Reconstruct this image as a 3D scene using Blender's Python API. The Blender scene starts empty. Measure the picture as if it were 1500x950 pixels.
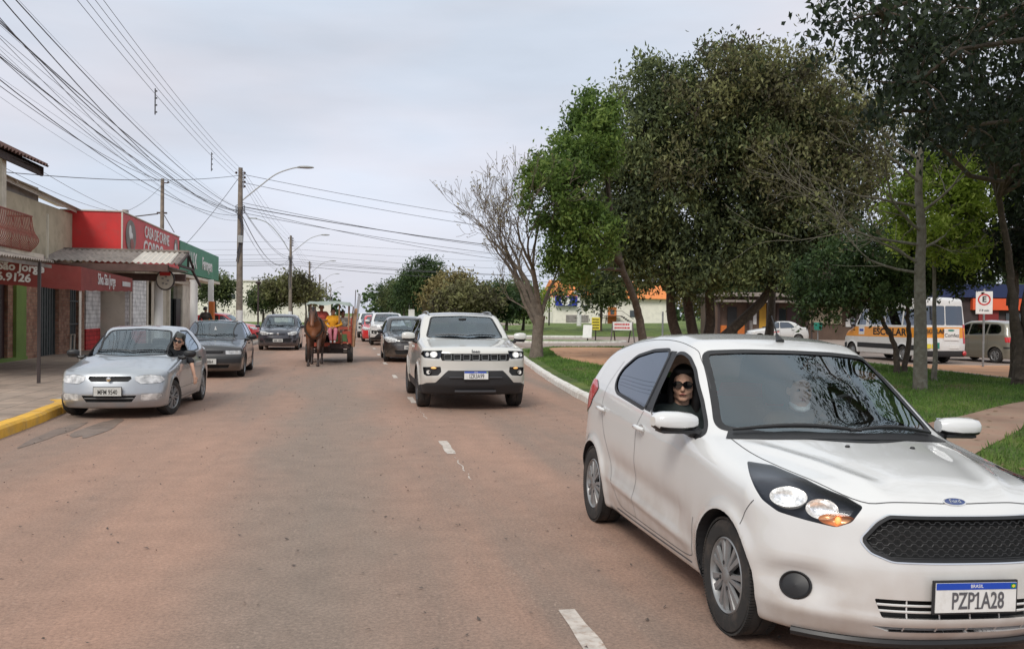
import bpy, bmesh, math, random
import numpy as np
from mathutils import Vector, Matrix, Euler
R_ = math.radians
random.seed(7); RNG = np.random.default_rng(7)
scene = bpy.context.scene
# ------------------------------------------------------------------ camera, sky, sun, exposure
cd = bpy.data.cameras.new('camera'); cam = bpy.data.objects.new('camera', cd)
scene.collection.objects.link(cam); scene.camera = cam
cam.location = (0, 0, 1.61)
cam.rotation_euler = (Matrix.Rotation(-.183, 3, 'Z') @ Matrix.Rotation(math.pi/2-.011, 3, 'X') @ Matrix.Rotation(.012, 3, 'Z')).to_euler()   # slightly tilted phone
cd.sensor_width = 36; cd.lens = 36*1300/1500; cd.clip_start = .05; cd.clip_end = 3000
W = bpy.data.worlds.new('World'); scene.world = W; W.use_nodes = True
nt = W.node_tree; nt.nodes.clear()
SUN_EL, SUN_AZ = R_(43), R_(212)     # azimuth clockwise from +Y: behind the camera, to its left
def wn(t, **k):
    n = nt.nodes.new(t)
    for a, b in k.items(): setattr(n, a, b)
    return n
wo = wn('ShaderNodeOutputWorld'); bg = wn('ShaderNodeBackground'); bg.inputs[1].default_value = .1
sky = wn('ShaderNodeTexSky'); sky.sky_type = 'NISHITA'; sky.sun_disc = False
sky.sun_elevation = SUN_EL; sky.sun_rotation = SUN_AZ
tc = wn('ShaderNodeTexCoord'); sep = wn('ShaderNodeSeparateXYZ'); nt.links.new(tc.outputs['Generated'], sep.inputs[0])
rp = wn('ShaderNodeValToRGB'); e = rp.color_ramp.elements
e[0].position = 0; e[0].color = (.66, .675, .77, 1); e[1].position = 1; e[1].color = (1, 1, 1, 1)
for p_, c_ in ((.10, (.675, .685, .77, 1)), (.34, (.665, .68, .755, 1)), (.5, (.74, .755, .81, 1))):
    k = e.new(p_); k.color = c_
nt.links.new(sep.outputs[2], rp.inputs[0])
mp = wn('ShaderNodeMapping'); mp.inputs['Scale'].default_value = (1.1, 1.1, 4.5); mp.inputs['Rotation'].default_value = (0, R_(9), R_(20))
nt.links.new(tc.outputs['Generated'], mp.inputs[0])
nz = wn('ShaderNodeTexNoise'); nz.inputs['Scale'].default_value = 1.7; nz.inputs['Detail'].default_value = 6; nz.inputs['Roughness'].default_value = .52
nt.links.new(mp.outputs[0], nz.inputs[0])
mr = wn('ShaderNodeMapRange'); mr.inputs[1].default_value = .3; mr.inputs[2].default_value = .7; mr.inputs[3].default_value = 9.9; mr.inputs[4].default_value = 13.0
nt.links.new(nz.outputs[0], mr.inputs[0])
hz = wn('ShaderNodeTexNoise'); hz.inputs['Scale'].default_value = 2.3; hz.inputs['Detail'].default_value = 3; nt.links.new(mp.outputs[0], hz.inputs[0])
hr = wn('ShaderNodeValToRGB'); hr.color_ramp.elements[0].position = .36; hr.color_ramp.elements[0].color = (.90,.97,1.0,1); hr.color_ramp.elements[1].position = .64; hr.color_ramp.elements[1].color = (1.0,.985,.97,1); nt.links.new(hz.outputs[0], hr.inputs[0])
hm = wn('ShaderNodeVectorMath', operation='MULTIPLY'); nt.links.new(rp.outputs[0], hm.inputs[0]); nt.links.new(hr.outputs[0], hm.inputs[1])
vm = wn('ShaderNodeVectorMath', operation='SCALE'); nt.links.new(hm.outputs[0], vm.inputs[0]); nt.links.new(mr.outputs[0], vm.inputs['Scale'])
mx = wn('ShaderNodeMix', data_type='RGBA'); mx.inputs[0].default_value = .93
nt.links.new(sky.outputs[0], mx.inputs[6]); nt.links.new(vm.outputs[0], mx.inputs[7])
nt.links.new(mx.outputs[2], bg.inputs[0]); nt.links.new(bg.outputs[0], wo.inputs[0])
sl = bpy.data.lights.new('sun', 'SUN'); sl.energy = 2.1; sl.angle = R_(20); sl.color = (1, .95, .88)
so = bpy.data.objects.new('sun', sl); scene.collection.objects.link(so)
so.rotation_euler = (math.pi/2-SUN_EL, 0, math.pi-SUN_AZ)
vs = scene.view_settings; vs.view_transform = 'Standard'; vs.look = 'None'; vs.exposure = 0; vs.gamma = 1
scene.render.resolution_x, scene.render.resolution_y = 1024, 648
scene.cycles.max_bounces = 6; scene.cycles.transparent_max_bounces = 12; scene.cycles.glossy_bounces = 3; scene.cycles.diffuse_bounces = 3

# ------------------------------------------------------------------ helpers
C = scene.collection
def smooth_line(pts, n=6):
    P = [Vector(p) for p in pts]; out = []
    for i in range(len(P)-1):
        p0, p1, p2, p3 = P[max(i-1,0)], P[i], P[i+1], P[min(i+2, len(P)-1)]
        for k in range(n):
            t = k/n; out.append(tuple(.5*((2*p1)+(p2-p0)*t+(2*p0-5*p1+4*p2-p3)*t*t+(-p0+3*p1-3*p2+p3)*t**3)))
    out.append(tuple(P[-1])); return out
def tag(o, label=None, cat=None, group=None, kind=None):
    if label: o['label'] = label
    if cat: o['category'] = cat
    if group: o['group'] = group
    if kind: o['kind'] = kind
    return o
def thing(name, label, cat, loc=(0,0,0), rz=0, group=None):
    o = bpy.data.objects.new(name, None); C.objects.link(o); o.empty_display_size = .2
    o.location = loc; o.rotation_euler = (0, 0, rz)
    return tag(o, label, cat, group)
def link(name, me, mat=None, parent=None):
    o = bpy.data.objects.new(name, me); C.objects.link(o)
    if mat is not None:
        for m_ in (mat if isinstance(mat, (list, tuple)) else [mat]): me.materials.append(m_)
    if parent: o.parent = parent
    return o
def kids(o): return [c for c in bpy.data.objects if c.parent == o]
def copy_tree(o, parent=None):
    c = o.copy(); C.objects.link(c)
    if parent: c.parent = parent
    for ch in kids(o): copy_tree(ch, c)
    return c
def arr_mesh(name, V, F, smooth=True, normals=None, mi=None):
    me = bpy.data.meshes.new(name)
    V = np.asarray(V, float)
    if isinstance(F, np.ndarray):
        n, k = F.shape
        me.vertices.add(len(V)); me.vertices.foreach_set('co', V.ravel())
        me.loops.add(n*k); me.loops.foreach_set('vertex_index', F.ravel().astype(np.int32))
        me.polygons.add(n); me.polygons.foreach_set('loop_start', np.arange(0, n*k, k, dtype=np.int32))
        me.update(calc_edges=True)
    else:
        me.from_pydata(V.tolist(), [], F)
    if smooth: me.polygons.foreach_set('use_smooth', [True]*len(me.polygons))
    if mi is not None: me.polygons.foreach_set('material_index', mi)
    if normals is not None: me.normals_split_custom_set_from_vertices(np.asarray(normals, float).tolist())
    me.update(); return me
class MB:
    """collects shapes into one mesh"""
    def __init__(s): s.V = []; s.F = []; s.M = []
    def add(s, V, F, m=0, T=None):
        n = len(s.V)
        for v in V:
            v = Vector(v); s.V.append(tuple(T @ v) if T is not None else tuple(v))
        for f in F: s.F.append(tuple(i+n for i in f)); s.M.append(m)
        return s
    def box(s, c, d, rot=None, m=0, bev=0):
        x, y, z = d[0]/2, d[1]/2, d[2]/2
        T = Matrix.Translation(c) @ (Euler(rot).to_matrix().to_4x4() if rot else Matrix())
        if bev:
            bm = bmesh.new(); bmesh.ops.create_cube(bm, size=1)
            for v in bm.verts: v.co = Vector((v.co.x*d[0], v.co.y*d[1], v.co.z*d[2]))
            bmesh.ops.bevel(bm, geom=bm.edges[:], offset=bev, segments=2, affect='EDGES', profile=.6)
            s.add([v.co[:] for v in bm.verts], [[v.index for v in f.verts] for f in bm.faces], m, T); bm.free(); return s
        V = [(a, b, c_) for a in (-x, x) for b in (-y, y) for c_ in (-z, z)]
        F = [(0,1,3,2),(4,6,7,5),(0,4,5,1),(2,3,7,6),(0,2,6,4),(1,5,7,3)]
        return s.add(V, F, m, T)
    def tube(s, pts, r, n=8, m=0, cap=True, closed=False):
        pts = [Vector(p) for p in pts]; k = len(pts)
        rs = r if isinstance(r, (list, tuple)) else [r]*k
        V = []; up = None
        for i, p in enumerate(pts):
            if closed: t = pts[(i+1) % k]-pts[i-1]
            else: t = pts[min(i+1, k-1)]-pts[max(i-1, 0)]
            if t.length < 1e-9: t = Vector((0,0,1))
            t.normalize()
            if up is None: up = t.orthogonal().normalized()
            up = (up-t*up.dot(t))
            up = up.normalized() if up.length > 1e-6 else t.orthogonal().normalized()
            w = t.cross(up)
            for j in range(n):
                a = 2*math.pi*j/n; V.append(p+(up*math.cos(a)+w*math.sin(a))*rs[i])
        F = []
        for i in range(k if closed else k-1):
            i2 = (i+1) % k
            for j in range(n):
                j2 = (j+1) % n; F.append((i*n+j, i*n+j2, i2*n+j2, i2*n+j))
        if cap and not closed: F.append(tuple(range(n))[::-1]); F.append(tuple((k-1)*n+j for j in range(n)))
        return s.add(V, F, m)
    def lathe(s, prof, n=24, T=None, m=0):
        """prof (r, h) turned about local z"""
        V = []; F = []; k = len(prof)
        for j in range(n):
            a = 2*math.pi*j/n
            for (r, h) in prof: V.append((r*math.cos(a), r*math.sin(a), h))
        for j in range(n):
            j2 = (j+1) % n
            for i in range(k-1): F.append((j*k+i, j2*k+i, j2*k+i+1, j*k+i+1))
        return s.add(V, F, m, T)
    def prism(s, poly, h, T=None, m=0):
        """poly (x,y) extruded in z from 0 to h"""
        k = len(poly); V = [(x, y, 0) for x, y in poly]+[(x, y, h) for x, y in poly]
        F = [tuple(range(k))[::-1], tuple(range(k, 2*k))]+[(i, (i+1) % k, (i+1) % k+k, i+k) for i in range(k)]
        return s.add(V, F, m, T)
    def ball(s, c, r, nu=14, nv=9, m=0, T=None):
        r = r if isinstance(r, (tuple, list)) else (r, r, r); V = []; F = []
        for i in range(nv+1):
            t = math.pi*i/nv
            for j in range(nu):
                a = 2*math.pi*j/nu; V.append((c[0]+r[0]*math.sin(t)*math.cos(a), c[1]+r[1]*math.sin(t)*math.sin(a), c[2]+r[2]*math.cos(t)))
        for i in range(nv):
            for j in range(nu): F.append((i*nu+j, (i+1)*nu+j, (i+1)*nu+(j+1) % nu, i*nu+(j+1) % nu))
        return s.add(V, F, m, T)
    def build(s, name, mat, parent=None, smooth=False):
        me = bpy.data.meshes.new(name); me.from_pydata(s.V, [], s.F)
        if smooth:
            me.polygons.foreach_set('use_smooth', [True]*len(me.polygons))
            try: me.set_sharp_from_angle(angle=R_(38))
            except Exception: pass
        me.polygons.foreach_set('material_index', s.M); me.validate(); me.update()
        return link(name, me, mat, parent)

# ------------------------------------------------------------------ materials
def mat(name, col=(.5,.5,.5), rough=.5, metal=0, coat=0, emit=None, es=0, spec=.5, noise=None, bump=None, dirt=None):
    """noise=(scale, amount): value variation; bump=(scale, strength); dirt=(scale, colour, amount)"""
    m = bpy.data.materials.new(name); m.use_nodes = True; t = m.node_tree; b = t.nodes['Principled BSDF']
    b.inputs['Base Color'].default_value = (*col, 1); b.inputs['Roughness'].default_value = rough
    b.inputs['Metallic'].default_value = metal; b.inputs['Coat Weight'].default_value = coat; b.inputs['Coat Roughness'].default_value = .04
    b.inputs['Specular IOR Level'].default_value = spec
    if emit: b.inputs['Emission Color'].default_value = (*emit, 1); b.inputs['Emission Strength'].default_value = es
    co = None
    if noise or bump or dirt:
        tcn = t.nodes.new('ShaderNodeTexCoord'); co = tcn.outputs['Object']
    last = None
    if noise:
        n = t.nodes.new('ShaderNodeTexNoise'); n.inputs['Scale'].default_value = noise[0]; n.inputs['Detail'].default_value = 5; t.links.new(co, n.inputs[0])
        r = t.nodes.new('ShaderNodeMapRange'); r.inputs[1].default_value = .3; r.inputs[2].default_value = .7
        r.inputs[3].default_value = 1-noise[1]; r.inputs[4].default_value = 1+noise[1]; t.links.new(n.outputs[0], r.inputs[0])
        v = t.nodes.new('ShaderNodeVectorMath'); v.operation = 'SCALE'; v.inputs[0].default_value = col; t.links.new(r.outputs[0], v.inputs['Scale'])
        last = v.outputs[0]
    if dirt:
        n = t.nodes.new('ShaderNodeTexNoise'); n.inputs['Scale'].default_value = dirt[0]; n.inputs['Detail'].default_value = 7; n.inputs['Roughness'].default_value = .65; t.links.new(co, n.inputs[0])
        r = t.nodes.new('ShaderNodeMapRange'); r.inputs[1].default_value = .48; r.inputs[2].default_value = .72; r.inputs[4].default_value = dirt[2]; t.links.new(n.outputs[0], r.inputs[0])
        x = t.nodes.new('ShaderNodeMix'); x.data_type = 'RGBA'; x.inputs[6].default_value = (*col, 1); x.inputs[7].default_value = (*dirt[1], 1)
        if last: t.links.new(last, x.inputs[6])
        t.links.new(r.outputs[0], x.inputs[0]); last = x.outputs[2]
    if last: t.links.new(last, b.inputs['Base Color'])
    if bump:
        n = t.nodes.new('ShaderNodeTexNoise'); n.inputs['Scale'].default_value = bump[0]; n.inputs['Detail'].default_value = 4; t.links.new(co, n.inputs[0])
        bp = t.nodes.new('ShaderNodeBump'); bp.inputs['Strength'].default_value = bump[1]; bp.inputs['Distance'].default_value = .02
        t.links.new(n.outputs[0], bp.inputs['Height']); t.links.new(bp.outputs[0], b.inputs['Normal'])
    return m
def paint(name, col, rough=.35, dirtcol=(.30, .22, .16), dirt=.25, metal=0, low=True):
    """car paint: clear coat over the colour, road dust thickest near the sills"""
    m = mat(name, col, rough, metal, coat=1.0); t = m.node_tree; b = t.nodes['Principled BSDF']
    tcn = t.nodes.new('ShaderNodeTexCoord'); s = t.nodes.new('ShaderNodeSeparateXYZ'); t.links.new(tcn.outputs['Object'], s.inputs[0])
    n = t.nodes.new('ShaderNodeTexNoise'); n.inputs['Scale'].default_value = 6; n.inputs['Detail'].default_value = 8; t.links.new(tcn.outputs['Object'], n.inputs[0])
    r = t.nodes.new('ShaderNodeMapRange'); r.inputs[1].default_value = .75; r.inputs[2].default_value = .18; t.links.new(s.outputs[2], r.inputs[0])
    mu = t.nodes.new('ShaderNodeMath'); mu.operation = 'MULTIPLY'; t.links.new(r.outputs[0], mu.inputs[0]); t.links.new(n.outputs[0], mu.inputs[1])
    mu2 = t.nodes.new('ShaderNodeMath'); mu2.operation = 'MULTIPLY'; mu2.inputs[1].default_value = dirt*1.6; t.links.new(mu.outputs[0], mu2.inputs[0])
    x = t.nodes.new('ShaderNodeMix'); x.data_type = 'RGBA'; x.inputs[6].default_value = (*col, 1); x.inputs[7].default_value = (*dirtcol, 1)
    t.links.new(mu2.outputs[0], x.inputs[0]); t.links.new(x.outputs[2], b.inputs['Base Color'])
    return m
def glass(name, tint=(.3,.34,.35), clear=.6, refl=1.0, rough=.0, ior=2.0):
    """thin sheet glass: tinted see-through plus a mirror coat by Fresnel"""
    m = bpy.data.materials.new(name); m.use_nodes = True; t = m.node_tree; t.nodes.clear()
    o = t.nodes.new('ShaderNodeOutputMaterial'); tr = t.nodes.new('ShaderNodeBsdfTransparent'); tr.inputs[0].default_value = (*[c*clear for c in tint], 1)
    g = t.nodes.new('ShaderNodeBsdfGlossy'); g.inputs['Roughness'].default_value = rough; g.inputs[0].default_value = (*refl, 1) if isinstance(refl, tuple) else (refl, refl, refl, 1)
    lw = t.nodes.new('ShaderNodeLayerWeight'); pw = t.nodes.new('ShaderNodeMath'); pw.operation = 'POWER'; pw.inputs[1].default_value = 4; t.links.new(lw.outputs['Facing'], pw.inputs[0])
    f0 = ((ior-1)/(ior+1))**2; lw2 = t.nodes.new('ShaderNodeMapRange'); lw2.inputs[3].default_value = f0*1.6; lw2.inputs[4].default_value = 1; t.links.new(pw.outputs[0], lw2.inputs[0]); lw = lw2
    x = t.nodes.new('ShaderNodeMixShader'); t.links.new(lw.outputs[0], x.inputs[0]); t.links.new(tr.outputs[0], x.inputs[1]); t.links.new(g.outputs[0], x.inputs[2])
    t.links.new(x.outputs[0], o.inputs[0]); return m
M = {}
M['black'] = mat('black_plastic', (.012,.012,.013), .45, noise=(30,.2))
M['trim'] = mat('dark_trim', (.02,.02,.022), .6)
M['inside'] = mat('car_interior', (.035,.035,.038), .8)
M['seat'] = mat('seat_fabric', (.045,.045,.05), .9)
M['rubber'] = mat('tyre_rubber', (.022,.021,.02), .85, dirt=(9,(.12,.09,.07),.5))
M['alloy'] = mat('wheel_silver', (.27,.275,.28), .4, .5, dirt=(14,(.2,.16,.12),.4))
M['darkalloy'] = mat('wheel_dark', (.06,.06,.065), .4, .4)
M['chrome'] = mat('chrome', (.8,.8,.8), .12, 1)
M['reflector'] = mat('lamp_reflector', (.90,.89,.86), .30, .35, noise=(60,.25))
M['glass'] = glass('window_glass', (.55,.62,.66), .85, (.80,.9,1.))  # blue of the overhead sky is put into the reflection tint of the car glass
M['tint'] = glass('tinted_glass', (.2,.22,.25), .35, (.80,.88,1.))
M['screen'] = glass('windscreen_glass', (.80,.86,.86), 1.0, (.82,.93,1.), ior=1.85)
M['lens'] = glass('lamp_lens', (.95,.97,1), .97, .8, ior=1.3)
M['amber'] = mat('amber_lamp', (.85,.33,.06), .25, coat=1)
M['red_lens'] = mat('tail_lamp_red', (.5,.02,.025), .2, coat=1)
M['lamp_on'] = mat('lamp_lit', (1,1,1), .4, emit=(1,.97,.9), es=2.2)
M['lamp_glow'] = mat('lit_reflector', (.85,.83,.80), .22, .75, noise=(70,.35), emit=(1,.93,.82), es=.10)
M['amber_on'] = mat('amber_lamp_lit', (1,.5,.15), .4, emit=(1,.45,.12), es=.8)
M['plate'] = mat('plate_white', (.72,.72,.70), .45, dirt=(20,(.4,.36,.3),.3))
M['plate_grey'] = mat('plate_grey', (.55,.55,.52), .45, dirt=(20,(.3,.26,.22),.4))
M['blue'] = mat('plate_blue', (.01,.06,.42), .4)
M['ink'] = mat('black_ink', (.02,.02,.02), .5)
M['white'] = mat('white_paint', (.78,.78,.76), .5)
M['skin'] = mat('skin', (.62,.36,.25), .55, noise=(12,.08))
M['skin_dark'] = mat('skin_tan', (.36,.19,.12), .55, noise=(12,.08))
M['hair'] = mat('dark_hair', (.012,.009,.008), .6)
M['sunglass'] = mat('sunglass_lens', (.006,.006,.008), .08, coat=1)

def text_mesh(body, size, extrude=.002, bold=0, squeeze=1.0):
    c = bpy.data.curves.new('lettering', 'FONT'); c.body = body; c.size = size; c.extrude = extrude; c.offset = bold
    c.align_x = 'CENTER'; c.align_y = 'CENTER'; c.resolution_u = 3
    o = bpy.data.objects.new('lettering', c); C.objects.link(o)
    dg = bpy.context.evaluated_depsgraph_get(); dg.update()
    me = bpy.data.meshes.new_from_object(o.evaluated_get(dg))
    bpy.data.objects.remove(o); bpy.data.curves.remove(c)
    if squeeze != 1.0:
        me.transform(Matrix.Diagonal((squeeze, 1, 1, 1)))
    me.materials.clear(); return me
def text(name, body, size, loc, rot, m, parent=None, extrude=.002, bold=0, squeeze=1.0):
    o = link(name, text_mesh(body, size, extrude, bold, squeeze), m, parent); o.location = loc; o.rotation_euler = rot; return o
# ------------------------------------------------------------------ car bodies: a smooth implicit surface, cut into panels
# car axes: x lateral, y distance behind the front axle (nose at negative y), z up
def curve(pts, w=.06):
    xs = np.array([p[0] for p in pts], float); ys = np.array([p[1] for p in pts], float)
    lo, hi = xs[0]-1, xs[-1]+1; n = 3000; g = np.linspace(lo, hi, n); v = np.interp(g, xs, ys)
    k = max(1, int(w/(hi-lo)*n)); ker = np.ones(k)/k
    for _ in range(2):
        v = np.convolve(np.pad(v, (k, k), 'edge'), ker, 'same')[k:-k]
    return lambda x: np.interp(x, g, v)
def smax(a, b, k):
    h = np.maximum(k-np.abs(a-b), 0); return np.maximum(a, b)+h*h/(4*k)
class Surf:
    def __init__(s, sp):
        s.sp = sp
        s.T = curve(sp['top'], sp.get('top_w', .07)); s.P = curve(sp['plan'], .2); s.low = curve(sp['low'], .05); s.belt = curve(sp['belt'], .1)
        s.Fz = curve(sp['front'], sp.get('front_w', .05)); s.Rz = curve(sp['rear'], .06); s.kw = curve(sp['kw'], .3); s.crown = curve(sp['crown'], .3)
        s.tum = sp.get('tum', .42)
    def f(s, P):
        sp = s.sp; x = np.abs(P[:, 0]); b = P[:, 1]; z = P[:, 2]
        bb = b-s.kw(b)*x*x
        t0 = s.T(bb); sl = (s.T(bb+.02)-s.T(bb-.02))/.04
        if 'textra' in sp: t0 = t0+sp['textra'](b, x)
        top = (z-(t0-s.crown(b)*x*x))/np.sqrt(1+sl*sl)
        zb = s.belt(b); d = z-zb; over = .5*(d+np.sqrt(d*d+.0004))
        wd = s.P(b)*s.low(z-np.maximum(over-.0, 0)) - s.tum*over
        for ab in (0, sp['wb']):
            r = np.hypot(b-ab, z-sp['hub']); q = (r-sp['arch'])/.045
            wd = wd+sp.get('flare', .015)*np.exp(-np.clip(q, -.3, 50)**2)*(z < zb)
        if 'extra' in sp: wd = wd+sp['extra'](b, z, zb)
        side = x-wd
        fr = s.Fz(z)+sp['kf']*x**sp['pf']-b
        if 'fextra' in sp: fr = fr+sp['fextra'](x, z)
        rr = b-(s.Rz(z)-sp['kr']*x**sp['pr'])
        bot = sp['z0']-z
        g = smax(top, side, sp.get('r_side', .07)); 
        e = smax(fr*.9, rr*.9, .01)
        g = smax(g, e, sp.get('r_end', .06)); g = smax(g, bot, .05)
        return g
    def grad(s, P, h=.004):
        g = np.stack([(s.f(P+h*np.eye(3)[i])-s.f(P-h*np.eye(3)[i]))/(2*h) for i in range(3)], 1); return g
    def normals(s, P):
        g = s.grad(P); return g/np.maximum(np.linalg.norm(g, axis=1), 1e-9)[:, None]
    def snap(s, P, it=3):
        for _ in range(it):
            g = s.grad(P); P = P-(s.f(P)/np.maximum((g*g).sum(1), .05))[:, None]*g
        return P
    def cast(s, O, D, tmax=8., n=400):
        """first hit of rays O + tD from outside"""
        O = np.atleast_2d(O).astype(float); D = np.atleast_2d(D).astype(float); D = D/np.linalg.norm(D, axis=1)[:, None]
        ts = np.linspace(0, tmax, n); hit = np.full(len(O), np.nan); done = np.zeros(len(O), bool)
        for i in range(1, n):
            v = s.f(O+D*ts[i]); new = (v < 0) & ~done; hit[new] = i; done |= new
        lo = np.where(done, ts[np.nan_to_num(hit, nan=1).astype(int)-1], 0); hi = np.where(done, ts[np.nan_to_num(hit, nan=1).astype(int)], 0)
        for _ in range(25):
            mid = (lo+hi)/2; v = s.f(O+D*mid[:, None]); hi = np.where(v < 0, mid, hi); lo = np.where(v < 0, lo, mid)
        P = O+D*hi[:, None]; P[~done] = np.nan; return P
    def grid(s, h):
        sp = s.sp; y0, y1 = sp['len']; X = sp['hw']+.05; z0, z1 = sp['z0']-.03, sp['h']+.05
        nx, ny, nz = [max(6, int(round(d/h))) for d in (2*X, y1-y0, z1-z0)]
        nx += nx % 2
        idx = {}; V = []
        gx = np.linspace(-X, X, nx+1); gy = np.linspace(y0, y1, ny+1); gz = np.linspace(z0, z1, nz+1)
        def vid(i, j, k):
            key = (i, j, k)
            if key not in idx: idx[key] = len(V); V.append((gx[i], gy[j], gz[k]))
            return idx[key]
        F = []
        for i in range(nx):
            for j in range(ny):
                F.append((vid(i,j,nz), vid(i+1,j,nz), vid(i+1,j+1,nz), vid(i,j+1,nz)))
                F.append((vid(i,j,0), vid(i,j+1,0), vid(i+1,j+1,0), vid(i+1,j,0)))
        for j in range(ny):
            for k in range(nz):
                F.append((vid(nx,j,k), vid(nx,j+1,k), vid(nx,j+1,k+1), vid(nx,j,k+1)))
                F.append((vid(0,j,k), vid(0,j,k+1), vid(0,j+1,k+1), vid(0,j+1,k)))
        for i in range(nx):
            for k in range(nz):
                F.append((vid(i,0,k), vid(i+1,0,k), vid(i+1,0,k+1), vid(i,0,k+1)))
                F.append((vid(i,ny,k), vid(i,ny,k+1), vid(i+1,ny,k+1), vid(i+1,ny,k)))
        V = np.array(V); m = sp.get('core', .55)
        c = np.stack([np.clip(V[:,0], -X*.55, X*.55), np.clip(V[:,1], y0+m, y1-m), np.clip(V[:,2], z0+.25, sp.get('corez', .62))], 1)
        D = V-c; lo = np.zeros(len(V)); hi = np.full(len(V), 1.6)
        for _ in range(26):
            mid = (lo+hi)/2; v = s.f(c+D*mid[:, None]); hi = np.where(v > 0, mid, hi); lo = np.where(v > 0, lo, mid)
        return c+D*lo[:, None], F
def ka_extra(b, z, zb):
    # shoulder crease from lamp to tail, concave door scallop over a lower crease
    zc = .80+.055*b
    w = -.22*np.maximum(np.minimum(z, zb)-zc, 0)*np.clip((b-.1)/.4, 0, 1)*np.clip((3.0-b)/.4, 0, 1)
    zl = .355+.05*np.clip(b-.4, 0, 2)
    inn = np.clip((b-.42)/.25, 0, 1)*np.clip((2.2-b)/.25, 0, 1)
    w = w-.026*inn*np.exp(-((z-zl-.10)/.085)**2)
    w = w+.014*inn*np.exp(-((z-zl+.03)/.03)**2)
    return w
def ka_hood(b, x):
    # two shallow bonnet creases running from the windscreen corners towards the grille
    xl = .30+.30*np.clip((b+.62)/.9, 0, 1); m = np.clip((b+.62)/.2, 0, 1)*np.clip((.30-b)/.2, 0, 1)
    return m*(.012*np.exp(-((x-xl)/.045)**2)-.006*np.exp(-((x-xl+.10)/.06)**2))
def ka_front(x, z):
    # air dam lip, and the hollow round the fog lamp
    w = .05*np.exp(-(((x-.70)/.13)**2+((z-.415)/.07)**2)**1.5)
    w = w-.012*np.exp(-((z-.29)/.03)**2)
    return w
KA = dict(wb=2.49, hub=.292, arch=.335, z0=.17, len=(-.80, 3.12), hw=.85, h=1.525, kf=.62, pf=2.8, kr=.35, pr=3,
    top=[(-.9,.70),(-.74,.74),(-.66,.805),(-.5,.865),(-.2,.925),(.06,.962),(.22,.985),(.32,1.03),(.70,1.27),(1.0,1.435),(1.15,1.487),(1.5,1.518),(1.9,1.510),(2.3,1.47),(2.65,1.40),(2.80,1.32),(3.05,1.02),(3.2,.9)],
    top_w=.08,
    plan=[(-.8,.81),(-.4,.835),(0,.845),(.5,.85),(1.5,.85),(2.2,.845),(2.7,.83),(3.1,.77)],
    low=[(0,.93),(.2,.945),(.3,.975),(.45,1.0),(.7,1.0),(.85,1.0),(1.0,.995),(1.2,.985)],
    belt=[(-.8,.90),(0,.93),(.5,.955),(1.4,1.0),(2.3,1.055),(3,1.10)],
    front=[(0,-.66),(.18,-.69),(.26,-.745),(.36,-.755),(.52,-.745),(.62,-.715),(.75,-.69),(.82,-.62),(.95,-.4)],
    rear=[(0,2.98),(.3,3.04),(.45,3.09),(.62,3.09),(.75,3.04),(1.0,3.0),(1.5,2.75)],
    kw=[(-.8,.0),(-.3,.15),(.2,.55),(.9,.40),(1.3,.1),(2.4,-.1),(3,-.25)],
    crown=[(-.8,.10),(0,.12),(.3,.07),(.9,.05),(1.3,.09),(2.5,.10),(3,.05)],
    tum=.52, r_side=.09, r_end=.10, flare=.022, extra=ka_extra, fextra=ka_front, textra=ka_hood)
KA_POSE = (2.73, 4.25, 0, .028)   # x, y, heading, body roll
VIEWS = {'L': (Vector((0,1,0)), Vector((0,0,1)), Vector((-1,0,0))), 'R': (Vector((0,1,0)), Vector((0,0,1)), Vector((1,0,0))),
         'F': (Vector((1,0,0)), Vector((0,0,1)), Vector((0,-1,0))), 'B': (Vector((1,0,0)), Vector((0,0,1)), Vector((0,1,0))),
         'T': (Vector((1,0,0)), Vector((0,1,0)), Vector((0,0,1)))}
_q = math.sqrt(.5)
VIEWS['OL'] = (Vector((_q,-_q,0)), Vector((0,0,1)), Vector((-_q,-_q,0))); VIEWS['OR'] = (Vector((-_q,-_q,0)), Vector((0,0,1)), Vector((_q,-_q,0)))
VIEWS['QL'] = (Vector((_q,_q,0)), Vector((0,0,1)), Vector((-_q,_q,0))); VIEWS['QR'] = (Vector((-_q,_q,0)), Vector((0,0,1)), Vector((_q,_q,0)))
def obl(P):   # 3-D points on the left side -> oblique view coordinates
    return [((p[0]-p[1])*_q, p[2]) for p in P]
def inpoly(u, v, poly):
    ins = False; k = len(poly); j = k-1
    for i in range(k):
        a, b = poly[i]; c, d = poly[j]
        if (b > v) != (d > v) and u < (c-a)*(v-b)/(d-b)+a: ins = not ins
        j = i
    return ins
def rounded(poly, r=.03, n=3):
    out = []; k = len(poly)
    for i in range(k):
        p = Vector(poly[i]); a = Vector(poly[i-1])-p; b = Vector(poly[(i+1) % k])-p
        q = min(r, a.length*.45, b.length*.45); s_, e_ = p+a.normalized()*q, p+b.normalized()*q
        for t in range(n+1):
            t /= n; out.append(tuple(s_*(1-t)**2+p*2*t*(1-t)+e_*t*t))
    return out
def area2(poly): return sum(poly[i-1][0]*poly[i][1]-poly[i][0]*poly[i-1][1] for i in range(len(poly)))/2
CELLS = {}; CS = .12
def cell_add(cells, f):
    c = f.calc_center_median(); cells.setdefault((math.floor(c.x/CS), math.floor(c.y/CS), math.floor(c.z/CS)), []).append(f)
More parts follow.
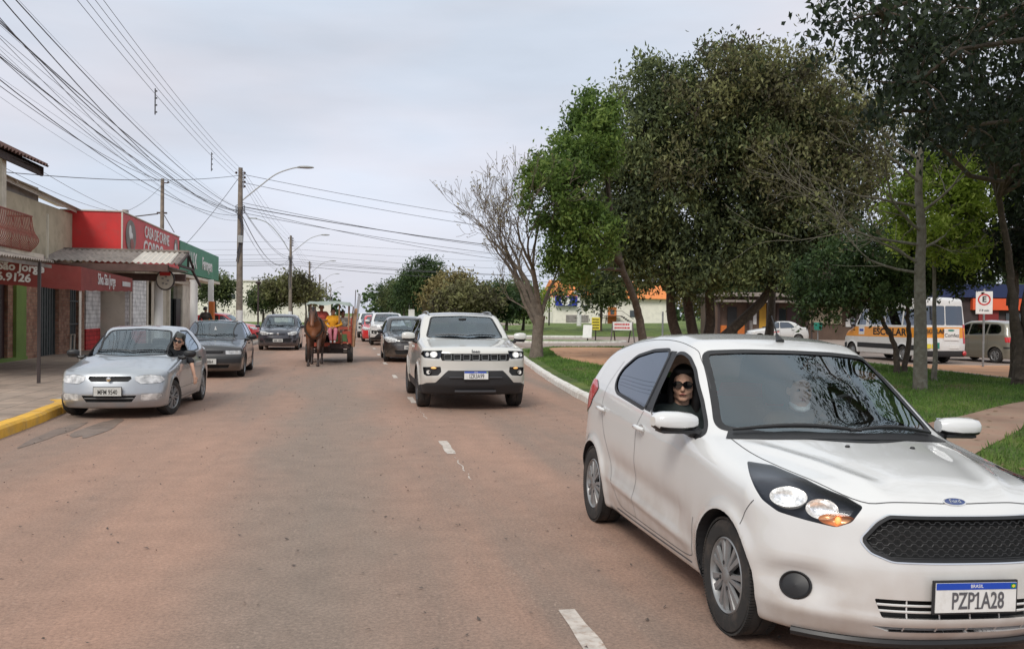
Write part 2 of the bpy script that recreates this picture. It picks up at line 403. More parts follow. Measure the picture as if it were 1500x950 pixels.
def carve(bm, poly, view, cond=None, nmin=.15):
    u, v, w = VIEWS[view]
    us = [p[0] for p in poly]; vs_ = [p[1] for p in poly]; pad = .03
    u0, u1, v0, v1 = min(us)-pad, max(us)+pad, min(vs_)-pad, max(vs_)+pad
    cand = []; cells = CELLS.get(id(bm))
    if cells is None:
        cells = CELLS[id(bm)] = {}
        for f in bm.faces: cell_add(cells, f)
    seen = set(); cs = CS
    for (i, j, l), fl in cells.items():
        cc = Vector(((i+.5)*cs, (j+.5)*cs, (l+.5)*cs)); a = cc.dot(u); b = cc.dot(v)
        if a < u0-cs or a > u1+cs or b < v0-cs or b > v1+cs: continue
        for f in fl:
            if not f.is_valid or f in seen: continue
            c = f.calc_center_median()
            a = c.dot(u)
            if a < u0 or a > u1: continue
            b = c.dot(v)
            if b < v0 or b > v1: continue
            if f.normal.dot(w) < nmin: continue
            if cond and not cond(c): continue
            cand.append(f); seen.add(f)
    if not cand: return None
    sb = bmesh.new(); m2s = {}; s2m = {}; work = []          # cut a small copy: operators on the whole body are slow
    for f in cand:
        r = []
        for x in f.verts:
            if x not in m2s: y = sb.verts.new(x.co); m2s[x] = y; s2m[y] = x
            r.append(m2s[x])
        work.append(sb.faces.new(r))
    bmesh.ops.delete(bm, geom=cand, context='FACES_ONLY')
    k = len(poly); cand = work
    for i in range(k):
        p, q = Vector(poly[i]), Vector(poly[(i+1) % k]); d = q-p
        if d.length < 1e-5: continue
        nrm = (v*d.x-u*d.y).normalized()
        loc = []; rest = []
        a0, a1, b0, b1 = min(p.x, q.x)-.012, max(p.x, q.x)+.012, min(p.y, q.y)-.012, max(p.y, q.y)+.012
        for f in cand:
            fu = [x.co.dot(u) for x in f.verts]; fv = [x.co.dot(v) for x in f.verts]
            if max(fu) < a0 or min(fu) > a1 or max(fv) < b0 or min(fv) > b1: rest.append(f)
            else: loc.append(f)
        if not loc: continue
        ed = {e for f in loc for e in f.edges}; vt = {x for f in loc for x in f.verts}
        r = bmesh.ops.bisect_plane(sb, geom=loc+list(ed)+list(vt), dist=1e-5, plane_co=u*p.x+v*p.y, plane_no=nrm)
        cand = rest+[g for g in r['geom'] if isinstance(g, bmesh.types.BMFace)]
    idx = {}; V = []; F = []
    for f in cand:
        if not f.is_valid: continue
        c = f.calc_center_median()
        if inpoly(c.dot(u), c.dot(v), poly):
            r = []
            for x in f.verts:
                if x not in idx: idx[x] = len(V); V.append(tuple(x.co))
                r.append(idx[x])
            F.append(r)
        else:
            r = []
            for x in f.verts:
                if x not in s2m: s2m[x] = bm.verts.new(x.co)
                r.append(s2m[x])
            try: g = bm.faces.new(r)
            except ValueError: continue
            g.normal_update(); cell_add(cells, g)
    sb.free()
    return (np.array(V).reshape(-1, 3), F) if F else None
def rim(F):
    cnt = {}
    for f in F:
        for i in range(len(f)):
            a, b = f[i], f[(i+1) % len(f)]
            cnt[(a, b)] = 1
    return [(a, b) for (a, b) in cnt if (b, a) not in cnt]
class Car:
    def __init__(s, sp, h):
        s.S = Surf(sp); s.sp = sp; V, F = s.S.grid(h)
        s.bm = bmesh.new(); vs_ = [s.bm.verts.new(v) for v in V]
        for f in F:
            try: s.bm.faces.new([vs_[i] for i in f])
            except ValueError: pass
        s.bm.normal_update(); bmesh.ops.recalc_face_normals(s.bm, faces=s.bm.faces)
        s.parts = []
    def panel(s, name, poly, view, m, parent, off=0., wall=None, cond=None, r=.02, nmin=.15, keep=False, wallmat=None, seal=0):
        """cut the outline out of the body; put it back as a part, moved in by off (metres, positive = in)"""
        if r: poly = rounded(poly, r)
        got = carve(s.bm, poly, view, cond, nmin)
        if not got: return None
        V, F = got; V = s.S.snap(V); N = s.S.normals(V)
        if seal: s.seal(V, N, F, seal, parent)
        if m is None: return (V, F, N)
        V2 = V-N*off; FF = list(F); NN = N; mi = [0]*len(F)
        if wall:
            R = rim(F); n = len(V); ids = sorted({a for e in R for a in e}); mp_ = {a: n+i for i, a in enumerate(ids)}
            V2 = np.vstack([V2, V[ids]-N[ids]*.0]); NN = np.vstack([N, N[ids]])
            FF = FF+[[a, mp_[a], mp_[b], b] for a, b in R]; mi += [1]*len(R)
            me = arr_mesh(name, V2, FF, True, None, mi)
            o = link(name, me, [m, wallmat or m], parent)
            me.set_sharp_from_angle(angle=R_(30))
        else:
            o = link(name, arr_mesh(name, V2, FF, True, NN), m, parent)
        return o
    def seal(s, V, N, F, width, parent):
        """rubber strip along the edge of a cut panel"""
        nxt = {}
        for a, b in rim(F): nxt.setdefault(a, []).append(b)
        best = []
        while nxt:
            a0 = next(iter(nxt)); loop = [a0]; a = a0
            while a in nxt:
                b = nxt[a].pop(); 
                if not nxt[a]: del nxt[a]
                if b == a0: break
                loop.append(b); a = b
            if len(loop) > len(best): best = loop
        P = V[best]; keep = [0]
        for i in range(1, len(P)):
            if np.linalg.norm(P[i]-P[keep[-1]]) > .018: keep.append(i)
        P = P[keep]; n_ = N[best][keep]; k = len(P)
        if k < 6: return
        for _ in range(2): P = .5*P+.25*(np.roll(P,1,0)+np.roll(P,-1,0))
        t = np.roll(P,-1,0)-np.roll(P,1,0); sd = np.cross(t, n_); sd /= np.maximum(np.linalg.norm(sd,axis=1),1e-9)[:,None]
        W_ = np.stack([P-sd*width/2, P+sd*width/2],1).reshape(-1,3); W_ = s.S.snap(W_,2)+np.repeat(n_,2,0)*.0016
        link('window_seal', arr_mesh('window_seal', W_, [[2*i, 2*i+1, (2*i+3) % (2*k), (2*i+2) % (2*k)] for i in range(k)], True), M['black'], parent)
    def cast2(s, pts, view, lift=0.):
        u, v, w = VIEWS[view]; u, v, w = map(np.array, (u, v, w))
        P = np.array([np.array(p[0])*u+np.array(p[1])*v for p in pts])
        big = 3.
        if view in 'FB': off = w*(3.5) if view == 'B' else w*3.
        else: off = w*2.2
        if view == 'B': off = w*6
        if view[0] in 'OQ': 
            off = w*6.0
        H = s.S.cast(P+off, np.tile(-w, (len(P), 1)), 9 if view[0] in 'BOQ' else 4, 260 if view[0] in 'BOQ' else 130)
        ok = ~np.isnan(H[:, 0]); 
        if not ok.all():
            if not ok.any(): return None, None
            good = np.where(ok)[0]
            for i in np.where(~ok)[0]: H[i] = H[good[np.argmin(abs(good-i))]]
        N = s.S.normals(H); return H+N*lift, N
    def ribbon(s, name, pts, view, width, m, parent, lift=.0012, closed=False, step=.02):
        if 'gap' in name or name == 'roof_strip': pts = smooth_line(pts, 4)
        if closed: pts = list(pts)+[pts[0]]
        P = []
        for i in range(len(pts)-1):
            a, b = Vector(pts[i]), Vector(pts[i+1]); n = max(1, int((b-a).length/step))
            for k in range(n): P.append(a.lerp(b, k/n))
        P.append(Vector(pts[-1])); H, N = s.cast2([tuple(p) for p in P], view, lift)
        if H is None: return None
        k = len(H); V = []
        for i in range(k):
            t = H[min(i+1, k-1)]-H[max(i-1, 0)]; sd = np.cross(t, N[i]); l = np.linalg.norm(sd)
            sd = sd/l if l > 1e-9 else sd; V += [H[i]-sd*width/2, H[i]+sd*width/2]
        V = np.array(V); V = s.S.snap(V, 2)+np.repeat(N, 2, 0)*lift
        F = [[2*i, 2*i+1, 2*i+3, 2*i+2] for i in range(k-1)]
        return link(name, arr_mesh(name, V, F, True), m, parent)
    def arches(s, parent):
        sp = s.sp
        for ab in (0, sp['wb']):
            for side, view in ((-1, 'L'), (1, 'R')):
                c = [(ab+sp['arch']*math.cos(t), sp['hub']+sp['arch']*math.sin(t)) for t in np.linspace(0, 2*math.pi, 41)[:-1]]
                carve(s.bm, c, view, lambda p, sg=side: p.x*sg > .25, .02)
                lower = [f for f in [g for fl in CELLS[id(s.bm)].values() for g in fl if g.is_valid] if (lambda p: math.hypot(p.y-ab, p.z-sp['hub']) < sp['arch'] and p.x*side > sp['hw']-.36)(f.calc_center_median())]
                if lower: bmesh.ops.delete(s.bm, geom=list(set(lower)), context='FACES')
                # inner arch liner
                t = np.linspace(R_(-35), R_(215), 33); pts = [(ab+sp['arch']*math.cos(a), sp['hub']+sp['arch']*math.sin(a)) for a in t]
                pts = [p for p in pts if p[1] > sp['z0']+.015]
                H, N = s.cast2(pts, view, 0)
                if H is None: continue
                k = len(pts); xi = (sp['hw']-.40)*side; V = []; F = []
                for i, p in enumerate(pts): V += [(H[i][0], p[0], p[1]), (xi, p[0], p[1])]
                F = [[2*i, 2*i+1, 2*i+3, 2*i+2] for i in range(k-1)]; n = len(V)
                F.append([2*i+1 for i in range(k)])
                link('wheel_arch', arr_mesh('wheel_arch', V, F, False), M['trim'], parent)
    def finish(s, m, parent, liner=True, name='body'):
        bm = s.bm; bm.normal_update()
        bm.verts.ensure_lookup_table()
        lo = [v for v in bm.verts if not v.link_faces]; bmesh.ops.delete(bm, geom=lo, context='VERTS')
        bm.verts.index_update(); V = np.array([v.co[:] for v in bm.verts]); F = [[x.index for x in f.verts] for f in bm.faces]; CELLS.pop(id(bm), None); bm.free()
        N = s.S.normals(V); V1 = V
        if liner:
            n = len(V); V2 = V-N*.014; F2 = [[i+n for i in f[::-1]] for f in F]; R = rim(F)
            FF = F+F2+[[b, a, a+n, b+n] for a, b in R]
            me = arr_mesh(name, np.vstack([V, V2]), FF, True, np.vstack([N, -N]), [0]*len(F)+[1]*(len(F2)+len(R)))
            return link(name, me, [m, M['inside']], parent)
        return link(name, arr_mesh(name, V, F, True, N), m, parent)
def mirror(poly): return [(-a, b) for a, b in poly][::-1]

def wheel(parent, x, y, z, R, w, side, style='cap', steer=0., n=40):
    """side -1 left, +1 right; wheel > tyre, rim"""
    o = bpy.data.objects.new('wheel', None); C.objects.link(o); o.parent = parent; o.location = (x, y, z)
    o.rotation_euler = (0, 0, steer+(0 if side > 0 else math.pi)); o.empty_display_size = .1
    T = Matrix.Rotation(math.pi/2, 4, 'Y')      # axis along +x (outwards)
    r0 = R*.66; h = w/2
    t = MB(); t.lathe([(r0*.9,-h*.8),(r0,-h*.9),(R*.82,-h),(R*.94,-h*.93),(R*.985,-h*.75),(R,-h*.6),(R,-h*.05),(R-.008,-h*.02),(R-.008,h*.02),(R,h*.05),(R,h*.6),(R*.985,h*.75),(R*.94,h*.93),(R*.82,h),(r0*1.03,h*.92),(r0,h*.85),(r0*.97,h*.6)], n, T)
    if n >= 36:
        for k in range(n*2):        # tread blocks on the shoulders
            a = math.pi*k/n
            for sg in (-1, 1):
                t.box((sg*h*.76, math.cos(a)*(R*.988), math.sin(a)*(R*.988)), (h*.34, .010, .011), (a, 0, 0))
    t.build('tyre', M['rubber'], o, True)
    m = MB(); rr = r0
    metal = M['darkalloy'] if style == 'dark' else M['alloy']
    m.lathe([(rr, h*.86),(rr*.965, h*.93),(rr*.93, h*.86),(rr*.90, h*.45),(rr*.88,-h*.6)], n, T, 0)
    m.lathe([(rr*.92, h*.45),(.001, h*.45)], n, T, 1)
    ns = {'cap': 7, 'dark': 5, 'steel': 8, 'five': 5}.get(style, 7)
    if style == 'steel':
        m.lathe([(rr*.9,h*.55),(rr*.6,h*.75),(rr*.35,h*.7),(.03,h*.82),(.001,h*.82)], n, T, 0)
        for k in range(10):
            a = 2*math.pi*k/10; m.box((h*.70, math.cos(a)*rr*.74, math.sin(a)*rr*.74), (h*.12, .035, .02), (a, 0, 0), 1)
    else:
        for k in range(ns):
            a0 = 2*math.pi*k/ns
            for sg in (-1, 1):
                a_in, a_out = a0+sg*.10, a0+sg*(.17 if ns > 5 else .26); wd = (.034 if style == 'cap' else .05)*R/.29
                p0 = Vector((h*.84, math.cos(a_in)*rr*.12, math.sin(a_in)*rr*.12)); p1 = Vector((h*.74, math.cos(a_out)*rr*.93, math.sin(a_out)*rr*.93))
                d = (p1-p0); dn = d.normalized(); sd = Vector((1,0,0)).cross(dn).normalized(); out = Vector((h*.09, 0, 0))
                V = []
                for p, ww in ((p0, wd*.35), (p0.lerp(p1,.55), wd*.42), (p1, wd*.62)):
                    V += [p-sd*ww-out, p-sd*ww*.72+out, p+sd*ww*.72+out, p+sd*ww-out]
                F = [(0,1,2,3),(11,10,9,8)]
                for q in (0, 4):
                    F += [(q,q+4,q+5,q+1),(q+1,q+5,q+6,q+2),(q+2,q+6,q+7,q+3)]
                m.add(V, F, 0)
        m.lathe([(rr*.24, h*.6),(rr*.24,h*.88),(rr*.18,h*.96),(.001,h*.97)], 20, T, 0)
        for k in range(4): a = 2*math.pi*k/4+.4; m.lathe([(.011,h*.85),(.011,h*.93),(.001,h*.93)], 8, Matrix.Translation((0, math.cos(a)*rr*.33, math.sin(a)*rr*.33)) @ T, 1)
    m.build('rim', [metal, M['trim']], o, True)
    return o
def number_plate(parent, y, z, txt, w=.40, h=.13, style='new', name='number_plate', face=-1, x=0.):
    p = MB(); p.box((x, y, z), (w+.02, .012, h+.02), None, 1, .004); p.box((x, y+face*.0075, z), (w, .004, h), None, 0)
    o = p.build(name, [M['plate'] if style == 'new' else M['plate_grey'], M['trim']], parent)
    rot = (math.pi/2, 0, 0) if face < 0 else (math.pi/2, 0, math.pi)
    yy = y+face*.0105
    if style == 'new':
        b = MB(); b.box((x, yy, z+h*.385), (w*.99, .002, h*.22)); b.build('plate_band', M['blue'], o)
        text('plate_heading', 'BRASIL', h*.16, (x, yy+face*.002, z+h*.385), rot, M['white'], o, .0005)
        if w > .3:
            f = MB(); f.box((x+w*.455*(-face), yy+face*.002, z+h*.385), (w*.06, .001, h*.15)); f.build('flag_field', M['flag_green'], o)
            f = MB(); f.add([(x+w*.455*(-face)+dx*w*.024, yy+face*.0032, z+h*.385+dz*h*.06) for dx, dz in ((-1,0),(0,-1),(1,0),(0,1))], [(0,1,2,3)]); f.build('flag_lozenge', M['flag_yellow'], o)
        if txt == 'PZP1A28':
            q = MB(); q.box((x+w*.022, yy+face*.001, z-h*.36), (.030, .002, .006)); q.box((x+w*.022-.010, yy+face*.001, z+h*.10), (.018, .002, .007), (0, R_(-38), 0)); q.build('digit_serifs', M['plate_ink'], o)
        text('plate_number', txt, h*.80, (x+w*.02, yy+face*.001, z-h*.13), rot, M['plate_ink'], o, .001, .0012, .66)
    elif style == 'blank':
        q = MB()
        for k in range(7):
            if k != 3: q.box((x+(k-3)*w*.115, yy+face*.001, z-h*.08), (w*.075, .002, h*.5))
        q.build('plate_marks', M['plate_ink'], o)
    else:
        text('plate_number', txt, h*.78, (x, yy+face*.001, z-h*.08), rot, M['ink'], o, .001, .001, .66)
    return o
M['flag_green'] = mat('flag_green', (.01,.25,.06), .4); M['flag_yellow'] = mat('flag_yellow', (.8,.6,.03), .4)
M['plate_ink'] = mat('plate_grey_ink', (.10,.10,.11), .4)
def car_mirror(parent, x, y, z, side, shell, size=(.20,.11,.14), base=None, sub=True):
    m = MB(); T = Matrix.Translation((x, y, z)) @ Matrix.Rotation(side*R_(-8), 4, 'Z')
    a, b, c = size
    V = []; F = []; n = 16; rings = [(-.50,.62),(-.36,.86),(-.05,1.0),(.25,.97),(.42,.80),(.5,.45)]
    for (u, k) in rings:
        for j in range(n):
            t = 2*math.pi*j/n; cy, cz = math.cos(t), math.sin(t)
            e = .72; cy = math.copysign(abs(cy)**e, cy); cz = math.copysign(abs(cz)**e, cz)
            V.append((side*u*a, cy*b*.5*k-(.012 if u < 0 else 0), cz*c*.5*k*(1 if cz > 0 else .95)))
    for i in range(len(rings)-1):
        for j in range(n): F.append((i*n+j, i*n+(j+1) % n, (i+1)*n+(j+1) % n, (i+1)*n+j))
    F.append(tuple(range(n))[::-1]); F.append(tuple((len(rings)-1)*n+j for j in range(n)))
    m.add(V, F, 0, T)
    if shell is not M['black']:
        for i, f in enumerate(F):
            if len(f) == 4 and sum(V[j][2] for j in f)/4 < -c*.22: m.M[i] = 1
    o = m.build('mirror', [shell, M['black']], parent, True)
    if sub:
        g = MB(); g.box((0, b*.46, 0), (a*.78, .012, c*.72), None, 0, .004); ob = g.build('mirror_glass', M['chrome'], o); ob.matrix_local = T
        s = MB(); s.tube([(x-side*a*.40, y, z-c*.45), (x-side*a*.62, y-.01, z-c*.62), (x-side*(a*.5+.10), y-.02, z-c*.50)], [.035,.03,.035], 8)
        s.box((x-side*a*.05, y+.0, z-c*.45), (a*.8, b*.8, c*.22), None, 0, .02)
        s.build('mirror_foot', M['black'], o, True)
    return o
def seats(parent, ys, x=.36, z=.28, w=.50, rest=True, rear=None):
    for i, y in enumerate(ys):
        for sx in ((-x, x) if rear is None or i < len(ys)-1 else (0,)):
            ww = w if sx else 1.25
            s = MB(); s.box((sx, y, z+.10), (ww, .50, .18), (R_(6),0,0), 0, .05); s.box((sx, y+.30, z+.42), (ww*.96, .14, .62), (R_(-16),0,0), 0, .05)
            if rest: s.box((sx, y+.42, z+.82), (.26, .10, .17), (R_(-10),0,0), 0, .04)
            s.build('car_seat', M['seat'], parent, True)
def dash(parent, y, z, hw, wheel_x=.37):
    d = MB(); d.box((0, y, z-.10), (hw*2, .38, .18), (R_(-8),0,0), 0, .05); d.build('dashboard', M['inside'], parent, True)
    s = MB(); c = Vector((wheel_x, y+.34, z+.02)); T = Matrix.Translation(c) @ Matrix.Rotation(R_(-62), 4, 'X')
    s.tube([T @ Vector((.18*math.cos(a), .18*math.sin(a), 0)) for a in np.linspace(0, 2*math.pi, 25)[:-1]], .014, 8, closed=True)
    for a in (0, math.pi, -math.pi/2): s.tube([T @ Vector((.17*math.cos(a), .17*math.sin(a), 0)), T @ Vector((0,0,-.02))], .016, 6)
    s.tube([T @ Vector((0,0,-.03)), T @ Vector((0,0,-.3))], [.05,.035], 10)
    s.build('steering_wheel', M['black'], parent, True)
# ------------------------------------------------------------------ the white hatchback in the near right
def build_hero():
    x0, y0, rz, roll = KA_POSE
    root = thing('parked_car', 'white hatchback nearest the camera with its side window open and amber lamp lit', 'car', (x0-.8, y0, 0), 0)
    root.name = 'white_hatchback'; root.rotation_euler = (0, roll, rz)
    class Shift: pass
    P = M['ka_white'] = paint('white_car_paint', (.64,.64,.63), .27, dirt=.6)
    M['ka_white2'] = paint('white_plastic_paint', (.64,.64,.63), .3, dirt=.2)
    c = Car(KA, .022); n0 = len(bpy.data.objects)
    before = set(bpy.data.objects)
    par = root
    c.arches(par)
    for v, sg in (('L', -1), ('R', 1)):
        con = lambda p, s_=sg: p.x*s_ > .35
        rear = [(1.37,.992),(2.02,1.045),(2.13,1.085),(2.19,1.15),(2.17,1.22),(2.02,1.322),(1.75,1.375),(1.50,1.392),(1.44,1.385)]
        front = [(.47,.925),(1.24,.985),(1.28,1.10),(1.31,1.25),(1.335,1.375),(1.22,1.38),(1.10,1.355),(.96,1.285),(.72,1.12)]
        pillar = [(1.255,.986),(1.37,.992),(1.44,1.385),(1.335,1.385),(1.31,1.25),(1.28,1.10)]
        c.panel('rear_side_window', rear, v, M['tint'], par, .006, cond=con, r=.03, seal=.024)
        if sg < 0: c.panel('open_window', front, v, None, par, cond=con, r=.03, seal=.024)
        else: c.panel('front_side_window', front, v, M['glass'], par, .006, cond=con, r=.03, seal=.024)
        c.panel('door_pillar', pillar, v, M['black'], par, .003, cond=con, r=.0)
        # door gaps
        seam = M["seam"]
        c.ribbon('door_gap', [(1.37,.985),(1.43,.86),(1.46,.60),(1.47,.40),(1.45,.255)], v, .0045, seam, par)
        c.ribbon('door_gap', [(.40,.50),(.44,.33),(.50,.26),(.9,.25),(1.45,.255),(1.80,.27),(1.96,.42),(2.09,.62),(2.20,.74),(2.28,.90),(2.30,1.08),(2.22,1.27)], v, .0045, seam, par)
        c.ribbon('roof_strip', [(.60,1.05),(.80,1.215),(1.0,1.345),(1.15,1.415),(1.5,1.452),(1.9,1.445),(2.3,1.40),(2.6,1.33)], v, .0045, seam, par)
        # handles
        for hy, hz in ((1.33,.875),(2.24,.905)):
            Hh, Nn = c.cast2([(hy, hz)], v, 0); h_ = Vector(Hh[0])
            q = MB(); q.lathe([(.001,-.004),(.040,-.003),(.046,0),(.046,.002)], 18, Matrix.Translation(h_+Vector((sg*.001,-.01,-.012))) @ Matrix.Rotation(sg*math.pi/2, 4, 'Y') @ Matrix.Diagonal((.8,1.25,1,1)))
            q.tube([h_+Vector((sg*.012, -.075, -.004)), h_+Vector((sg*.030,-.05,0)), h_+Vector((sg*.034,0,.004)), h_+Vector((sg*.032,.05,.004)), h_+Vector((sg*.014,.085,.002))], [.012,.015,.016,.015,.010], 10)
            q.build('door_handle', P, par, True)
        mr_ = car_mirror(par, sg*(.925 if sg < 0 else .90), .56, 1.01, sg, P, (.26,.15,.118))
        # sail panel at the mirror foot
        c.ribbon('mirror_patch', [(.50,.935),(.62,.965),(.76,1.02)], v, .07, M['black'], par, .003)
        # headlamp: outline measured on the bumper corner
        HL = obl([(-.726,.024,.872),(-.654,-.112,.873),(-.594,-.343,.848),(-.489,-.527,.800),(-.443,-.593,.768),(-.506,-.607,.701),(-.566,-.579,.673),(-.672,-.497,.688),(-.76,-.404,.706),(-.80,-.320,.745),(-.80,-.20,.812)])
        ov = 'OL' if sg < 0 else 'OR'
        ret = c.panel('x', HL, ov, None, par, r=.015, cond=con if False else (lambda p, s_=sg: p.x*s_ > .3 and p.y < .3), nmin=-.2)
        V, F, N = ret
        hl = link('headlight', arr_mesh('headlight', V, F, True, N), M['lens'], par)
        # housing: the same outline sunk, with side walls
        sink = np.stack([np.full(len(V), -sg*.25), np.full(len(V), .9), np.full(len(V), -.15)], 1)*.095
        R = rim(F); ids = sorted({a for e_ in R for a in e_}); n = len(V); mpp = {a: n+i for i, a in enumerate(ids)}
        V2 = np.vstack([V+sink, V[ids]-N[ids]*.002]); FF = F+[[a, mpp[a], mpp[b], b] for a, b in R]
        link('lamp_housing', arr_mesh('lamp_housing', V2, FF, False), M['lamp_black'], hl)
        def on(u3, z, off):       # a point on the lens, sunk by off
            Hh, Nn = c.cast2([(u3, z)], ov, 0); return Vector(Hh[0])-Vector(Nn[0])*off, Vector(Nn[0])
        u_ = lambda p: (p[0]-p[1])*_q
        # main reflector bowl, park lamp, indicator
        for (pt, rx, rz_, dep, mm, bulb) in (((-.648,-.335,.782),   .088, .060, .040, 'lamp_glow', 'lamp_on'), ((-.585,-.50,.748), .072, .050, .034, 'lamp_glow', None), ((-.555,-.575,.705), .085, .028, .018, 'amber_bowl', 'amber_on')):
            p, nn = on(u_(pt), pt[2], .024)
            Q = nn.to_track_quat('Z', 'Y').to_matrix().to_4x4(); T = Matrix.Translation(p) @ Q @ Matrix.Diagonal((rx, rz_, 1, 1))
            b = MB(); b.lathe([(1.0,.014),(.97,.004),(.8,-dep*.45),(.5,-dep*.8),(.2,-dep),(.001,-dep)], 28, T)
            o_ = b.build('reflector', M[mm], hl, True)
            if bulb:
                k = MB(); k.ball((0,0,0), (.014,.014,.018)); o2 = k.build('bulb', M[bulb], hl, True); o2.location = p-nn*dep*.35
        # fog lamp hollow with round black cap
        Hh, Nn = c.cast2([(sg*.697, .385)], 'F', 0)
        fp = Vector(Hh[0]); fn = Vector(Nn[0]); T = Matrix.Translation(fp+fn*.010) @ fn.to_track_quat('Z', 'Y').to_matrix().to_4x4()
        f_ = MB(); f_.lathe([(.074,-.03),(.074,.006),(.068,.012),(.060,.004),(.03,.010),(.001,.012)], 28, T @ Matrix.Diagonal((1,.86,1,1))); f_.build('fog_lamp_cover', M['black'], par, True)
        # tail lamp
        TL = [(2.50,1.04),(2.62,1.10),(2.95,1.10),(3.05,.98),(3.05,.84),(2.78,.82),(2.62,.90)]
        c.panel('tail_light', TL, v, M['red_lens'], par, -.006, cond=con, r=.02)
    # grille, hexagon outline
    G = [(-.470,.632),(-.405,.705),(-.35,.735),(.35,.735),(.405,.705),(.470,.632),(.435,.585),(.35,.555),(-.35,.555),(-.435,.585)]
    c.panel('front_grille', G, 'F', M['grille_dark'], par, .045, wall=True, cond=lambda p: p.y < 0, r=.02, wallmat=M['black'])
    c.ribbon('grille_surround', rounded(G, .02), 'F', .016, M['black'], par, .003, True)
    c.ribbon('grille_rim', rounded([(a*1.03, .645+(b-.645)*1.10) for a, b in G], .02), 'F', .006, M['chrome'], par, .004, True)
    g = MB(); cw, chh = .050, .0195
    rows = 10
    for r_i in range(rows):
        z = .557+r_i*chh; ofs = (r_i % 2)*cw/2
        pts = []
        for k in range(-11, 12):
            for (dx, dz) in ((-cw*.5, 0), (-cw*.32, chh*.5), (cw*.32, chh*.5)):
                pass
        line = []
        for k in range(-22, 23):
            xx = k*cw/2+ofs; ph = k % 2
            line += [(xx-cw*.16, z+(chh*.5 if ph else 0)), (xx+cw*.16, z+(chh*.5 if ph else 0))]
        line = [p for p in line if inpoly(p[0], p[1], [(a*.985, .645+(b-.645)*.96) for a, b in G])]
        if len(line) < 3: continue
        Hh, Nn = c.cast2(line, 'F', -.014); g.tube([tuple(q) for q in Hh], .0024, 5)
    g.build('grille_mesh', M['grille_bar'], par)
    # lower intakes with white slats
    LG = [(-.435,.385),(.435,.385),(.405,.305),(-.405,.305)]
    c.panel('lower_intake', LG, 'F', M['grille_dark'], par, .05, wall=True, cond=lambda p: p.y < 0, r=.008, wallmat=M['ka_white2'])
    LG2 = [(-.44,.262),(.44,.262),(.36,.235),(-.36,.235)]
    c.panel('lower_intake', LG2, 'F', M['grille_dark'], par, .04, wall=True, cond=lambda p: p.y < 0, r=.006, wallmat=M['ka_white2'])
    s = MB()
    for z in (.360,.333):
        Hh, _ = c.cast2([(x, z) for x in np.linspace(-.425,.425,15)], 'F', -.006); s.tube([tuple(q) for q in Hh], .006, 6)
    for x in (-.30,-.15,0,.15,.30):
        Hh, _ = c.cast2([(x, z) for z in (.384,.36,.33,.306)], 'F', -.008); s.tube([tuple(q) for q in Hh], .0035, 5)
        Hh, _ = c.cast2([(x, z) for z in (.262,.236)], 'F', -.008); s.tube([tuple(q) for q in Hh], .0035, 5)
    s.build('intake_slats', M['ka_white2'], par, True)
    Hh, _ = c.cast2([(x, .205) for x in np.linspace(-.70,.70,21)], 'F', 0)
    k = MB(); k.tube([(q[0], q[1]+.02, .172) for q in Hh], .022, 8); k.build('front_lip', M['black'], par, True)
    # badge
    Hh, Nn = c.cast2([(0,.795)], 'F', 0); T = Matrix.Translation(Hh[0]) @ Vector(Nn[0]).to_track_quat('Z','Y').to_matrix().to_4x4()
    b = MB(); b.lathe([(1,0),(.98,.004),(.88,.005),(.001,.0055)], 32, T @ Matrix.Diagonal((.060,.024,1,1)), 0); b.lathe([(.86,.0058),(.001,.007)], 32, T @ Matrix.Diagonal((.060,.024,1,1)), 1)
    bo = b.build('badge', [M['chrome'], M['badge_blue']], par, True)
    bt = link('badge_script', text_mesh('Ford', .030, .0006, .0003), M['chrome'], bo); bt.matrix_local = T @ Matrix.Translation((0,0,.0075)) @ Matrix.Shear('XZ', 4, (0, 0))
    number_plate(par, -.775, .41, 'PZP1A28', .40, .13)
    # bonnet shut line
    c.ribbon('bonnet_gap', [(-.66,.40),(-.655,.15),(-.62,-.15),(-.55,-.42),(-.44,-.565),(-.30,-.60),(0,-.625),(.30,-.60),(.44,-.565),(.55,-.42),(.62,-.15),(.655,.15),(.66,.40)], 'T', .006, M['seam'], par)
    for v in 'LR': c.ribbon('bumper_gap', [(-.28,.735),(-.22,.66),(-.20,.60)], v, .005, M['seam'], par)
    for v in 'LR': c.ribbon('sill_gap', [(.48,.225),(1.2,.222),(1.9,.225)], v, .010, M['seam'], par)
    # windscreen and cowl
    WS = [(-.675,.985),(-.40,.972),(0,.968),(.40,.972),(.675,.985),(.64,1.08),(.555,1.375),(.53,1.395),(.3,1.412),(0,1.417),(-.3,1.412),(-.53,1.395),(-.555,1.375),(-.64,1.08)]
    c.panel('windscreen', WS, 'F', M['screen'], par, .004, cond=lambda p: -.1 < p.y < 1.4 and p.z > .9, r=.05, nmin=.05, seal=.045)
    cw_ = []
    cx = np.linspace(-.70,.70,29); V = []
    c.ribbon('cowl', [(x, .195+.50*x*x) for x in np.linspace(-.66,.66,31)], 'T', .10, M['black'], par, .004, step=.05)
    for sg, a0, a1 in ((-1, (-.62,.36), (.05,.26)), (1, (-.02,.20), (.60,.40))):
        H1, _ = c.cast2([(a0[0]+(a1[0]-a0[0])*t, .235+.50*(a0[0]+(a1[0]-a0[0])*t)**2+.05*math.sin(t*3.1)) for t in np.linspace(0,1,12)], 'T', .022)
        w = MB(); w.tube([tuple(q) for q in H1], [.008+.006*math.sin(t*3.1) for t in np.linspace(0,1,12)], 6); w.build('wiper', M['black'], par, True)
    for x in (-.16, .22):
        Hh, _ = c.cast2([(x,.02)], 'T', .004); k = MB(); k.ball(Hh[0], (.014,.012,.008)); k.build('washer_jet', M['black'], par, True)
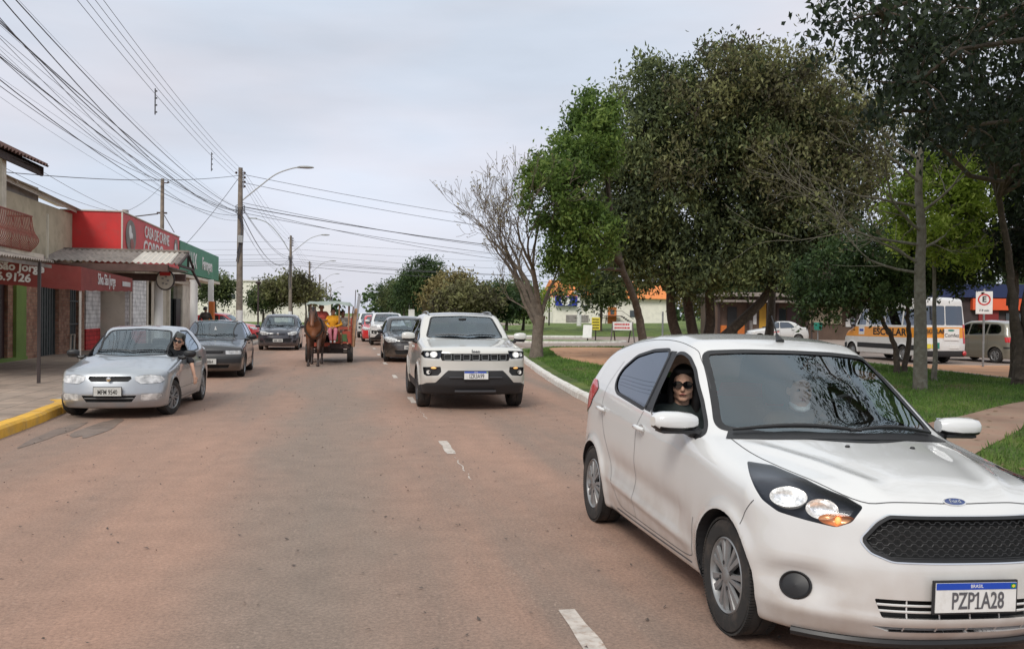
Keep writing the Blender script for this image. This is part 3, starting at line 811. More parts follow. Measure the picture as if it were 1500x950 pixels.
    RW = [(-.55,1.10),(.55,1.10),(.50,1.36),(-.50,1.36)]
    c.panel('rear_window', RW, 'B', M['tint'], par, .005, cond=lambda p: p.y > 2.3, r=.05, seal=.03)
    # aerial
    Hh, _ = c.cast2([(0,1.12)], 'T', 0); h_ = Vector(Hh[0]); a = MB(); a.tube([h_, h_+Vector((0,.02,.022)), h_+Vector((0,.05,.05))], [.030,.018,.008], 10); a.tube([h_+Vector((0,.03,.03)), h_+Vector((0,.13,.17))], [.0055,.004], 6); a.build('aerial', M['black'], par, True)
    # spoiler lip
    s = MB()
    Hh, _ = c.cast2([(x, 2.70) for x in np.linspace(-.5,.5,9)], 'T', .0); s.tube([(q[0], q[1]+.02, q[2]) for q in Hh], .02, 6); s.build('spoiler', P, par, True)
    c.finish(P, par)
    for sy, st in ((0, .0), (2.49, 0)):
        for sg in (-1, 1): wheel(par, sg*.742, sy, KA['hub'], .292, .185, sg, 'cap', st if sy == 0 else 0, 56)
    seats(par, [1.36, 2.15], rear=True); dash(par, .62, .98, .66)
    # move everything so that the roll turns about the left wheels
    for o in kids(root): o.location.x += .8
    return root
M['lamp_black'] = mat('lamp_housing_black', (.010,.013,.022), .35); M['amber_bowl'] = mat('amber_reflector', (.85,.42,.20), .25, .5)
M['grille_dark'] = mat('grille_dark', (.006,.006,.006), .7); M['grille_bar'] = mat('grille_bar', (.028,.028,.029), .5)
M['badge_blue'] = mat('badge_blue', (.015,.04,.16), .2, coat=1)
M['seam'] = mat('panel_gap', (.07,.07,.072), .8)
hero = build_hero()
# ------------------------------------------------------------------ ground, road, pavements
def nmat(name):
    m = bpy.data.materials.new(name); m.use_nodes = True; t = m.node_tree; b = t.nodes['Principled BSDF']
    def N(tp, **k):
        n = t.nodes.new(tp)
        for a, v in k.items():
            if a in n.inputs: n.inputs[a].default_value = v
            else: setattr(n, a, v)
        return n
    def L(a, b_): t.links.new(a, b_)
    return m, t, b, N, L
def road_material():
    m, t, b, N, L = nmat('worn_reddish_asphalt'); co = N('ShaderNodeTexCoord').outputs['Object']
    st = N('ShaderNodeMapping'); st.inputs['Scale'].default_value = (.62, .075, 1); L(co, st.inputs[0])
    big = N('ShaderNodeTexNoise', Scale=1.0, Detail=5., Roughness=.6); L(st.outputs[0], big.inputs[0])
    r1 = N('ShaderNodeValToRGB'); L(big.outputs[0], r1.inputs[0])
    e = r1.color_ramp.elements; e[0].position = .36; e[0].color = (.225,.165,.130,1); e[1].position = .62; e[1].color = (.350,.213,.153,1)
    k = e.new(.5); k.color = (.298,.190,.140,1)
    med = N('ShaderNodeTexNoise', Scale=3.2, Detail=6., Roughness=.7); L(co, med.inputs[0])
    mr = N('ShaderNodeMapRange'); mr.inputs[1].default_value = .3; mr.inputs[2].default_value = .7; mr.inputs[3].default_value = .88; mr.inputs[4].default_value = 1.12; L(med.outputs[0], mr.inputs[0])
    fine = N('ShaderNodeTexNoise', Scale=42., Detail=5., Roughness=.9); L(co, fine.inputs[0])
    mf = N('ShaderNodeMapRange'); mf.inputs[1].default_value = .32; mf.inputs[2].default_value = .68; mf.inputs[3].default_value = .58; mf.inputs[4].default_value = 1.42; L(fine.outputs[0], mf.inputs[0])
    mu = N('ShaderNodeMath', operation='MULTIPLY'); L(mr.outputs[0], mu.inputs[0]); L(mf.outputs[0], mu.inputs[1])
    v = N('ShaderNodeVectorMath', operation='SCALE'); L(r1.outputs[0], v.inputs[0]); L(mu.outputs[0], v.inputs['Scale'])
    # greyer strip worn along the middle of our lane
    sx = N('ShaderNodeSeparateXYZ'); L(co, sx.inputs[0]); wn_ = N('ShaderNodeTexNoise', Scale=.35, Detail=3.); L(co, wn_.inputs[0])
    ad = N('ShaderNodeMath', operation='MULTIPLY_ADD'); ad.inputs[1].default_value = 1.6; L(wn_.outputs[0], ad.inputs[0]); L(sx.outputs[0], ad.inputs[2])
    dd = N('ShaderNodeMath', operation='SUBTRACT'); dd.inputs[1].default_value = .55; L(ad.outputs[0], dd.inputs[0]); ab = N('ShaderNodeMath', operation='ABSOLUTE'); L(dd.outputs[0], ab.inputs[0])
    sg_ = N('ShaderNodeMapRange', interpolation_type='SMOOTHSTEP'); sg_.inputs[1].default_value = 1.05; sg_.inputs[2].default_value = .25; sg_.inputs[4].default_value = .62; L(ab.outputs[0], sg_.inputs[0])
    gx = N('ShaderNodeMix', data_type='RGBA'); gx.inputs[7].default_value = (.220,.175,.140,1); L(sg_.outputs[0], gx.inputs[0]); L(r1.outputs[0], gx.inputs[6]); L(gx.outputs[2], v.inputs[0])
    # pale loose-stone band along the left wheel track, oily spots
    st2 = N('ShaderNodeMapping'); st2.inputs['Scale'].default_value = (1.3, .35, 1); L(co, st2.inputs[0])
    spn = N('ShaderNodeTexNoise', Scale=2.4, Detail=8., Roughness=.75); L(st2.outputs[0], spn.inputs[0])
    sr = N('ShaderNodeMapRange'); sr.inputs[1].default_value = .60; sr.inputs[2].default_value = .70; L(spn.outputs[0], sr.inputs[0])
    sm_ = N('ShaderNodeMath', operation='MULTIPLY'); sm_.inputs[1].default_value = .30; L(sr.outputs[0], sm_.inputs[0])
    x1 = N('ShaderNodeMix', data_type='RGBA'); x1.inputs[7].default_value = (.085,.070,.062,1); L(sm_.outputs[0], x1.inputs[0]); L(v.outputs[0], x1.inputs[6])
    vo = N('ShaderNodeTexVoronoi', feature='F1', Scale=2.6, Randomness=1.); L(co, vo.inputs['Vector'])
    vr = N('ShaderNodeMapRange'); vr.inputs[1].default_value = .055; vr.inputs[2].default_value = .025; L(vo.outputs['Distance'], vr.inputs[0])
    vn = N('ShaderNodeTexNoise', Scale=.6); L(co, vn.inputs[0]); vg = N('ShaderNodeMath', operation='GREATER_THAN'); vg.inputs[1].default_value = .5; L(vn.outputs[0], vg.inputs[0])
    vm_ = N('ShaderNodeMath', operation='MULTIPLY'); L(vr.outputs[0], vm_.inputs[0]); L(vg.outputs[0], vm_.inputs[1])
    vm2 = N('ShaderNodeMath', operation='MULTIPLY'); vm2.inputs[1].default_value = .6; L(vm_.outputs[0], vm2.inputs[0])
    x2 = N('ShaderNodeMix', data_type='RGBA'); x2.inputs[7].default_value = (.045,.04,.036,1); L(vm2.outputs[0], x2.inputs[0]); L(x1.outputs[2], x2.inputs[6])
    # exposed pale aggregate in worn areas
    ch = N('ShaderNodeTexVoronoi', feature='F1', Scale=34.); L(co, ch.inputs['Vector']); cr_ = N('ShaderNodeMapRange'); cr_.inputs[1].default_value = .30; cr_.inputs[2].default_value = .16; L(ch.outputs['Distance'], cr_.inputs[0])
    cm = N('ShaderNodeMapRange'); cm.inputs[1].default_value = .50; cm.inputs[2].default_value = .62; cm.inputs[4].default_value = .42; L(spn.outputs[0], cm.inputs[0]); cx = N('ShaderNodeMath', operation='MULTIPLY'); L(cr_.outputs[0], cx.inputs[0]); L(cm.outputs[0], cx.inputs[1])
    x3 = N('ShaderNodeMix', data_type='RGBA'); x3.inputs[7].default_value = (.56,.43,.34,1); L(cx.outputs[0], x3.inputs[0]); L(x2.outputs[2], x3.inputs[6])
    L(x3.outputs[2], b.inputs['Base Color']); b.inputs['Roughness'].default_value = .82
    bp = N('ShaderNodeBump', Strength=.5, Distance=.012); L(fine.outputs[0], bp.inputs['Height']); L(bp.outputs[0], b.inputs['Normal'])
    return m
def grass_material(name, c1, c2, c3):
    m, t, b, N, L = nmat(name); co = N('ShaderNodeTexCoord').outputs['Object']
    a = N('ShaderNodeTexNoise', Scale=.7, Detail=6., Roughness=.65); L(co, a.inputs[0])
    r = N('ShaderNodeValToRGB'); L(a.outputs[0], r.inputs[0]); e = r.color_ramp.elements
    e[0].position = .34; e[0].color = (*c1,1); e[1].position = .66; e[1].color = (*c3,1); k = e.new(.5); k.color = (*c2,1)
    f = N('ShaderNodeTexNoise', Scale=38., Detail=4., Roughness=.8); L(co, f.inputs[0])
    mf = N('ShaderNodeMapRange'); mf.inputs[1].default_value = .3; mf.inputs[2].default_value = .7; mf.inputs[3].default_value = .55; mf.inputs[4].default_value = 1.45; L(f.outputs[0], mf.inputs[0])
    v = N('ShaderNodeVectorMath', operation='SCALE'); L(r.outputs[0], v.inputs[0]); L(mf.outputs[0], v.inputs['Scale']); sn = N('ShaderNodeTexNoise', Scale=.55, Detail=7., Roughness=.7); L(co, sn.inputs[0]); sr = N('ShaderNodeMapRange'); sr.inputs[1].default_value = .57; sr.inputs[2].default_value = .66; sr.inputs[4].default_value = .75; L(sn.outputs[0], sr.inputs[0])
    sx_ = N('ShaderNodeMix', data_type='RGBA'); sx_.inputs[7].default_value = (.20,.15,.085,1); L(sr.outputs[0], sx_.inputs[0]); L(v.outputs[0], sx_.inputs[6]); L(sx_.outputs[2], b.inputs['Base Color'])
    b.inputs['Roughness'].default_value = .9
    bp = N('ShaderNodeBump', Strength=.9, Distance=.05); L(f.outputs[0], bp.inputs['Height']); L(bp.outputs[0], b.inputs['Normal']); return m
def dirt_material(name, c1, c2):
    return mat(name, c1, .95, noise=(1.1,.22), dirt=(2.2, c2, .8), bump=(14,.6))
M['road'] = road_material(); M['grass'] = grass_material('mown_grass', (.055,.085,.014), (.095,.150,.022), (.16,.20,.035))
M['dirt'] = dirt_material('orange_earth', (.45,.235,.125), (.36,.25,.17)); M['path'] = dirt_material('trodden_path', (.30,.19,.135), (.24,.20,.14))
M['far_road'] = mat('side_street_asphalt', (.27,.215,.185), .85, noise=(.8,.15), dirt=(1.5,(.34,.24,.17),.6), bump=(60,.3))
M['kerb_white'] = mat('whitewashed_kerb', (.70,.68,.64), .8, noise=(6,.10), dirt=(5,(.35,.27,.2),.55), bump=(20,.4))
M['kerb_yellow'] = mat('yellow_kerb_paint', (.72,.40,.045), .75, noise=(6,.12), dirt=(4,(.36,.25,.13),.6), bump=(20,.4))
M['concrete'] = mat('weathered_concrete', (.33,.30,.27), .9, noise=(3,.15), dirt=(5,(.2,.17,.14),.6), bump=(25,.3))
M['line'] = mat('worn_road_paint', (.52,.47,.42), .8, noise=(9,.2), dirt=(22,(.33,.235,.18),1.0))
def pavement_material():
    m, t, b, N, L = nmat('pavement_slabs'); co = N('ShaderNodeTexCoord').outputs['Object']
    br = N('ShaderNodeTexBrick', Scale=1.0); br.offset = 0; br.inputs['Color1'].default_value = (.345,.262,.205,1); br.inputs['Color2'].default_value = (.295,.232,.185,1); br.inputs['Mortar'].default_value = (.16,.125,.10,1)
    br.inputs['Mortar Size'].default_value = .012; br.inputs['Brick Width'].default_value = .5; br.inputs['Row Height'].default_value = .5; L(co, br.inputs[0])
    a = N('ShaderNodeTexNoise', Scale=1.4, Detail=7., Roughness=.7); L(co, a.inputs[0])
    mf = N('ShaderNodeMapRange'); mf.inputs[1].default_value = .3; mf.inputs[2].default_value = .7; mf.inputs[3].default_value = .66; mf.inputs[4].default_value = 1.25; L(a.outputs[0], mf.inputs[0])
    v = N('ShaderNodeVectorMath', operation='SCALE'); L(br.outputs[0], v.inputs[0]); L(mf.outputs[0], v.inputs['Scale']); L(v.outputs[0], b.inputs['Base Color']); b.inputs['Roughness'].default_value = .9
    bp = N('ShaderNodeBump', Strength=.4, Distance=.01); L(br.outputs['Fac'], bp.inputs['Height']); bp.invert = True; L(bp.outputs[0], b.inputs['Normal']); return m
M['pave'] = pavement_material()
def sheet(name, pts, z, m, thick=0.):
    mb = MB()
    if thick: mb.prism(pts, thick, Matrix.Translation((0,0,z-thick)))
    else: mb.add([(x, y, z) for x, y in pts], [tuple(range(len(pts)))])
    o = mb.build(name, m)
    if area2(pts) < 0: o.data.flip_normals()
    return tag(o, kind='structure')
def kerb(name, line, w, h, m, side=1, z=0, stone=.9):
    """kerb stones along a line: separate stones with open joints, slightly uneven"""
    L = [Vector(p).to_3d() for p in line]; rr = random.Random(3); mb = MB(); acc = [0]
    for i in range(len(L)-1): acc.append(acc[-1]+(L[i+1]-L[i]).length)
    def at_(d):
        for i in range(len(L)-1):
            if d <= acc[i+1] or i == len(L)-2:
                t = (d-acc[i])/max(1e-6, acc[i+1]-acc[i]); return L[i].lerp(L[i+1], t), (L[i+1]-L[i]).normalized()
    far = acc[-1] > 90; stone = 3. if far else stone; d = 0
    while d < acc[-1]-.05:
        e = min(d+stone*rr.uniform(.9,1.1), acc[-1]); j = rr.uniform(-.008,.008); sh = rr.uniform(-.008,.008); ns = 3 if e-d > 1.5 else 2; rings = []
        for k in range(ns+1):
            q, t = at_(d+.008+(e-d-.016)*k/ns); o = Vector((t.y,-t.x,0))*side; q = q+o*(sh-.055)
            rings.append([q+Vector((0,0,z-.05)), q+o*w*.05+Vector((0,0,z+h*.75+j)), q+o*w*.20+Vector((0,0,z+h+j)), q+o*w+Vector((0,0,z+h+j*.5)), q+o*w+Vector((0,0,z-.05))])
        V = [v for r_ in rings for v in r_]; F = [(k*5+i, k*5+5+i, k*5+6+i, k*5+1+i) for k in range(ns) for i in range(4)]+[tuple(range(5))[::-1], tuple(ns*5+i for i in range(5))]
        mb.add(V, F); d = e
    o = mb.build(name, m); bm = bmesh.new(); bm.from_mesh(o.data); bmesh.ops.recalc_face_normals(bm, faces=bm.faces); bm.to_mesh(o.data); bm.free()
    return tag(o, kind='structure')
# base earth to the horizon
tag(MB().add([(-1500,-300,-.02),(1500,-300,-.02),(1500,2500,-.02),(-1500,2500,-.02)], [(0,1,2,3)]).build('ground', M['grass']), kind='structure')
sheet('road', [(-4.6,-30),(12,-30),(12,400),(-4.6,400)], 0, M['road'])
sheet('side_street', [(9,44),(60,44),(60,62),(9,62)], .004, M['far_road'])          # the street that crosses at the turn
sheet('side_street_left', [(-60,64),(-4.5,64),(-4.5,74),(-60,74)], .004, M['far_road'])
sheet('parallel_road', [(17.0,-30),(30,-30),(30,400),(17.6,400),(17.6,26)], .002, M['far_road'])
# median
near = smooth_line([(4.0,-6),(4.02,4),(4.12,10),(4.38,15.8),(5.1,23),(6.07,30.6),(6.75,35.6),(7.6,38.8)], 8)
far_side = [(9.5,41.2),(13.5,42.0),(17.2,41.0),(17.7,36),(17.6,26.2),(17.35,23.5),(16.9,19.8),(16.0,12),(15.5,0),(15.5,-6)]
med = near+far_side
sheet('median', [(x, y) for x, y in med][::-1], .11, M['grass'], .12)
kerb('median_kerb', [p for p in near], .16, .135, M['kerb_white'], 1)
kerb('median_kerb_far', [near[-1]]+far_side, .14, .125, M['concrete'], 1)
sheet('earth_patch', smooth_line([(7.6,24.5),(9.5,20.8),(12.5,19.6),(14.8,24),(15.6,33),(14.5,39),(11.5,40.6),(9.2,39.6),(8.2,35),(7.4,30),(7.6,24.5)], 4)[:-1], .116, M['dirt'])
sheet('footpath', smooth_line([(4.2,6.4),(6.0,8.0),(8.3,10.0),(10.6,11.8),(15.6,14.2),(16.2,16.0),(12.6,14.6),(9.4,12.3),(7.2,10.8),(5.2,9.4),(4.2,8.8)], 4), .118, M['path'])
sheet('earth_verge', [(17.5,24.9),(17.4,21.5),(18.2,18),(40,10),(40,25.5),(19.2,28.5)], .01, M['dirt'])
isl = smooth_line([(8.6,50.5),(11.5,49.6),(15.5,50.6),(16.6,52.2),(14,53.4),(10.2,53.2),(8.6,50.5)], 5)[:-1]
sheet('traffic_island', isl, .10, M['grass'], .12); kerb('island_kerb', isl+[isl[0]], .12, .12, M['kerb_white'], -1)
sheet('far_median', [(6.9,63),(17,63),(17.2,66),(17.2,380),(6.9,380)], .10, M['grass'], .12)
kerb('far_median_kerb', [(17,63),(6.9,63),(6.9,120),(6.9,380)], .16, .13, M['kerb_white'], 1)
mound = MB(); V = []; F = []
for i in range(25):
    for j in range(13):
        x = 17+ i*2.6; y = 66+j*5.; h = .9*math.sin(math.pi*min(1,max(0,i/24)))**.5*math.sin(math.pi*j/12)
        V.append((x, y, .02+h))
for i in range(24):
    for j in range(12): F.append((i*13+j, (i+1)*13+j, (i+1)*13+j+1, i*13+j+1))
tag(mound.add(V, F).build('grass_mound', M['grass'], None, True), kind='structure')
# left pavement
lk = smooth_line([(-4.25,-8),(-4.25,6),(-4.27,12),(-4.38,15.0),(-4.62,15.7)], 6)
sheet('pavement', [(-4.40,-8),(-4.40,15.1),(-4.6,15.8),(-4.45,64),(-13,64),(-13,-8)][::-1], .125, M['pave'], .14)
kerb('yellow_kerb', lk, .22, .14, M['kerb_yellow'], -1)
kerb('pavement_kerb', [(-4.62,15.7),(-4.45,20),(-4.45,64)], .18, .135, M['concrete'], -1)
sheet('left_verge', [(-60,74.2),(-4.6,74.2),(-4.6,380),(-60,380)], .06, M['grass'], .08)
kerb('left_verge_kerb', [(-60,74.1),(-4.6,74.1),(-4.6,380)], .16, .12, M['kerb_white'], -1)
# lane dashes
md = MB(); rr = random.Random(5)
for y in (4.0-6.0, 4.0-.45, 10.15, 16.0, 22.2, 28.2, 34.2, 40.2, 46.2, 52.2, 58, 70, 82, 94, 110, 126):
    L_ = 1.15 if y != 10.15 else 1.05
    ys = np.linspace(y, y+L_, 6); V = []
    for yy in ys: V += [(1.14+rr.uniform(-.010,.010), yy, .004), (1.245+rr.uniform(-.010,.010), yy, .004)]
    md.add(V, [(2*i, 2*i+1, 2*i+3, 2*i+2) for i in range(5)])
for y0, y1, x, w in ((8.3,9.9,1.20,.020),(13.5,15.6,1.20,.02)):
    ys = np.linspace(y0, y1, 26); V = []
    for i, yy in enumerate(ys): wv = w*(.25+.6*abs(math.sin(i*1.7)))*.5; cx = x+.012*math.sin(i*.9); V += [(cx-wv, yy, .0035), (cx+wv, yy, .0035)]
    md.add(V, [(2*i, 2*i+1, 2*i+3, 2*i+2) for i in range(25) if rr.random() < .5])
tag(md.build('lane_dashes', M['line']), kind='structure')
# repair patch of grey asphalt and oil tracks by the kerb
def blob(name, cx, cy, rx, ry, z, m, seed, n=28):
    r_ = random.Random(seed); ph = [r_.uniform(0,6.28) for _ in range(4)]
    pts = []
    for i in range(n):
        a = 2*math.pi*i/n; k = 1+.16*math.sin(2*a+ph[0])+.12*math.sin(3*a+ph[1])+.07*math.sin(7*a+ph[2])
        pts.append((cx+rx*k*math.cos(a), cy+ry*k*math.sin(a)))
    return sheet(name, pts, z, m)
M['patch'] = mat('asphalt_repair', (.285,.215,.170), .85, noise=(2,.12), bump=(90,.35), dirt=(6,(.36,.25,.18),.6))
M['oil'] = mat('oil_stain', (.17,.125,.10), .6, noise=(4,.2), dirt=(7,(.24,.17,.13),.9))

blob('oil_stain', -3.72, 12.4, .12, 1.1, .0044, M['oil'], 2); blob('oil_stain', -3.32, 12.9, .16, 1.2, .0046, M['oil'], 3)

# grass blades on the near median and mound: one mass
def grass_tufts(name, region, n, h, m, seed, zb=.11, avoid=None):
    r_ = np.random.default_rng(seed); P = []
    xs = [p[0] for p in region]; ys = [p[1] for p in region]
    while len(P) < n:
        x, y = r_.uniform(min(xs), max(xs)), r_.uniform(min(ys), max(ys))
        if inpoly(x, y, region) and not (avoid and any(inpoly(x, y, a) for a in avoid)): P.append((x, y))
    P = np.array(P); a = r_.uniform(0, 6.28, n); hh = h*r_.uniform(.5,1.3,n); w = .006+hh*.10; ln = r_.uniform(-.5,.5,(n,2))*hh[:,None]
    V = np.zeros((n,3,3)); V[:,0,:2] = P-np.stack([np.cos(a),np.sin(a)],1)*w[:,None]; V[:,1,:2] = P+np.stack([np.cos(a),np.sin(a)],1)*w[:,None]; V[:,2,:2] = P+ln
    V[:,:2,2] = zb-.005; V[:,2,2] = zb+hh
    return tag(link(name, arr_mesh(name, V.reshape(-1,3), np.arange(3*n).reshape(-1,3), False), m), 'short green grass growing on the median beside the road', 'grass', kind='stuff')
M['blade'] = grass_material('grass_blades', (.06,.12,.02), (.10,.20,.03), (.17,.26,.05))

path_ = smooth_line([(4.2,6.4),(6.0,8.0),(8.3,10.0),(10.6,11.8),(15.6,14.2),(16.2,16.0),(12.6,14.6),(9.4,12.3),(7.2,10.8),(5.2,9.4),(4.2,8.8)], 4)
earth_ = smooth_line([(7.6,24.5),(9.5,20.8),(12.5,19.6),(14.8,24),(15.6,33),(14.5,39),(11.5,40.6),(9.2,39.6),(8.2,35),(7.4,30),(7.6,24.5)], 4)[:-1]
inner = [(4.5,3),(4.55,10),(4.8,15.8),(5.5,23),(6.5,30.6),(7.2,36),(9.5,40.8),(13.5,41.6),(17,40.6),(17.4,36),(17.3,26.2),(16.6,19.8),(15.8,12),(15.2,3)]
grass_tufts('median_grass', inner, 60000, .075, M['blade'], 4, .11, [path_, earth_])
def litter():      # fallen leaves, grit and pebbles
    rng = np.random.default_rng(3)
    for nm, n, reg, z, s, mt, lb in (('fallen_leaves', 900, (4.6,16,4,36), .125, .05, 'leaf_litter', 'brown fallen leaves scattered over the median grass and path'), ('road_grit', 1500, (-4.4,4.0,3,30), .006, .016, 'grit', 'small dark stones and grit lying on the road surface')):
        P = np.stack([rng.uniform(reg[0],reg[1],n), rng.uniform(reg[2],reg[3],n), np.full(n, z)], 1); a = rng.uniform(0,6.28,n); ss = s*rng.uniform(.4,1.3,n); V = np.zeros((n,4,3))
        for k in range(4): V[:,k,0] = P[:,0]+np.cos(a+k*1.57)*ss*(.5 if k % 2 else 1); V[:,k,1] = P[:,1]+np.sin(a+k*1.57)*ss*(.5 if k % 2 else 1); V[:,k,2] = z+rng.uniform(0,.012,n)
        tag(link(nm, arr_mesh(nm, V.reshape(-1,3), np.arange(4*n).reshape(-1,4), False), M[mt]), lb, 'litter', kind='stuff')
M['leaf_litter'] = mat('dry_leaf', (.16,.10,.05), .8, noise=(3,.3)); M['grit'] = mat('dark_grit', (.09,.07,.06), .9)
litter()
# ------------------------------------------------------------------ trees
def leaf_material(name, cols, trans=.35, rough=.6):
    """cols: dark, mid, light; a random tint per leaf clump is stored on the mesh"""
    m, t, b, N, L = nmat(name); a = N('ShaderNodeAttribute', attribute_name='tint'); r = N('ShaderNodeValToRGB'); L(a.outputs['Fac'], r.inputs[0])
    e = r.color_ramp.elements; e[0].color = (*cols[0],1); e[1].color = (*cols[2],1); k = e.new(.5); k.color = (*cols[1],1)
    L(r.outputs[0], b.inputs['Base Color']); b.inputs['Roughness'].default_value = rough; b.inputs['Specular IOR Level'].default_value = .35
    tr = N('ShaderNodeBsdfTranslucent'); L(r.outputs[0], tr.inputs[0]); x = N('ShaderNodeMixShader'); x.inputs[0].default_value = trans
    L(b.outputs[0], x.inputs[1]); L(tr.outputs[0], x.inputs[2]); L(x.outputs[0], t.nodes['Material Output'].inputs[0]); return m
def leaves(name, pts, spread, per, size, m, parent, rng, droop=.2, aspect=.42, tint=None, tv=.22):
    """per leaves round each point; one mesh"""
    pts = np.asarray(pts); k = len(pts); n = k*per
    c = np.repeat(pts, per, 0)+np.clip(rng.normal(0, 1, (n,3)), -1.7, 1.7)*np.asarray(spread)*rng.uniform(.25,1.1,(n,1))
    d = rng.normal(0,1,(n,3)); d[:,2] -= droop*2; d /= np.linalg.norm(d,axis=1)[:,None]
    u = rng.normal(0,1,(n,3)); u -= d*(u*d).sum(1)[:,None]; u /= np.linalg.norm(u,axis=1)[:,None]
    s = size*rng.uniform(.6,1.35,(n,1)); w = s*aspect; nn = np.cross(d,u)*s*.12
    V = np.stack([c-d*s*.5, c-d*s*.02+u*w*.5+nn, c+d*s*.5, c-d*s*.02-u*w*.5+nn], 1).reshape(-1,3)
    me = arr_mesh(name, V, np.arange(4*n).reshape(-1,4), False)
    at = me.attributes.new('tint', 'FLOAT', 'FACE')
    base = rng.uniform(.15,.85,k) if tint is None else np.asarray(tint)
    at.data.foreach_set('value', np.clip(np.repeat(base,per)+rng.normal(0,tv,n),0,1).astype(np.float32))
    return link(name, me, m, parent)
def wobble(a, b, n, amp, rng, sag=0.):
    a, b = np.array(a, float), np.array(b, float); t = np.linspace(0,1,n); L = np.linalg.norm(b-a)
    P = a+(b-a)*t[:,None]; o = np.cumsum(rng.normal(0,1,(n,3)),0); o -= o[0]; o -= t[:,None]*o[-1]
    P = P+o*amp*L/np.sqrt(n); P[:,2] += sag*L*np.sin(t*math.pi)
    return P
def branch_pt(paths, rng, lo=.35):
    p, r = paths[rng.integers(len(paths))]; i = int(len(p)*rng.uniform(lo,1)); i = min(i, len(p)-1); return p[i], r[i]
def leafy_tree(name, label, base, trunks, lobes, nclump, per, lsize, lm, bark, seed, spread=.42, group=None, droop=.2, r0=.16, shell=.55, cat='tree', aspect=.42, tv=.22, sub=3, tw=.02):
    """trunks: polylines (world); lobes: (x,y,z,rx,ry,rz) world"""
    rng = np.random.default_rng(seed); root = thing(name, label, cat, base, 0, group); B = np.array(base, float)
    tb = MB(); paths = []
    for tr in trunks:
        P = smooth_line([tuple(np.array(p)-B) for p in tr], 5); k = len(P); rs = [r0*(1-.55*i/(k-1)) for i in range(k)]
        rs = [r*(1+.5*math.exp(-i*.9)) if tr is trunks[0] else r for i, r in enumerate(rs)]
        tb.tube([tuple(np.array(p)+rng.normal(0,.012,3)) for p in P], rs, 10); paths.append((np.array(P), rs))
    tb.build('trunk', bark, root, True)
    vol = np.array([l[3]*l[4]*l[5] for l in lobes])**.67; pr = vol/vol.sum()
    limb = MB(); ends = []; lp = []
    for l in lobes:             # a limb into each lobe
        c = np.array(l[:3])-B
        cand = np.vstack([p[int(len(p)*.4):] for p, _ in paths]); i = np.argmin(np.linalg.norm(cand-c, axis=1)+np.maximum(0, cand[:,2]-c[2])*2)
        P = wobble(cand[i], c, 7, .10, rng, .05); rs = list(np.linspace(r0*.45, r0*.16, 7)); limb.tube(P, rs, 7); lp.append((P, rs))
    for _ in range(nclump):
        l = lobes[rng.choice(len(lobes), p=pr)]; v = rng.normal(0,1,3); v /= np.linalg.norm(v); q = rng.uniform(shell,1.0)**.5 if rng.random() < .8 else rng.uniform(.1,1)
        p = np.array(l[:3])-B+v*np.array(l[3:])*q; ends.append(p)
    ends = np.array(ends)
    for i, p in enumerate(ends):
        if i % sub: continue
        best = None; allp = np.vstack([q[2:] for q, _ in lp]); j = np.argmin(np.linalg.norm(allp-p, axis=1)); a = allp[j]
        P = wobble(a, p, 5, .12, rng, .04); limb.tube(P, list(np.linspace(tw*1.6, tw*.35, 5)), 5, cap=False)
    limb.build('limbs', bark, root)
    tint = .5+.28*np.sin(ends[:,0]*1.3+seed)*np.cos(ends[:,1]*1.1+ends[:,2]*1.5)+rng.normal(0,.16,len(ends))
    leaves('crown', ends, spread, per, lsize, lm, root, rng, droop, aspect, tint, tv)
    return root
def grow(mb, p, d, L, r, depth, rng, up=.12, spread=.55, ends=None, kink=.12, minr=.006, nseg=4, ratio=.74, kids_n=(2,3)):
    pts = [p.copy()]; rs = [r]; q = p.copy(); dd = d.copy()
    for i in range(nseg):
        dd = dd+rng.normal(0, kink, 3); dd[2] += up*.3; dd /= np.linalg.norm(dd); q = q+dd*L/nseg; pts.append(q.copy()); rs.append(max(minr, r*(1-.35*(i+1)/nseg)))
    mb.tube([tuple(a) for a in pts], rs, 7 if r > .03 else 4, cap=False)
    if depth == 0 or rs[-1] <= minr*1.02 and depth < 2:
        if ends is not None: ends.append(q)
        return
    for k in range(rng.integers(kids_n[0], kids_n[1]+1)):
        v = rng.normal(0,1,3); v -= dd*v.dot(dd); v /= np.linalg.norm(v); nd = dd+v*spread*rng.uniform(.5,1.2); nd[2] += up; nd /= np.linalg.norm(nd)
        grow(mb, q, nd, L*ratio*rng.uniform(.8,1.15), rs[-1]*rng.uniform(.62,.85), depth-1, rng, up, spread, ends, kink, minr, nseg, ratio, kids_n)
    if depth > 1:
        for k in range(1):
            i = rng.integers(1, len(pts)-1); v = rng.normal(0,1,3); v /= np.linalg.norm(v); nd = dd*.6+v*spread*1.3; nd[2] += up; nd /= np.linalg.norm(nd)
            grow(mb, pts[i], nd, L*.6, rs[i]*.5, depth-2, rng, up, spread, ends, kink, minr, nseg, ratio, kids_n)
def bark_material(name, c, c2): return mat(name, c, .92, noise=(7,.25), dirt=(9,c2,.8), bump=(22,.8))
M['bark_grey'] = bark_material('pale_grey_bark', (.165,.135,.108), (.085,.068,.055)); M['bark_dark'] = bark_material('dark_bark', (.075,.058,.045), (.15,.12,.09)); M['bark_lichen'] = bark_material('lichen_bark', (.15,.135,.105), (.24,.24,.20))
M['leaf_dark'] = leaf_material('dark_olive_leaves', ((.040,.054,.028), (.10,.13,.056), (.26,.30,.12)), .45)
M['leaf_brown'] = leaf_material('brownish_olive_leaves', ((.060,.052,.034), (.145,.140,.068), (.30,.31,.13)), .45)
M['leaf_green'] = leaf_material('fresh_green_leaves', ((.05,.085,.024), (.12,.20,.042), (.25,.34,.085)), .5)
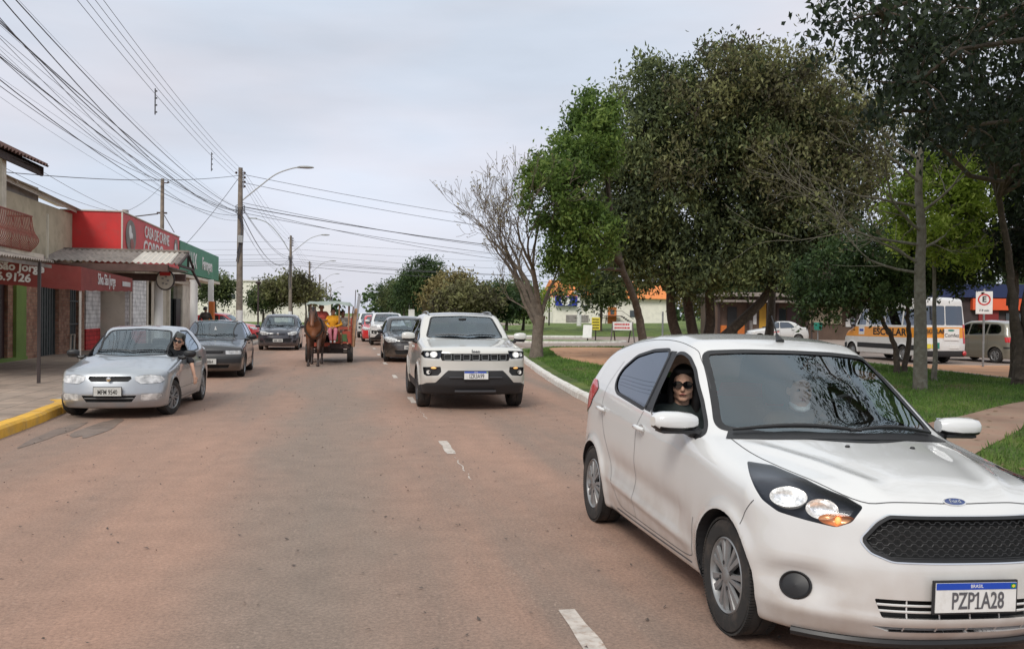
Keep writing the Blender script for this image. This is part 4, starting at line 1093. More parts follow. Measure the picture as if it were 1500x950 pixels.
M['leaf_lime'] = leaf_material('lime_green_leaves', ((.12,.18,.03), (.27,.38,.05), (.42,.52,.11)), .55)
M['leaf_deep'] = leaf_material('deep_green_leaves', ((.024,.045,.018), (.05,.092,.030), (.11,.165,.055)), .38)
M['leaf_khaki'] = leaf_material('khaki_leaves', ((.12,.10,.035), (.24,.20,.08), (.36,.31,.14)), .3)
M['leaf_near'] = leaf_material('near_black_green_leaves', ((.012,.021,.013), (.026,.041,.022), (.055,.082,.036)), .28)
def build_trees():
    rng = np.random.default_rng(11)
    # bare tree by the median kerb: several leaning stems
    b = thing('bare_tree', 'leafless pale grey tree with forked trunk on the median behind the white SUV', 'tree', (6.54,30.6,.1)); mb = MB(); tw = MB(); ends = []
    mb.tube([(0,0,-.05),(.03,0,.5),(.06,.02,1.0),(.10,0,1.5)], [.27,.20,.19,.22], 12)
    mb.build('trunk', M['bark_grey'], b, True)
    for st, dr, L, r in (((.0,0,1.3),(-.46,.1,1.0),1.6,.11),((.05,.05,1.45),(-.22,.2,1.),1.75,.115),((.12,0,1.5),(.05,-.1,1.),1.8,.12),((.14,.03,1.4),(.26,.15,.9),1.2,.085),((-.02,-.03,1.1),(-.52,-.2,.85),1.3,.07)):
        d = np.array(dr, float); d /= np.linalg.norm(d); grow(tw, np.array(st, float), d, L, r, 6, rng, up=.12, spread=.44, ends=ends, kink=.11, minr=.007, ratio=.76)
    tw.build('branches', M['bark_grey'], b)
    leaves('seed_pods', np.array(ends)[::3], .12, 2, .10, M['leaf_khaki'], b, rng)
    # bright green tree to the left of the big crown
    leafy_tree('green_tree', 'bright green leafy tree at the left edge of the big tree group, curved dark trunk', (10.44,30.24,0),
        [[(10.44,30.24,0),(10.22,30.24,1.46),(9.86,29.95,2.32),(9.3,29.66,3.47),(8.9,29.5,5.13),(8.7,29.5,6.57)], [(9.3,29.66,3.47),(7.92,29.23,4.9),(6.9,28.8,5.9)]],
        [(6.6,28.1,5.5,1.25,1.5,1.25),(7.5,28.4,4.2,1.2,1.4,1.2),(7.1,28.8,6.7,1.1,1.4,.85),(7.9,29,7.4,1.0,1.5,1.2),(8.1,29.2,8.5,.7,1.2,.6),(7.4,28.8,3.3,.9,1.0,.6)],
        380, 72, .165, M['leaf_green'], M['bark_dark'], 21, spread=.26, shell=.6)
    # the dark multi-stemmed tree at the centre
    leafy_tree('broad_dark_tree', 'largest dark olive tree in the middle of the median, many thick stems', (14.6,36.0,.1),
        [[(14.6,36,0),(14.5,36,1.2),(14.2,36.2,3.0),(13.6,36,5.5),(13.2,36,8)], [(14.8,36.1,0),(15.3,36,1.0),(15.2,35.8,3.0),(15.6,36,6),(15.8,36,9)], [(15.0,35.8,0),(16.3,35.6,1.2),(17.6,35.4,2.6),(18.4,35.2,4.6),(18.6,35,6.5)], [(14.2,36,0),(13.6,36,1.5),(13.4,36,3.4),(12.4,36,5.2)]],
        [(12.0,35,6.4,2.4,2.6,2.6),(11.6,35,9.0,2.1,2.4,1.7),(13.6,35,9.4,2.4,2.6,2.0),(14.2,35,6.6,2.8,2.8,2.8),(16.4,35,8.2,3.0,3.0,3.2),(15.4,35,11.2,2.5,2.6,1.7),(18.2,35,9.6,2.8,2.8,2.8),(17.6,35,5.6,2.9,2.8,2.3),(19.6,35,6.8,2.4,2.6,2.8),(13.0,35,4.3,2.2,2,1.2),(16.0,35,4.5,2.4,2.2,1.3),(10.9,35,4.9,1.5,1.6,1.6),(12.3,35,10.9,1.7,2,1.3),(10.9,35,7.3,1.4,1.6,1.6),(12.6,34,3.3,1.7,1.6,.8),(14.6,34,3.2,1.8,1.6,.7),(16.8,34,3.5,1.8,1.6,.8),(19.0,34,3.6,1.8,1.6,1.0)],
        1480, 72, .21, M['leaf_dark'], M['bark_dark'], 22, spread=.40, r0=.26, shell=.55, droop=.5)
    leafy_tree('olive_tree', 'brownish olive tree crown rising at the right of the tree group', (19.0,38.0,.1),
        [[(19,38,0),(19.2,38,3),(18.8,37.6,6),(18,37,9)], [(19.2,38,3),(20.4,37.6,5.6),(21,37,8)]],
        [(16.4,33.6,10.9,2.4,2.2,1.8),(18.2,33.6,10.2,2.4,2.4,2.0),(13.6,33.6,9.8,1.8,1.8,1.3),(19.8,33.6,8.6,2.4,2.4,2.2),(16.8,33,7.4,1.8,1.6,1.8),(20.4,34,6.0,2.0,2.0,2.0),(12.6,33.4,7.6,1.4,1.4,1.3),(21.6,35,9.8,2.2,2.2,2.2),(15.0,33.2,11.4,1.6,1.8,1.1)],
        560, 60, .20, M['leaf_brown'], M['bark_dark'], 23, spread=.42, r0=.2, shell=.6, droop=.5)
    # slim lichen-grey tree with long bare side boughs
    d_ = thing('slim_tree', 'slim straight trunk with mottled grey bark and long bare side branches', 'tree', (12.06,17.08,.1)); t = MB(); B = np.array((12.06,17.08,.1))
    P = [(0,0,-.1),(.0,0,.6),(-.02,0,1.6),(-.05,.0,2.6),(-.02,0,3.4),(-.10,.02,4.3),(-.02,.05,5.4),(.05,.05,6.6),(-.1,0,8.2)]; t.tube(smooth_line(P,4), [.155-.0038*i for i in range(33)], 12); t.build('trunk', M['bark_lichen'], d_, True)
    bo = MB(); ends = []
    for z, dx, dy, dz, L in ((2.5,-1,.1,.12,1.1),(2.7,-1,-.2,.25,1.2),(3.1,-1,.15,.22,1.4),(3.4,-.9,-.4,.45,1.2),(3.9,-1,.2,.25,1.3),(4.4,-1,-.1,.5,1.2),(4.9,-.8,.3,.6,1.1),(3.0,.7,.3,.4,.9),(3.8,.8,-.2,.5,.9),(5.4,-.7,-.2,.7,1.2),(6.0,-1,0,.6,1.4),(6.6,-.6,.2,.9,1.3),(5.8,.6,.1,.8,1.)):
        v = np.array((dx,dy,dz), float); v /= np.linalg.norm(v); grow(bo, np.array((-.04,0,z)), v, L, .035, 4, rng, up=.03, spread=.42, ends=ends, kink=.10, minr=.0045, ratio=.80, kids_n=(1,3))
    bo.build('branches', M['bark_lichen'], d_)
    leaves('leaves', np.array(ends)[::2], .16, 7, .11, M['leaf_brown'], d_, rng, .6)
    # small dark tree with twin stems
    leafy_tree('small_tree', 'small dark green tree with twin thin black stems in front of the school van', (15.2,22.4,.1),
        [[(15.1,22.4,0),(15.0,22.4,.9),(14.6,22.4,1.6),(14.2,22.3,2.2)], [(15.3,22.4,0),(15.45,22.4,1.0),(15.4,22.4,1.8),(15.5,22.4,2.5)]],
        [(13.0,22.2,2.7,1.1,1.1,.8),(14.0,22.2,3.3,1.2,1.1,.8),(15.2,22.2,3.5,1.2,1.1,.9),(12.6,22.2,2.0,.8,.9,.5),(14.0,22.2,2.2,1.0,.9,.6),(16.2,22.3,3.3,1.0,1.0,.7),(16.6,22.4,2.9,.9,.9,.55),(17.4,22.4,3.2,.9,.9,.6),(16.9,22.4,3.9,.9,.9,.6),(15.0,22.2,2.55,.8,.8,.45)],
        430, 70, .13, M['leaf_deep'], M['bark_dark'], 24, spread=.20, r0=.085, tw=.012, droop=.4)
    leafy_tree('lime_tree', 'yellow-green leafy tree behind the slim grey trunk', (14.2,19.6,.1),
        [[(14.25,19.6,0),(14.2,19.6,1.6),(14.05,19.4,3.0),(14.0,19.2,4.4)]],
        [(14.0,18.9,4.3,.75,.9,.85),(14.2,18.9,3.4,.65,.9,.6),(13.1,18.9,3.8,.65,.9,.55),(13.9,18.9,5.1,.65,.8,.55),(14.7,19.2,4.4,.55,.8,.8),(12.8,18.9,4.5,.5,.7,.45)],
        250, 46, .125, M['leaf_lime'], M['bark_lichen'], 25, spread=.20, r0=.06)
    # near dark trees at the right edge; the second leans over the parked row
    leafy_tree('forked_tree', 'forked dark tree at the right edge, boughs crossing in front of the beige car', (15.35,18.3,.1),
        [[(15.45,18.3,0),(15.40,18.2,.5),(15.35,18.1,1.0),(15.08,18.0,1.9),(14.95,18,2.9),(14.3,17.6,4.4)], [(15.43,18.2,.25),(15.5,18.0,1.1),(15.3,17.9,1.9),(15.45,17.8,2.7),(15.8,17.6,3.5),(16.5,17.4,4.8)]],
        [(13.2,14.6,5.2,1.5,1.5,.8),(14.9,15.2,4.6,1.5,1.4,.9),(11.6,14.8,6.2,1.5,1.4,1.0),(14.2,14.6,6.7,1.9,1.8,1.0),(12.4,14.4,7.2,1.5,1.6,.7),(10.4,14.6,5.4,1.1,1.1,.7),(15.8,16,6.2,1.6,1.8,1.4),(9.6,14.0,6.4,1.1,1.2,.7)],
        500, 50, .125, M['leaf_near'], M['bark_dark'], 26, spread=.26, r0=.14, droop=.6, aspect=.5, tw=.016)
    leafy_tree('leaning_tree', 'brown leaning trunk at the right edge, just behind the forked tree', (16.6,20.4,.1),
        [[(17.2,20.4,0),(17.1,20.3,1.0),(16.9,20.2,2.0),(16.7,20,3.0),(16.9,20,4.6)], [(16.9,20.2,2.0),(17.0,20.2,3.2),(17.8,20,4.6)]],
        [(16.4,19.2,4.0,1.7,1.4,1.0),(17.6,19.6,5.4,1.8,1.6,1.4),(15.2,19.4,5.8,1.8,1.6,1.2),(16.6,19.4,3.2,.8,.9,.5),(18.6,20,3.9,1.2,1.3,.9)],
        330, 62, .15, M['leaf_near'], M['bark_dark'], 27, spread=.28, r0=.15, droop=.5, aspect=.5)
    # overhanging tree out of frame to the right: its boughs enter at the top and mirror in the windscreen
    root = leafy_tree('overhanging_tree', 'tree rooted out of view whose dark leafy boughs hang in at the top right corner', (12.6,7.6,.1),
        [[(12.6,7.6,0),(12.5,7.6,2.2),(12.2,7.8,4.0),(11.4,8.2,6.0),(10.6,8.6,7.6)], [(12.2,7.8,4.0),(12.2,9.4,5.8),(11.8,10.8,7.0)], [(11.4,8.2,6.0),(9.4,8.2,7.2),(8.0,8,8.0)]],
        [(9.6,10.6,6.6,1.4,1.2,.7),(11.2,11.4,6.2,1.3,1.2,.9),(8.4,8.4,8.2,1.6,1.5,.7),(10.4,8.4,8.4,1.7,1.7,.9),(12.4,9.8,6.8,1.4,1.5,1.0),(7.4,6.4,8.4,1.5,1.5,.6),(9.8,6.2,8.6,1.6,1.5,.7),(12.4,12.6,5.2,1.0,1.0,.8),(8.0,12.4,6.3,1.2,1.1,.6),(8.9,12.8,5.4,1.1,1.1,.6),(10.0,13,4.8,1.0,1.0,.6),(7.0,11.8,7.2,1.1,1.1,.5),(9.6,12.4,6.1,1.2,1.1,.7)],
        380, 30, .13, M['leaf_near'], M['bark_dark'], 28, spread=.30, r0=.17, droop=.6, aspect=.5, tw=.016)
    bt = MB(); e2 = []
    for st, dr in (((-1.6,2.2,6.6),(-1,.45,.35)),((-2.0,2.6,6.9),(-.9,.5,.6)),((-1.4,3.4,6.2),(-.9,.9,.25))):
        v = np.array(dr, float); v /= np.linalg.norm(v); grow(bt, np.array(st, float), v, 1.35, .042, 5, rng, up=.05, spread=.5, ends=e2, kink=.14, minr=.004, ratio=.78)
    bt.build('bare_twigs', M['bark_dark'], root)
    leaves('twig_leaves', np.array(e2)[::5], .10, 4, .11, M['leaf_near'], root, rng, .6)
    # trees further down the avenue
    def far_tree(label, x, y, h, rx, lm, seed, name='avenue_tree', gr='trees along the avenue', n=150, ls=.34, zc=.6, lob=None):
        lobes = [(x+dx*rx, y+dy*rx, h*zc+dz*h*.3, rx*.62, rx*.6, h*.24) for dx, dy, dz in (lob or ((-.45,0,-.1),(.4,.1,0),(0,-.2,.55),(.1,.2,-.3),(-.2,0,.3),(.5,-.1,.35)))]
        return leafy_tree(name, label, (x,y,.1), [[(x,y,0),(x+.1,y,h*.3),(x-.1,y,h*.7)]], lobes, n, 55, ls, lm, M['bark_dark'], seed, spread=.55, group=gr, r0=.16, tw=.04, sub=5)
    ft = [('tall dark rounded tree poking above the khaki one beyond the traffic', 8.6,104,8.4,3.0,'leaf_deep',170),
          ('dark conifer-shaped tree at the left end of the far median', 3.4+4.6,112,6.6,3.0,'leaf_deep',150),
          ('khaki bare-topped tree beyond the black car', 8.9,78,5.2,2.6,'leaf_khaki',120),
          ('dull green bush-like tree under the khaki crown', 9.4,72,3.9,2.8,'leaf_brown',170),
          ('olive tree just right of the khaki one', 11.8,74,4.0,2.2,'leaf_deep',130),
          ('round green tree behind the leafless tree', 14.6,82,4.8,2.7,'leaf_dark',150),
          ('yellowish green tree right of the leafless tree', 16.6,84,4.6,2.4,'leaf_lime',60),
          ('green tree far behind the black car roof', 7.8,128,6.6,3.4,'leaf_dark',150),
          ('tree at the far end of the median line', 7.4,160,7.4,3.2,'leaf_deep',110),
          ('brownish tree beside the far side street', 31.5,74,6.5,3.2,'leaf_khaki',120),
          ('dark tree behind the white parked sedan', 33,72,7.5,3.6,'leaf_deep',150),('broad dark tree behind the brown shop row', 39,74,8.6,4.4,'leaf_deep',170),('dark tree behind the blue fascia, left one', 45,62,7.6,4.2,'leaf_dark',170),('dark tree behind the blue fascia, right one', 50,56,8.2,4.6,'leaf_deep',170),('tree over the shop row between the leaning trunks', 22,76,6.8,3.8,'leaf_dark',150)]
    for i, (lb, x, y, h, rx, lm, n) in enumerate(ft): far_tree(lb, x, y, h, rx, M[lm], 40+i, n=n)
    lob = ((-.6,0,.0),(.55,.1,0),(0,-.2,.35),(.1,.2,.1),(-.3,0,.3),(.35,-.1,.3))
    for i, (lb, x, y, h, rx, lm) in enumerate([('leftmost flat-topped tree in front of the white wall', -13.0,92,4.9,1.7,'leaf_dark'), ('small round tree in front of the white wall, left of the second pole', -8.6,94,3.7,1.1,'leaf_dark'),
        ('spreading tree with brownish crown behind the horse cart', -5.4,88,4.9,2.3,'leaf_brown'), ('green half of the spreading trees behind the horse cart', -7.3,90,4.2,1.6,'leaf_dark'), ('dark tree far behind the horse cart', -5.6,122,5.2,2.4,'leaf_brown')]):
        far_tree(lb, x, y, h, rx, M[lm], 70+i, zc=.74, lob=lob, n=80, gr='trees on the left verge')
build_trees()

def far_woods():
    rng = np.random.default_rng(77); P = []
    for x in np.arange(-260, 420, 2.6):
        h = 7+3*math.sin(x*.05)+2*math.sin(x*.13+1); y = 330+12*math.sin(x*.03)
        if abs(x-1) < 6: continue
        for _ in range(9): P.append((x+rng.normal(0,1.5), y+rng.normal(0,4), rng.uniform(.5, h)))
    o = leaves('far_woods', P, 1.5, 16, 1.6, M['leaf_deep'], None, rng, .1, .7); tag(o, 'far tree line closing the horizon behind everything', 'woods', kind='stuff')
far_woods()
# ------------------------------------------------------------------ shops and houses on the left, buildings behind
def brick_material(name, c1, c2, mo, bw=.24, rh=.08, ms=.008, vertical=True, sc=1):
    m, t, b, N, L = nmat(name); co = N('ShaderNodeTexCoord').outputs['Object']
    s = N('ShaderNodeSeparateXYZ'); L(co, s.inputs[0]); a = N('ShaderNodeMath', operation='ADD'); L(s.outputs[0], a.inputs[0]); L(s.outputs[1], a.inputs[1])
    c = N('ShaderNodeCombineXYZ'); L(a.outputs[0], c.inputs[0]); L(s.outputs[2], c.inputs[1])
    br = N('ShaderNodeTexBrick', Scale=1.0); br.inputs['Color1'].default_value = (*c1,1); br.inputs['Color2'].default_value = (*c2,1); br.inputs['Mortar'].default_value = (*mo,1)
    br.inputs['Mortar Size'].default_value = ms; br.inputs['Brick Width'].default_value = bw; br.inputs['Row Height'].default_value = rh; L(c.outputs[0], br.inputs[0])
    n = N('ShaderNodeTexNoise', Scale=3., Detail=6.); L(co, n.inputs[0]); mf = N('ShaderNodeMapRange'); mf.inputs[1].default_value = .3; mf.inputs[2].default_value = .7; mf.inputs[3].default_value = .7; mf.inputs[4].default_value = 1.25; L(n.outputs[0], mf.inputs[0])
    v = N('ShaderNodeVectorMath', operation='SCALE'); L(br.outputs[0], v.inputs[0]); L(mf.outputs[0], v.inputs['Scale']); L(v.outputs[0], b.inputs['Base Color']); b.inputs['Roughness'].default_value = .85
    bp = N('ShaderNodeBump', Strength=.5, Distance=.01); bp.invert = True; L(br.outputs['Fac'], bp.inputs['Height']); L(bp.outputs[0], b.inputs['Normal']); return m
M['brick'] = brick_material('mottled_brick', (.30,.13,.08), (.42,.24,.16), (.22,.16,.12), .16, .10)
M['white_tile'] = brick_material('white_wall_tile', (.78,.77,.75), (.72,.71,.70), (.42,.40,.39), .60, .16, .010)
M['red_tile'] = brick_material('red_wall_tile', (.58,.045,.045), (.50,.04,.04), (.18,.02,.02), .60, .16, .010)
M['plaster'] = mat('beige_plaster', (.50,.43,.31), .9, noise=(1.2,.12), dirt=(2.2,(.27,.22,.16),.6))
M['cream'] = mat('cream_plaster', (.66,.60,.50), .9, noise=(1.2,.10), dirt=(2.5,(.33,.28,.22),.5))
M['grey_wall'] = mat('stained_grey_wall', (.27,.245,.23), .9, noise=(1.5,.15), dirt=(2,(.14,.12,.11),.6))
M['lime_wall'] = mat('lime_wall', (.42,.45,.16), .85, noise=(2,.1), dirt=(4,(.24,.25,.12),.5))
M['green_wall'] = mat('moss_green_wall', (.17,.26,.055), .8, noise=(2,.12), dirt=(4,(.10,.12,.05),.5))
M['dark_door'] = mat('dark_red_door', (.045,.018,.018), .5, noise=(5,.2)); M['shutter'] = mat('grey_metal_shutter', (.07,.085,.085), .5, .3, noise=(9,.2), dirt=(6,(.03,.03,.03),.6))
M['fibre'] = mat('weathered_fibre_cement', (.24,.205,.18), .9, noise=(2.5,.22), dirt=(3.5,(.10,.085,.075),.85))
M['fibre_new'] = mat('pale_roof_sheet', (.58,.54,.48), .8, noise=(2,.08), dirt=(5,(.4,.35,.3),.4)); M['roof_tile'] = mat('dark_roof_tile', (.10,.05,.04), .85, noise=(6,.25), dirt=(5,(.05,.035,.03),.6))
M['wood_dark'] = mat('dark_timber', (.045,.026,.022), .75, noise=(8,.3)); M['gutter'] = mat('brown_beam', (.11,.06,.05), .7, noise=(5,.2))
M['awning'] = mat('brick_red_canvas', (.25,.05,.042), .85, noise=(2.2,.14), dirt=(5,(.28,.09,.07),.5)); M['sign_red'] = mat('red_sign_sheet', (.60,.032,.03), .5, noise=(1.1,.12), dirt=(3,(.38,.07,.06),.55)); M['sign_green'] = mat('green_sign_sheet', (.012,.20,.095), .5, noise=(1.4,.12), dirt=(8,(.03,.12,.07),.4))
M['sign_white'] = mat('white_lettering', (.75,.74,.72), .5, noise=(6,.08)); M['rail'] = mat('rusty_railing', (.28,.085,.06), .65, noise=(12,.25)); M['shopglass'] = mat('shop_glass', (.03,.04,.042), .06, coat=1)
M['orange'] = mat('orange_paint', (.62,.17,.03), .6, noise=(3,.15), dirt=(6,(.3,.1,.03),.6)); M['clay'] = mat('terracotta_roof', (.66,.22,.06), .85, noise=(3,.15)); M['bright_wall'] = mat('bright_white_wall', (.80,.76,.66), .9, noise=(1.,.06), dirt=(1.2,(.55,.52,.46),.5))
M['steel'] = mat('galvanised_steel', (.30,.31,.31), .45, .7, noise=(10,.2)); M['dark_steel'] = mat('dark_painted_steel', (.05,.035,.032), .5)
def corrugated(mb, a, b, c, d, pitch=.13, amp=.022, m=0, thick=.012, pick=None):
    """a-b eave, d-c ridge; corrugations run eave to ridge"""
    a, b, c, d = map(Vector, (a, b, c, d)); n = max(4, int((b-a).length/pitch*4)); nr = ((b-a).cross(d-a)).normalized()
    if nr.z < 0: nr = -nr
    V = []; 
    for i in range(n+1):
        t = i/n; h = nr*amp*math.sin(2*math.pi*i/4); p, q = a.lerp(b,t)+h, d.lerp(c,t)+h; V += [p, q, p-nr*thick, q-nr*thick]
    for i in range(n):
        k = 4*i; mm = pick(i/n) if pick else m
        mb.add([V[j] for j in (k, k+4, k+5, k+1)], [(0,1,2,3)], mm); mb.add([V[j] for j in (k+2, k+3, k+7, k+6)], [(0,1,2,3)], mm); mb.add([V[j] for j in (k, k+2, k+6, k+4)], [(0,1,2,3)], mm); mb.add([V[j] for j in (k+1, k+5, k+7, k+3)], [(0,1,2,3)], mm)
def bx(name, x0, x1, y0, y1, z0, z1, m, par, bev=0):
    b = MB(); b.box(((x0+x1)/2,(y0+y1)/2,(z0+z1)/2), (abs(x1-x0),abs(y1-y0),abs(z1-z0)), None, 0, bev); return b.build(name, m, par)
def left_buildings():
    X = -9.4
    h = thing('balcony_house', 'two-storey house with rusty bulging balcony rail, green pillar and brick columns beside dark shutters', 'house', (X,28,.125)); h.location = (0,0,0)
    bx('wall', -16, X-.25, 20, 34.2, 0, 5.0, M['plaster'], h)
    bx('wall_band', X-.25, X, 20, 34.2, 2.62, 3.1, M['lime_wall'], h)
    bx('step', X-.2, X+.10, 25.9, 28.4, .12, .22, M['green_wall'], h)
    d = bx('door', X-.22, X-.12, 25.6, 27.2, .12, 2.62, M['dark_door'], h)
    for yy in (26.0, 26.4, 26.8): bx('door_bar', X-.12, X-.09, yy, yy+.05, .14, 2.6, M['dark_steel'], d)
    bx('brick_column', X-.2, X-.03, 27.2, 27.6, .12, 2.62, M['brick'], h)
    bx('pillar', X-.25, X+.06, 27.6, 28.4, .12, 2.62, M['green_wall'], h)
    bx('brick_column', X-.25, X, 28.4, 29.75, .12, 2.62, M['brick'], h)
    for y0, y1 in ((29.75,31.55),(32.7,33.9)):
        s = MB(); n = int((y1-y0)/.115)
        for i in range(n): yy = y0+(i+.5)*(y1-y0)/n; s.box((X-.12-(.05 if i % 2 else 0), yy, 1.37), (.05,(y1-y0)/n,2.5))
        if y0 > 32: s.box((X-.06, (y0+y1)/2, 1.1), (.04, y1-y0, .05)); s.box((X-.06, (y0+y1)/2, 1.9), (.04, y1-y0, .05))
        s.build('shutter', M['shutter'], h)
    bx('brick_column', X-.25, X+.02, 31.55, 32.7, .12, 2.62, M['brick'], h); bx('brick_column', X-.25, X, 33.9, 34.5, .12, 2.62, M['brick'], h)
    m = MB(); m.tube([(X+.1,32.5,.12),(X+.12,32.5,.75),(X+.12,32.9,.75),(X+.1,32.9,.12)], .03, 6); m.build('rack', M['cream'], h)
    # balcony slab, canopy sheet and posts at the street side
    bx('balcony_slab', X, -7.0, 18.5, 22.4, 2.74, 2.88, M['cream'], h)
    c = MB(); corrugated(c, (-6.05,17.0,2.56), (-6.05,20.0,2.60), (-7.2,20.0,2.82), (-7.2,17.0,2.80)); c.box((-6.12,18.5,2.50),(.05,3.0,.07)); c.box((-6.6,19.95,2.6),(1.1,.05,.06)); c.build('canopy_sheet', M['fibre'], h)
    p = MB(); p.box((-6.08,19.2,1.33), (.055,.055,2.44)); p.build('canopy_post', M['dark_steel'], h)
    r = MB(); pts = lambda y: [(-6.98,y,2.88),(-6.84,y,3.02),(-6.80,y,3.16),(-6.90,y,3.34),(-6.95,y,3.66)]
    for i in range(33): r.tube(smooth_line(pts(18.2+i*.10), 3), .012, 5)
    for z, x in ((3.67,-6.95),(2.90,-6.97)): r.tube([(x,18.2,z),(x,21.45,z)], .02, 6)
    for i in range(14): r.tube(smooth_line([(-6.98-i*.18,21.45,2.88),(-6.98-i*.18,21.33,3.1),(-6.98-i*.18,21.45,3.36),(-6.98-i*.18,21.45,3.66)],3), .012, 5)
    r.tube([(-6.95,21.45,3.67),(-9.3,21.45,3.67)], .02, 6)
    r.build('balcony_railing', M['rail'], h)
    bx('balcony_pillar', -7.66, -7.48, 21.2, 21.45, 2.88, 4.95, M['cream'], h)
    ro = MB(); corrugated(ro, (-7.35,17.0,5.02), (-7.2,23.4,5.10), (-11.0,23.4,6.9), (-11.0,17.0,6.9), .2, .035); ro.build('roof', M['roof_tile'], h)
    e_ = MB(); e_.box((-9.1,20.2,5.55), (.02,6.3,.05)); 
    e_.add([(-7.45,17,4.90),(-7.3,23.3,4.98),(-11.0,23.3,6.7),(-11.0,17,6.7)], [(3,2,1,0)]); e_.box((-7.38,20.2,4.93),(.05,6.5,.16)); e_.add([(-7.3,23.32,4.86),(-7.3,23.32,5.05),(-11,23.32,6.85),(-11,23.32,6.6)], [(0,1,2,3)]); e_.build('eaves', M['wood_dark'], h)
    bx('upper_wall', -16, X-.3, 22.5, 30.5, 5.0, 5.45, M['grey_wall'], h)
    f = MB(); f.add([(X-.1,21.5,5.35),(X-.1,34.3,5.02),(X-.1,34.3,5.14),(X-.1,21.5,5.47)], [(0,1,2,3)]); f.add([(X+.05,21.5,5.47),(X+.05,34.3,5.14),(X-.9,34.3,5.3),(X-.9,21.5,5.63)], [(0,1,2,3)]); f.box((X-.05,27.9,5.3),(.04,.1,.1)); f.build('upper_eave', M['fibre_new'], h)
    bx('parapet', -14, X+.0, 34.2, 34.45, 2.62, 5.0, M['plaster'], h)
    bx('downpipe', X+.02, X+.08, 30.2, 30.26, 3.1, 4.6, M['cream'], h)
    # butcher's shop
    b = thing('butcher_shop', 'butcher shop front of white and red tiles with glass doors under the red sign', 'shop', (0,0,0))
    bx('shop_wall', -16, X-.26, 34.6, 44, 0, 4.0, M['cream'], b)
    def tiles(y0, y1, x=X): bx('tile_panel', x-.2, x, y0, y1, .9, 2.75, M['white_tile'], b); bx('tile_base', x-.2, x+.004, y0, y1, .12, .9, M['red_tile'], b)
    tiles(34.7, 36.6); tiles(37.5,38.3); tiles(38.9,39.6)
    bx('lintel', X-.22, X+.02, 34.6, 44, 2.75, 3.1, M['cream'], b)
    g = bx('glass_front', X-.16, X-.12, 36.6, 42, .12, 2.75, M['shopglass'], b); bx('red_stripe', X-.115, X-.11, 36.6, 42, 1.22, 1.42, M['sign_red'], g)
    for y in (38.55, 40.3): bx('column', X-.1, X+.14, y-.11, y+.11, .12, 2.75, M['white'], b)
    bx('glass_frame', X-.12, X-.06, 37.2, 37.3, .12, 2.75, M['grey_wall'], b)
    # porch with its fibre-cement roof
    p = thing('porch', 'fibre-cement sheet porch roof with two newer pale sheets, brown gutter and white columns', 'porch', (0,0,0))
    r = MB(); corrugated(r, (-9.7,30,3.16), (-5.35,30,3.12), (-5.62,33,3.66), (-9.9,33,3.70), .18, .028, pick=lambda t: 1 if .66 < t < .93 else 0)
    for i in range(1, 5): pass
    r.build('roof_sheets', [M['fibre'], M['fibre_new']], p)
    bx('ridge_cap', -9.9, -5.55, 32.9, 33.15, 3.66, 3.74, M['fibre'], p)
    bx('gutter', -9.7, -5.7, 30.02, 30.24, 2.86, 3.08, M['gutter'], p)
    t = MB(); t.tube([(-5.33,29.9,3.07),(-5.58,33.0,3.62),(-5.58,34.2,3.12)], .05, 4); t.tube([(-5.33,29.9,3.06),(-5.58,34.2,3.10)], .05, 4); t.tube([(-5.58,33,3.6),(-5.58,33,3.1)], .04, 4)
    t.tube([(-5.55,33.6,3.1),(-5.5,35.2,2.55)], .05, 4); t.build('gable_truss', M['wood_dark'], p)
    bx('soffit', -9.6, -5.75, 30.3, 34, 3.0, 3.05, M['grey_wall'], p)
    bx('tube_lamp', -7.9, -6.4, 30.6, 30.68, 2.86, 2.92, M['white'], p); bx('cross_beam', -9.6, -5.4, 31.4, 31.6, 2.6, 2.84, M['gutter'], p)
    for x, y in ((-6.28,31.6), (-5.80,35.6)):
        c = MB(); c.lathe([(.17,.12),(.15,.2),(.14,2.7),(.17,2.8)], 16, Matrix.Translation((x,y,0))); c.build('column', M['white'], p, True)
    # clock-like round sign hanging at the porch corner
    rs = thing('round_sign', 'round white hanging sign with red top and dark rim at the porch corner', 'sign', (-5.95,31.0,2.62)); q = Matrix.Rotation(math.pi/2, 4, 'X') @ Matrix.Diagonal((1,1.15,1,1))
    m = MB(); m.lathe([(.001,-.05),(.30,-.05),(.30,.05),(.001,.05)], 28, q); m.build('rim', M['dark_steel'], rs, True)
    m = MB(); m.lathe([(.26,.055),(.001,.06)], 28, q); m.build('face', M['cream'], rs); m = MB(); m.box((0,-.062,.2),(.34,.004,.12)); m.build('red_cap', M['sign_red'], rs)
    m = MB()
    for a in range(5): m.box((.09*math.cos(a*1.3), -.064, -.02+.13*math.sin(a*1.3)), (.07,.003,.05))
    m.build('emblem', M['grey_wall'], rs); m = MB(); m.box((0,0,.38),(.03,.03,.3)); m.build('hanger', M['dark_steel'], rs)
    # hardware shop
    k = thing('hardware_shop', 'pale corner shop with roller door and dark entrance below the green sign', 'shop', (0,0,0)); X2 = -8.3
    bx('shop_wall', -16, X2-.3, 37, 52, 0, 4.6, M['cream'], k)
    bx('tile_panel', X2-.3, X2, 37.0, 39.3, .9, 2.95, M['white_tile'], k); bx('tile_base', X2-.3, X2+.003, 37, 39.3, .12, .9, M['red_tile'], k)
    s = MB(); n = 26
    for i in range(n): s.box((X2-.14-(.02 if i % 2 else 0), 41.0+(i+.5)*3.2/n-.0, 1.5), (.03, 3.2/n, 2.75))
    s.build('roller_door', M['cream'], k)
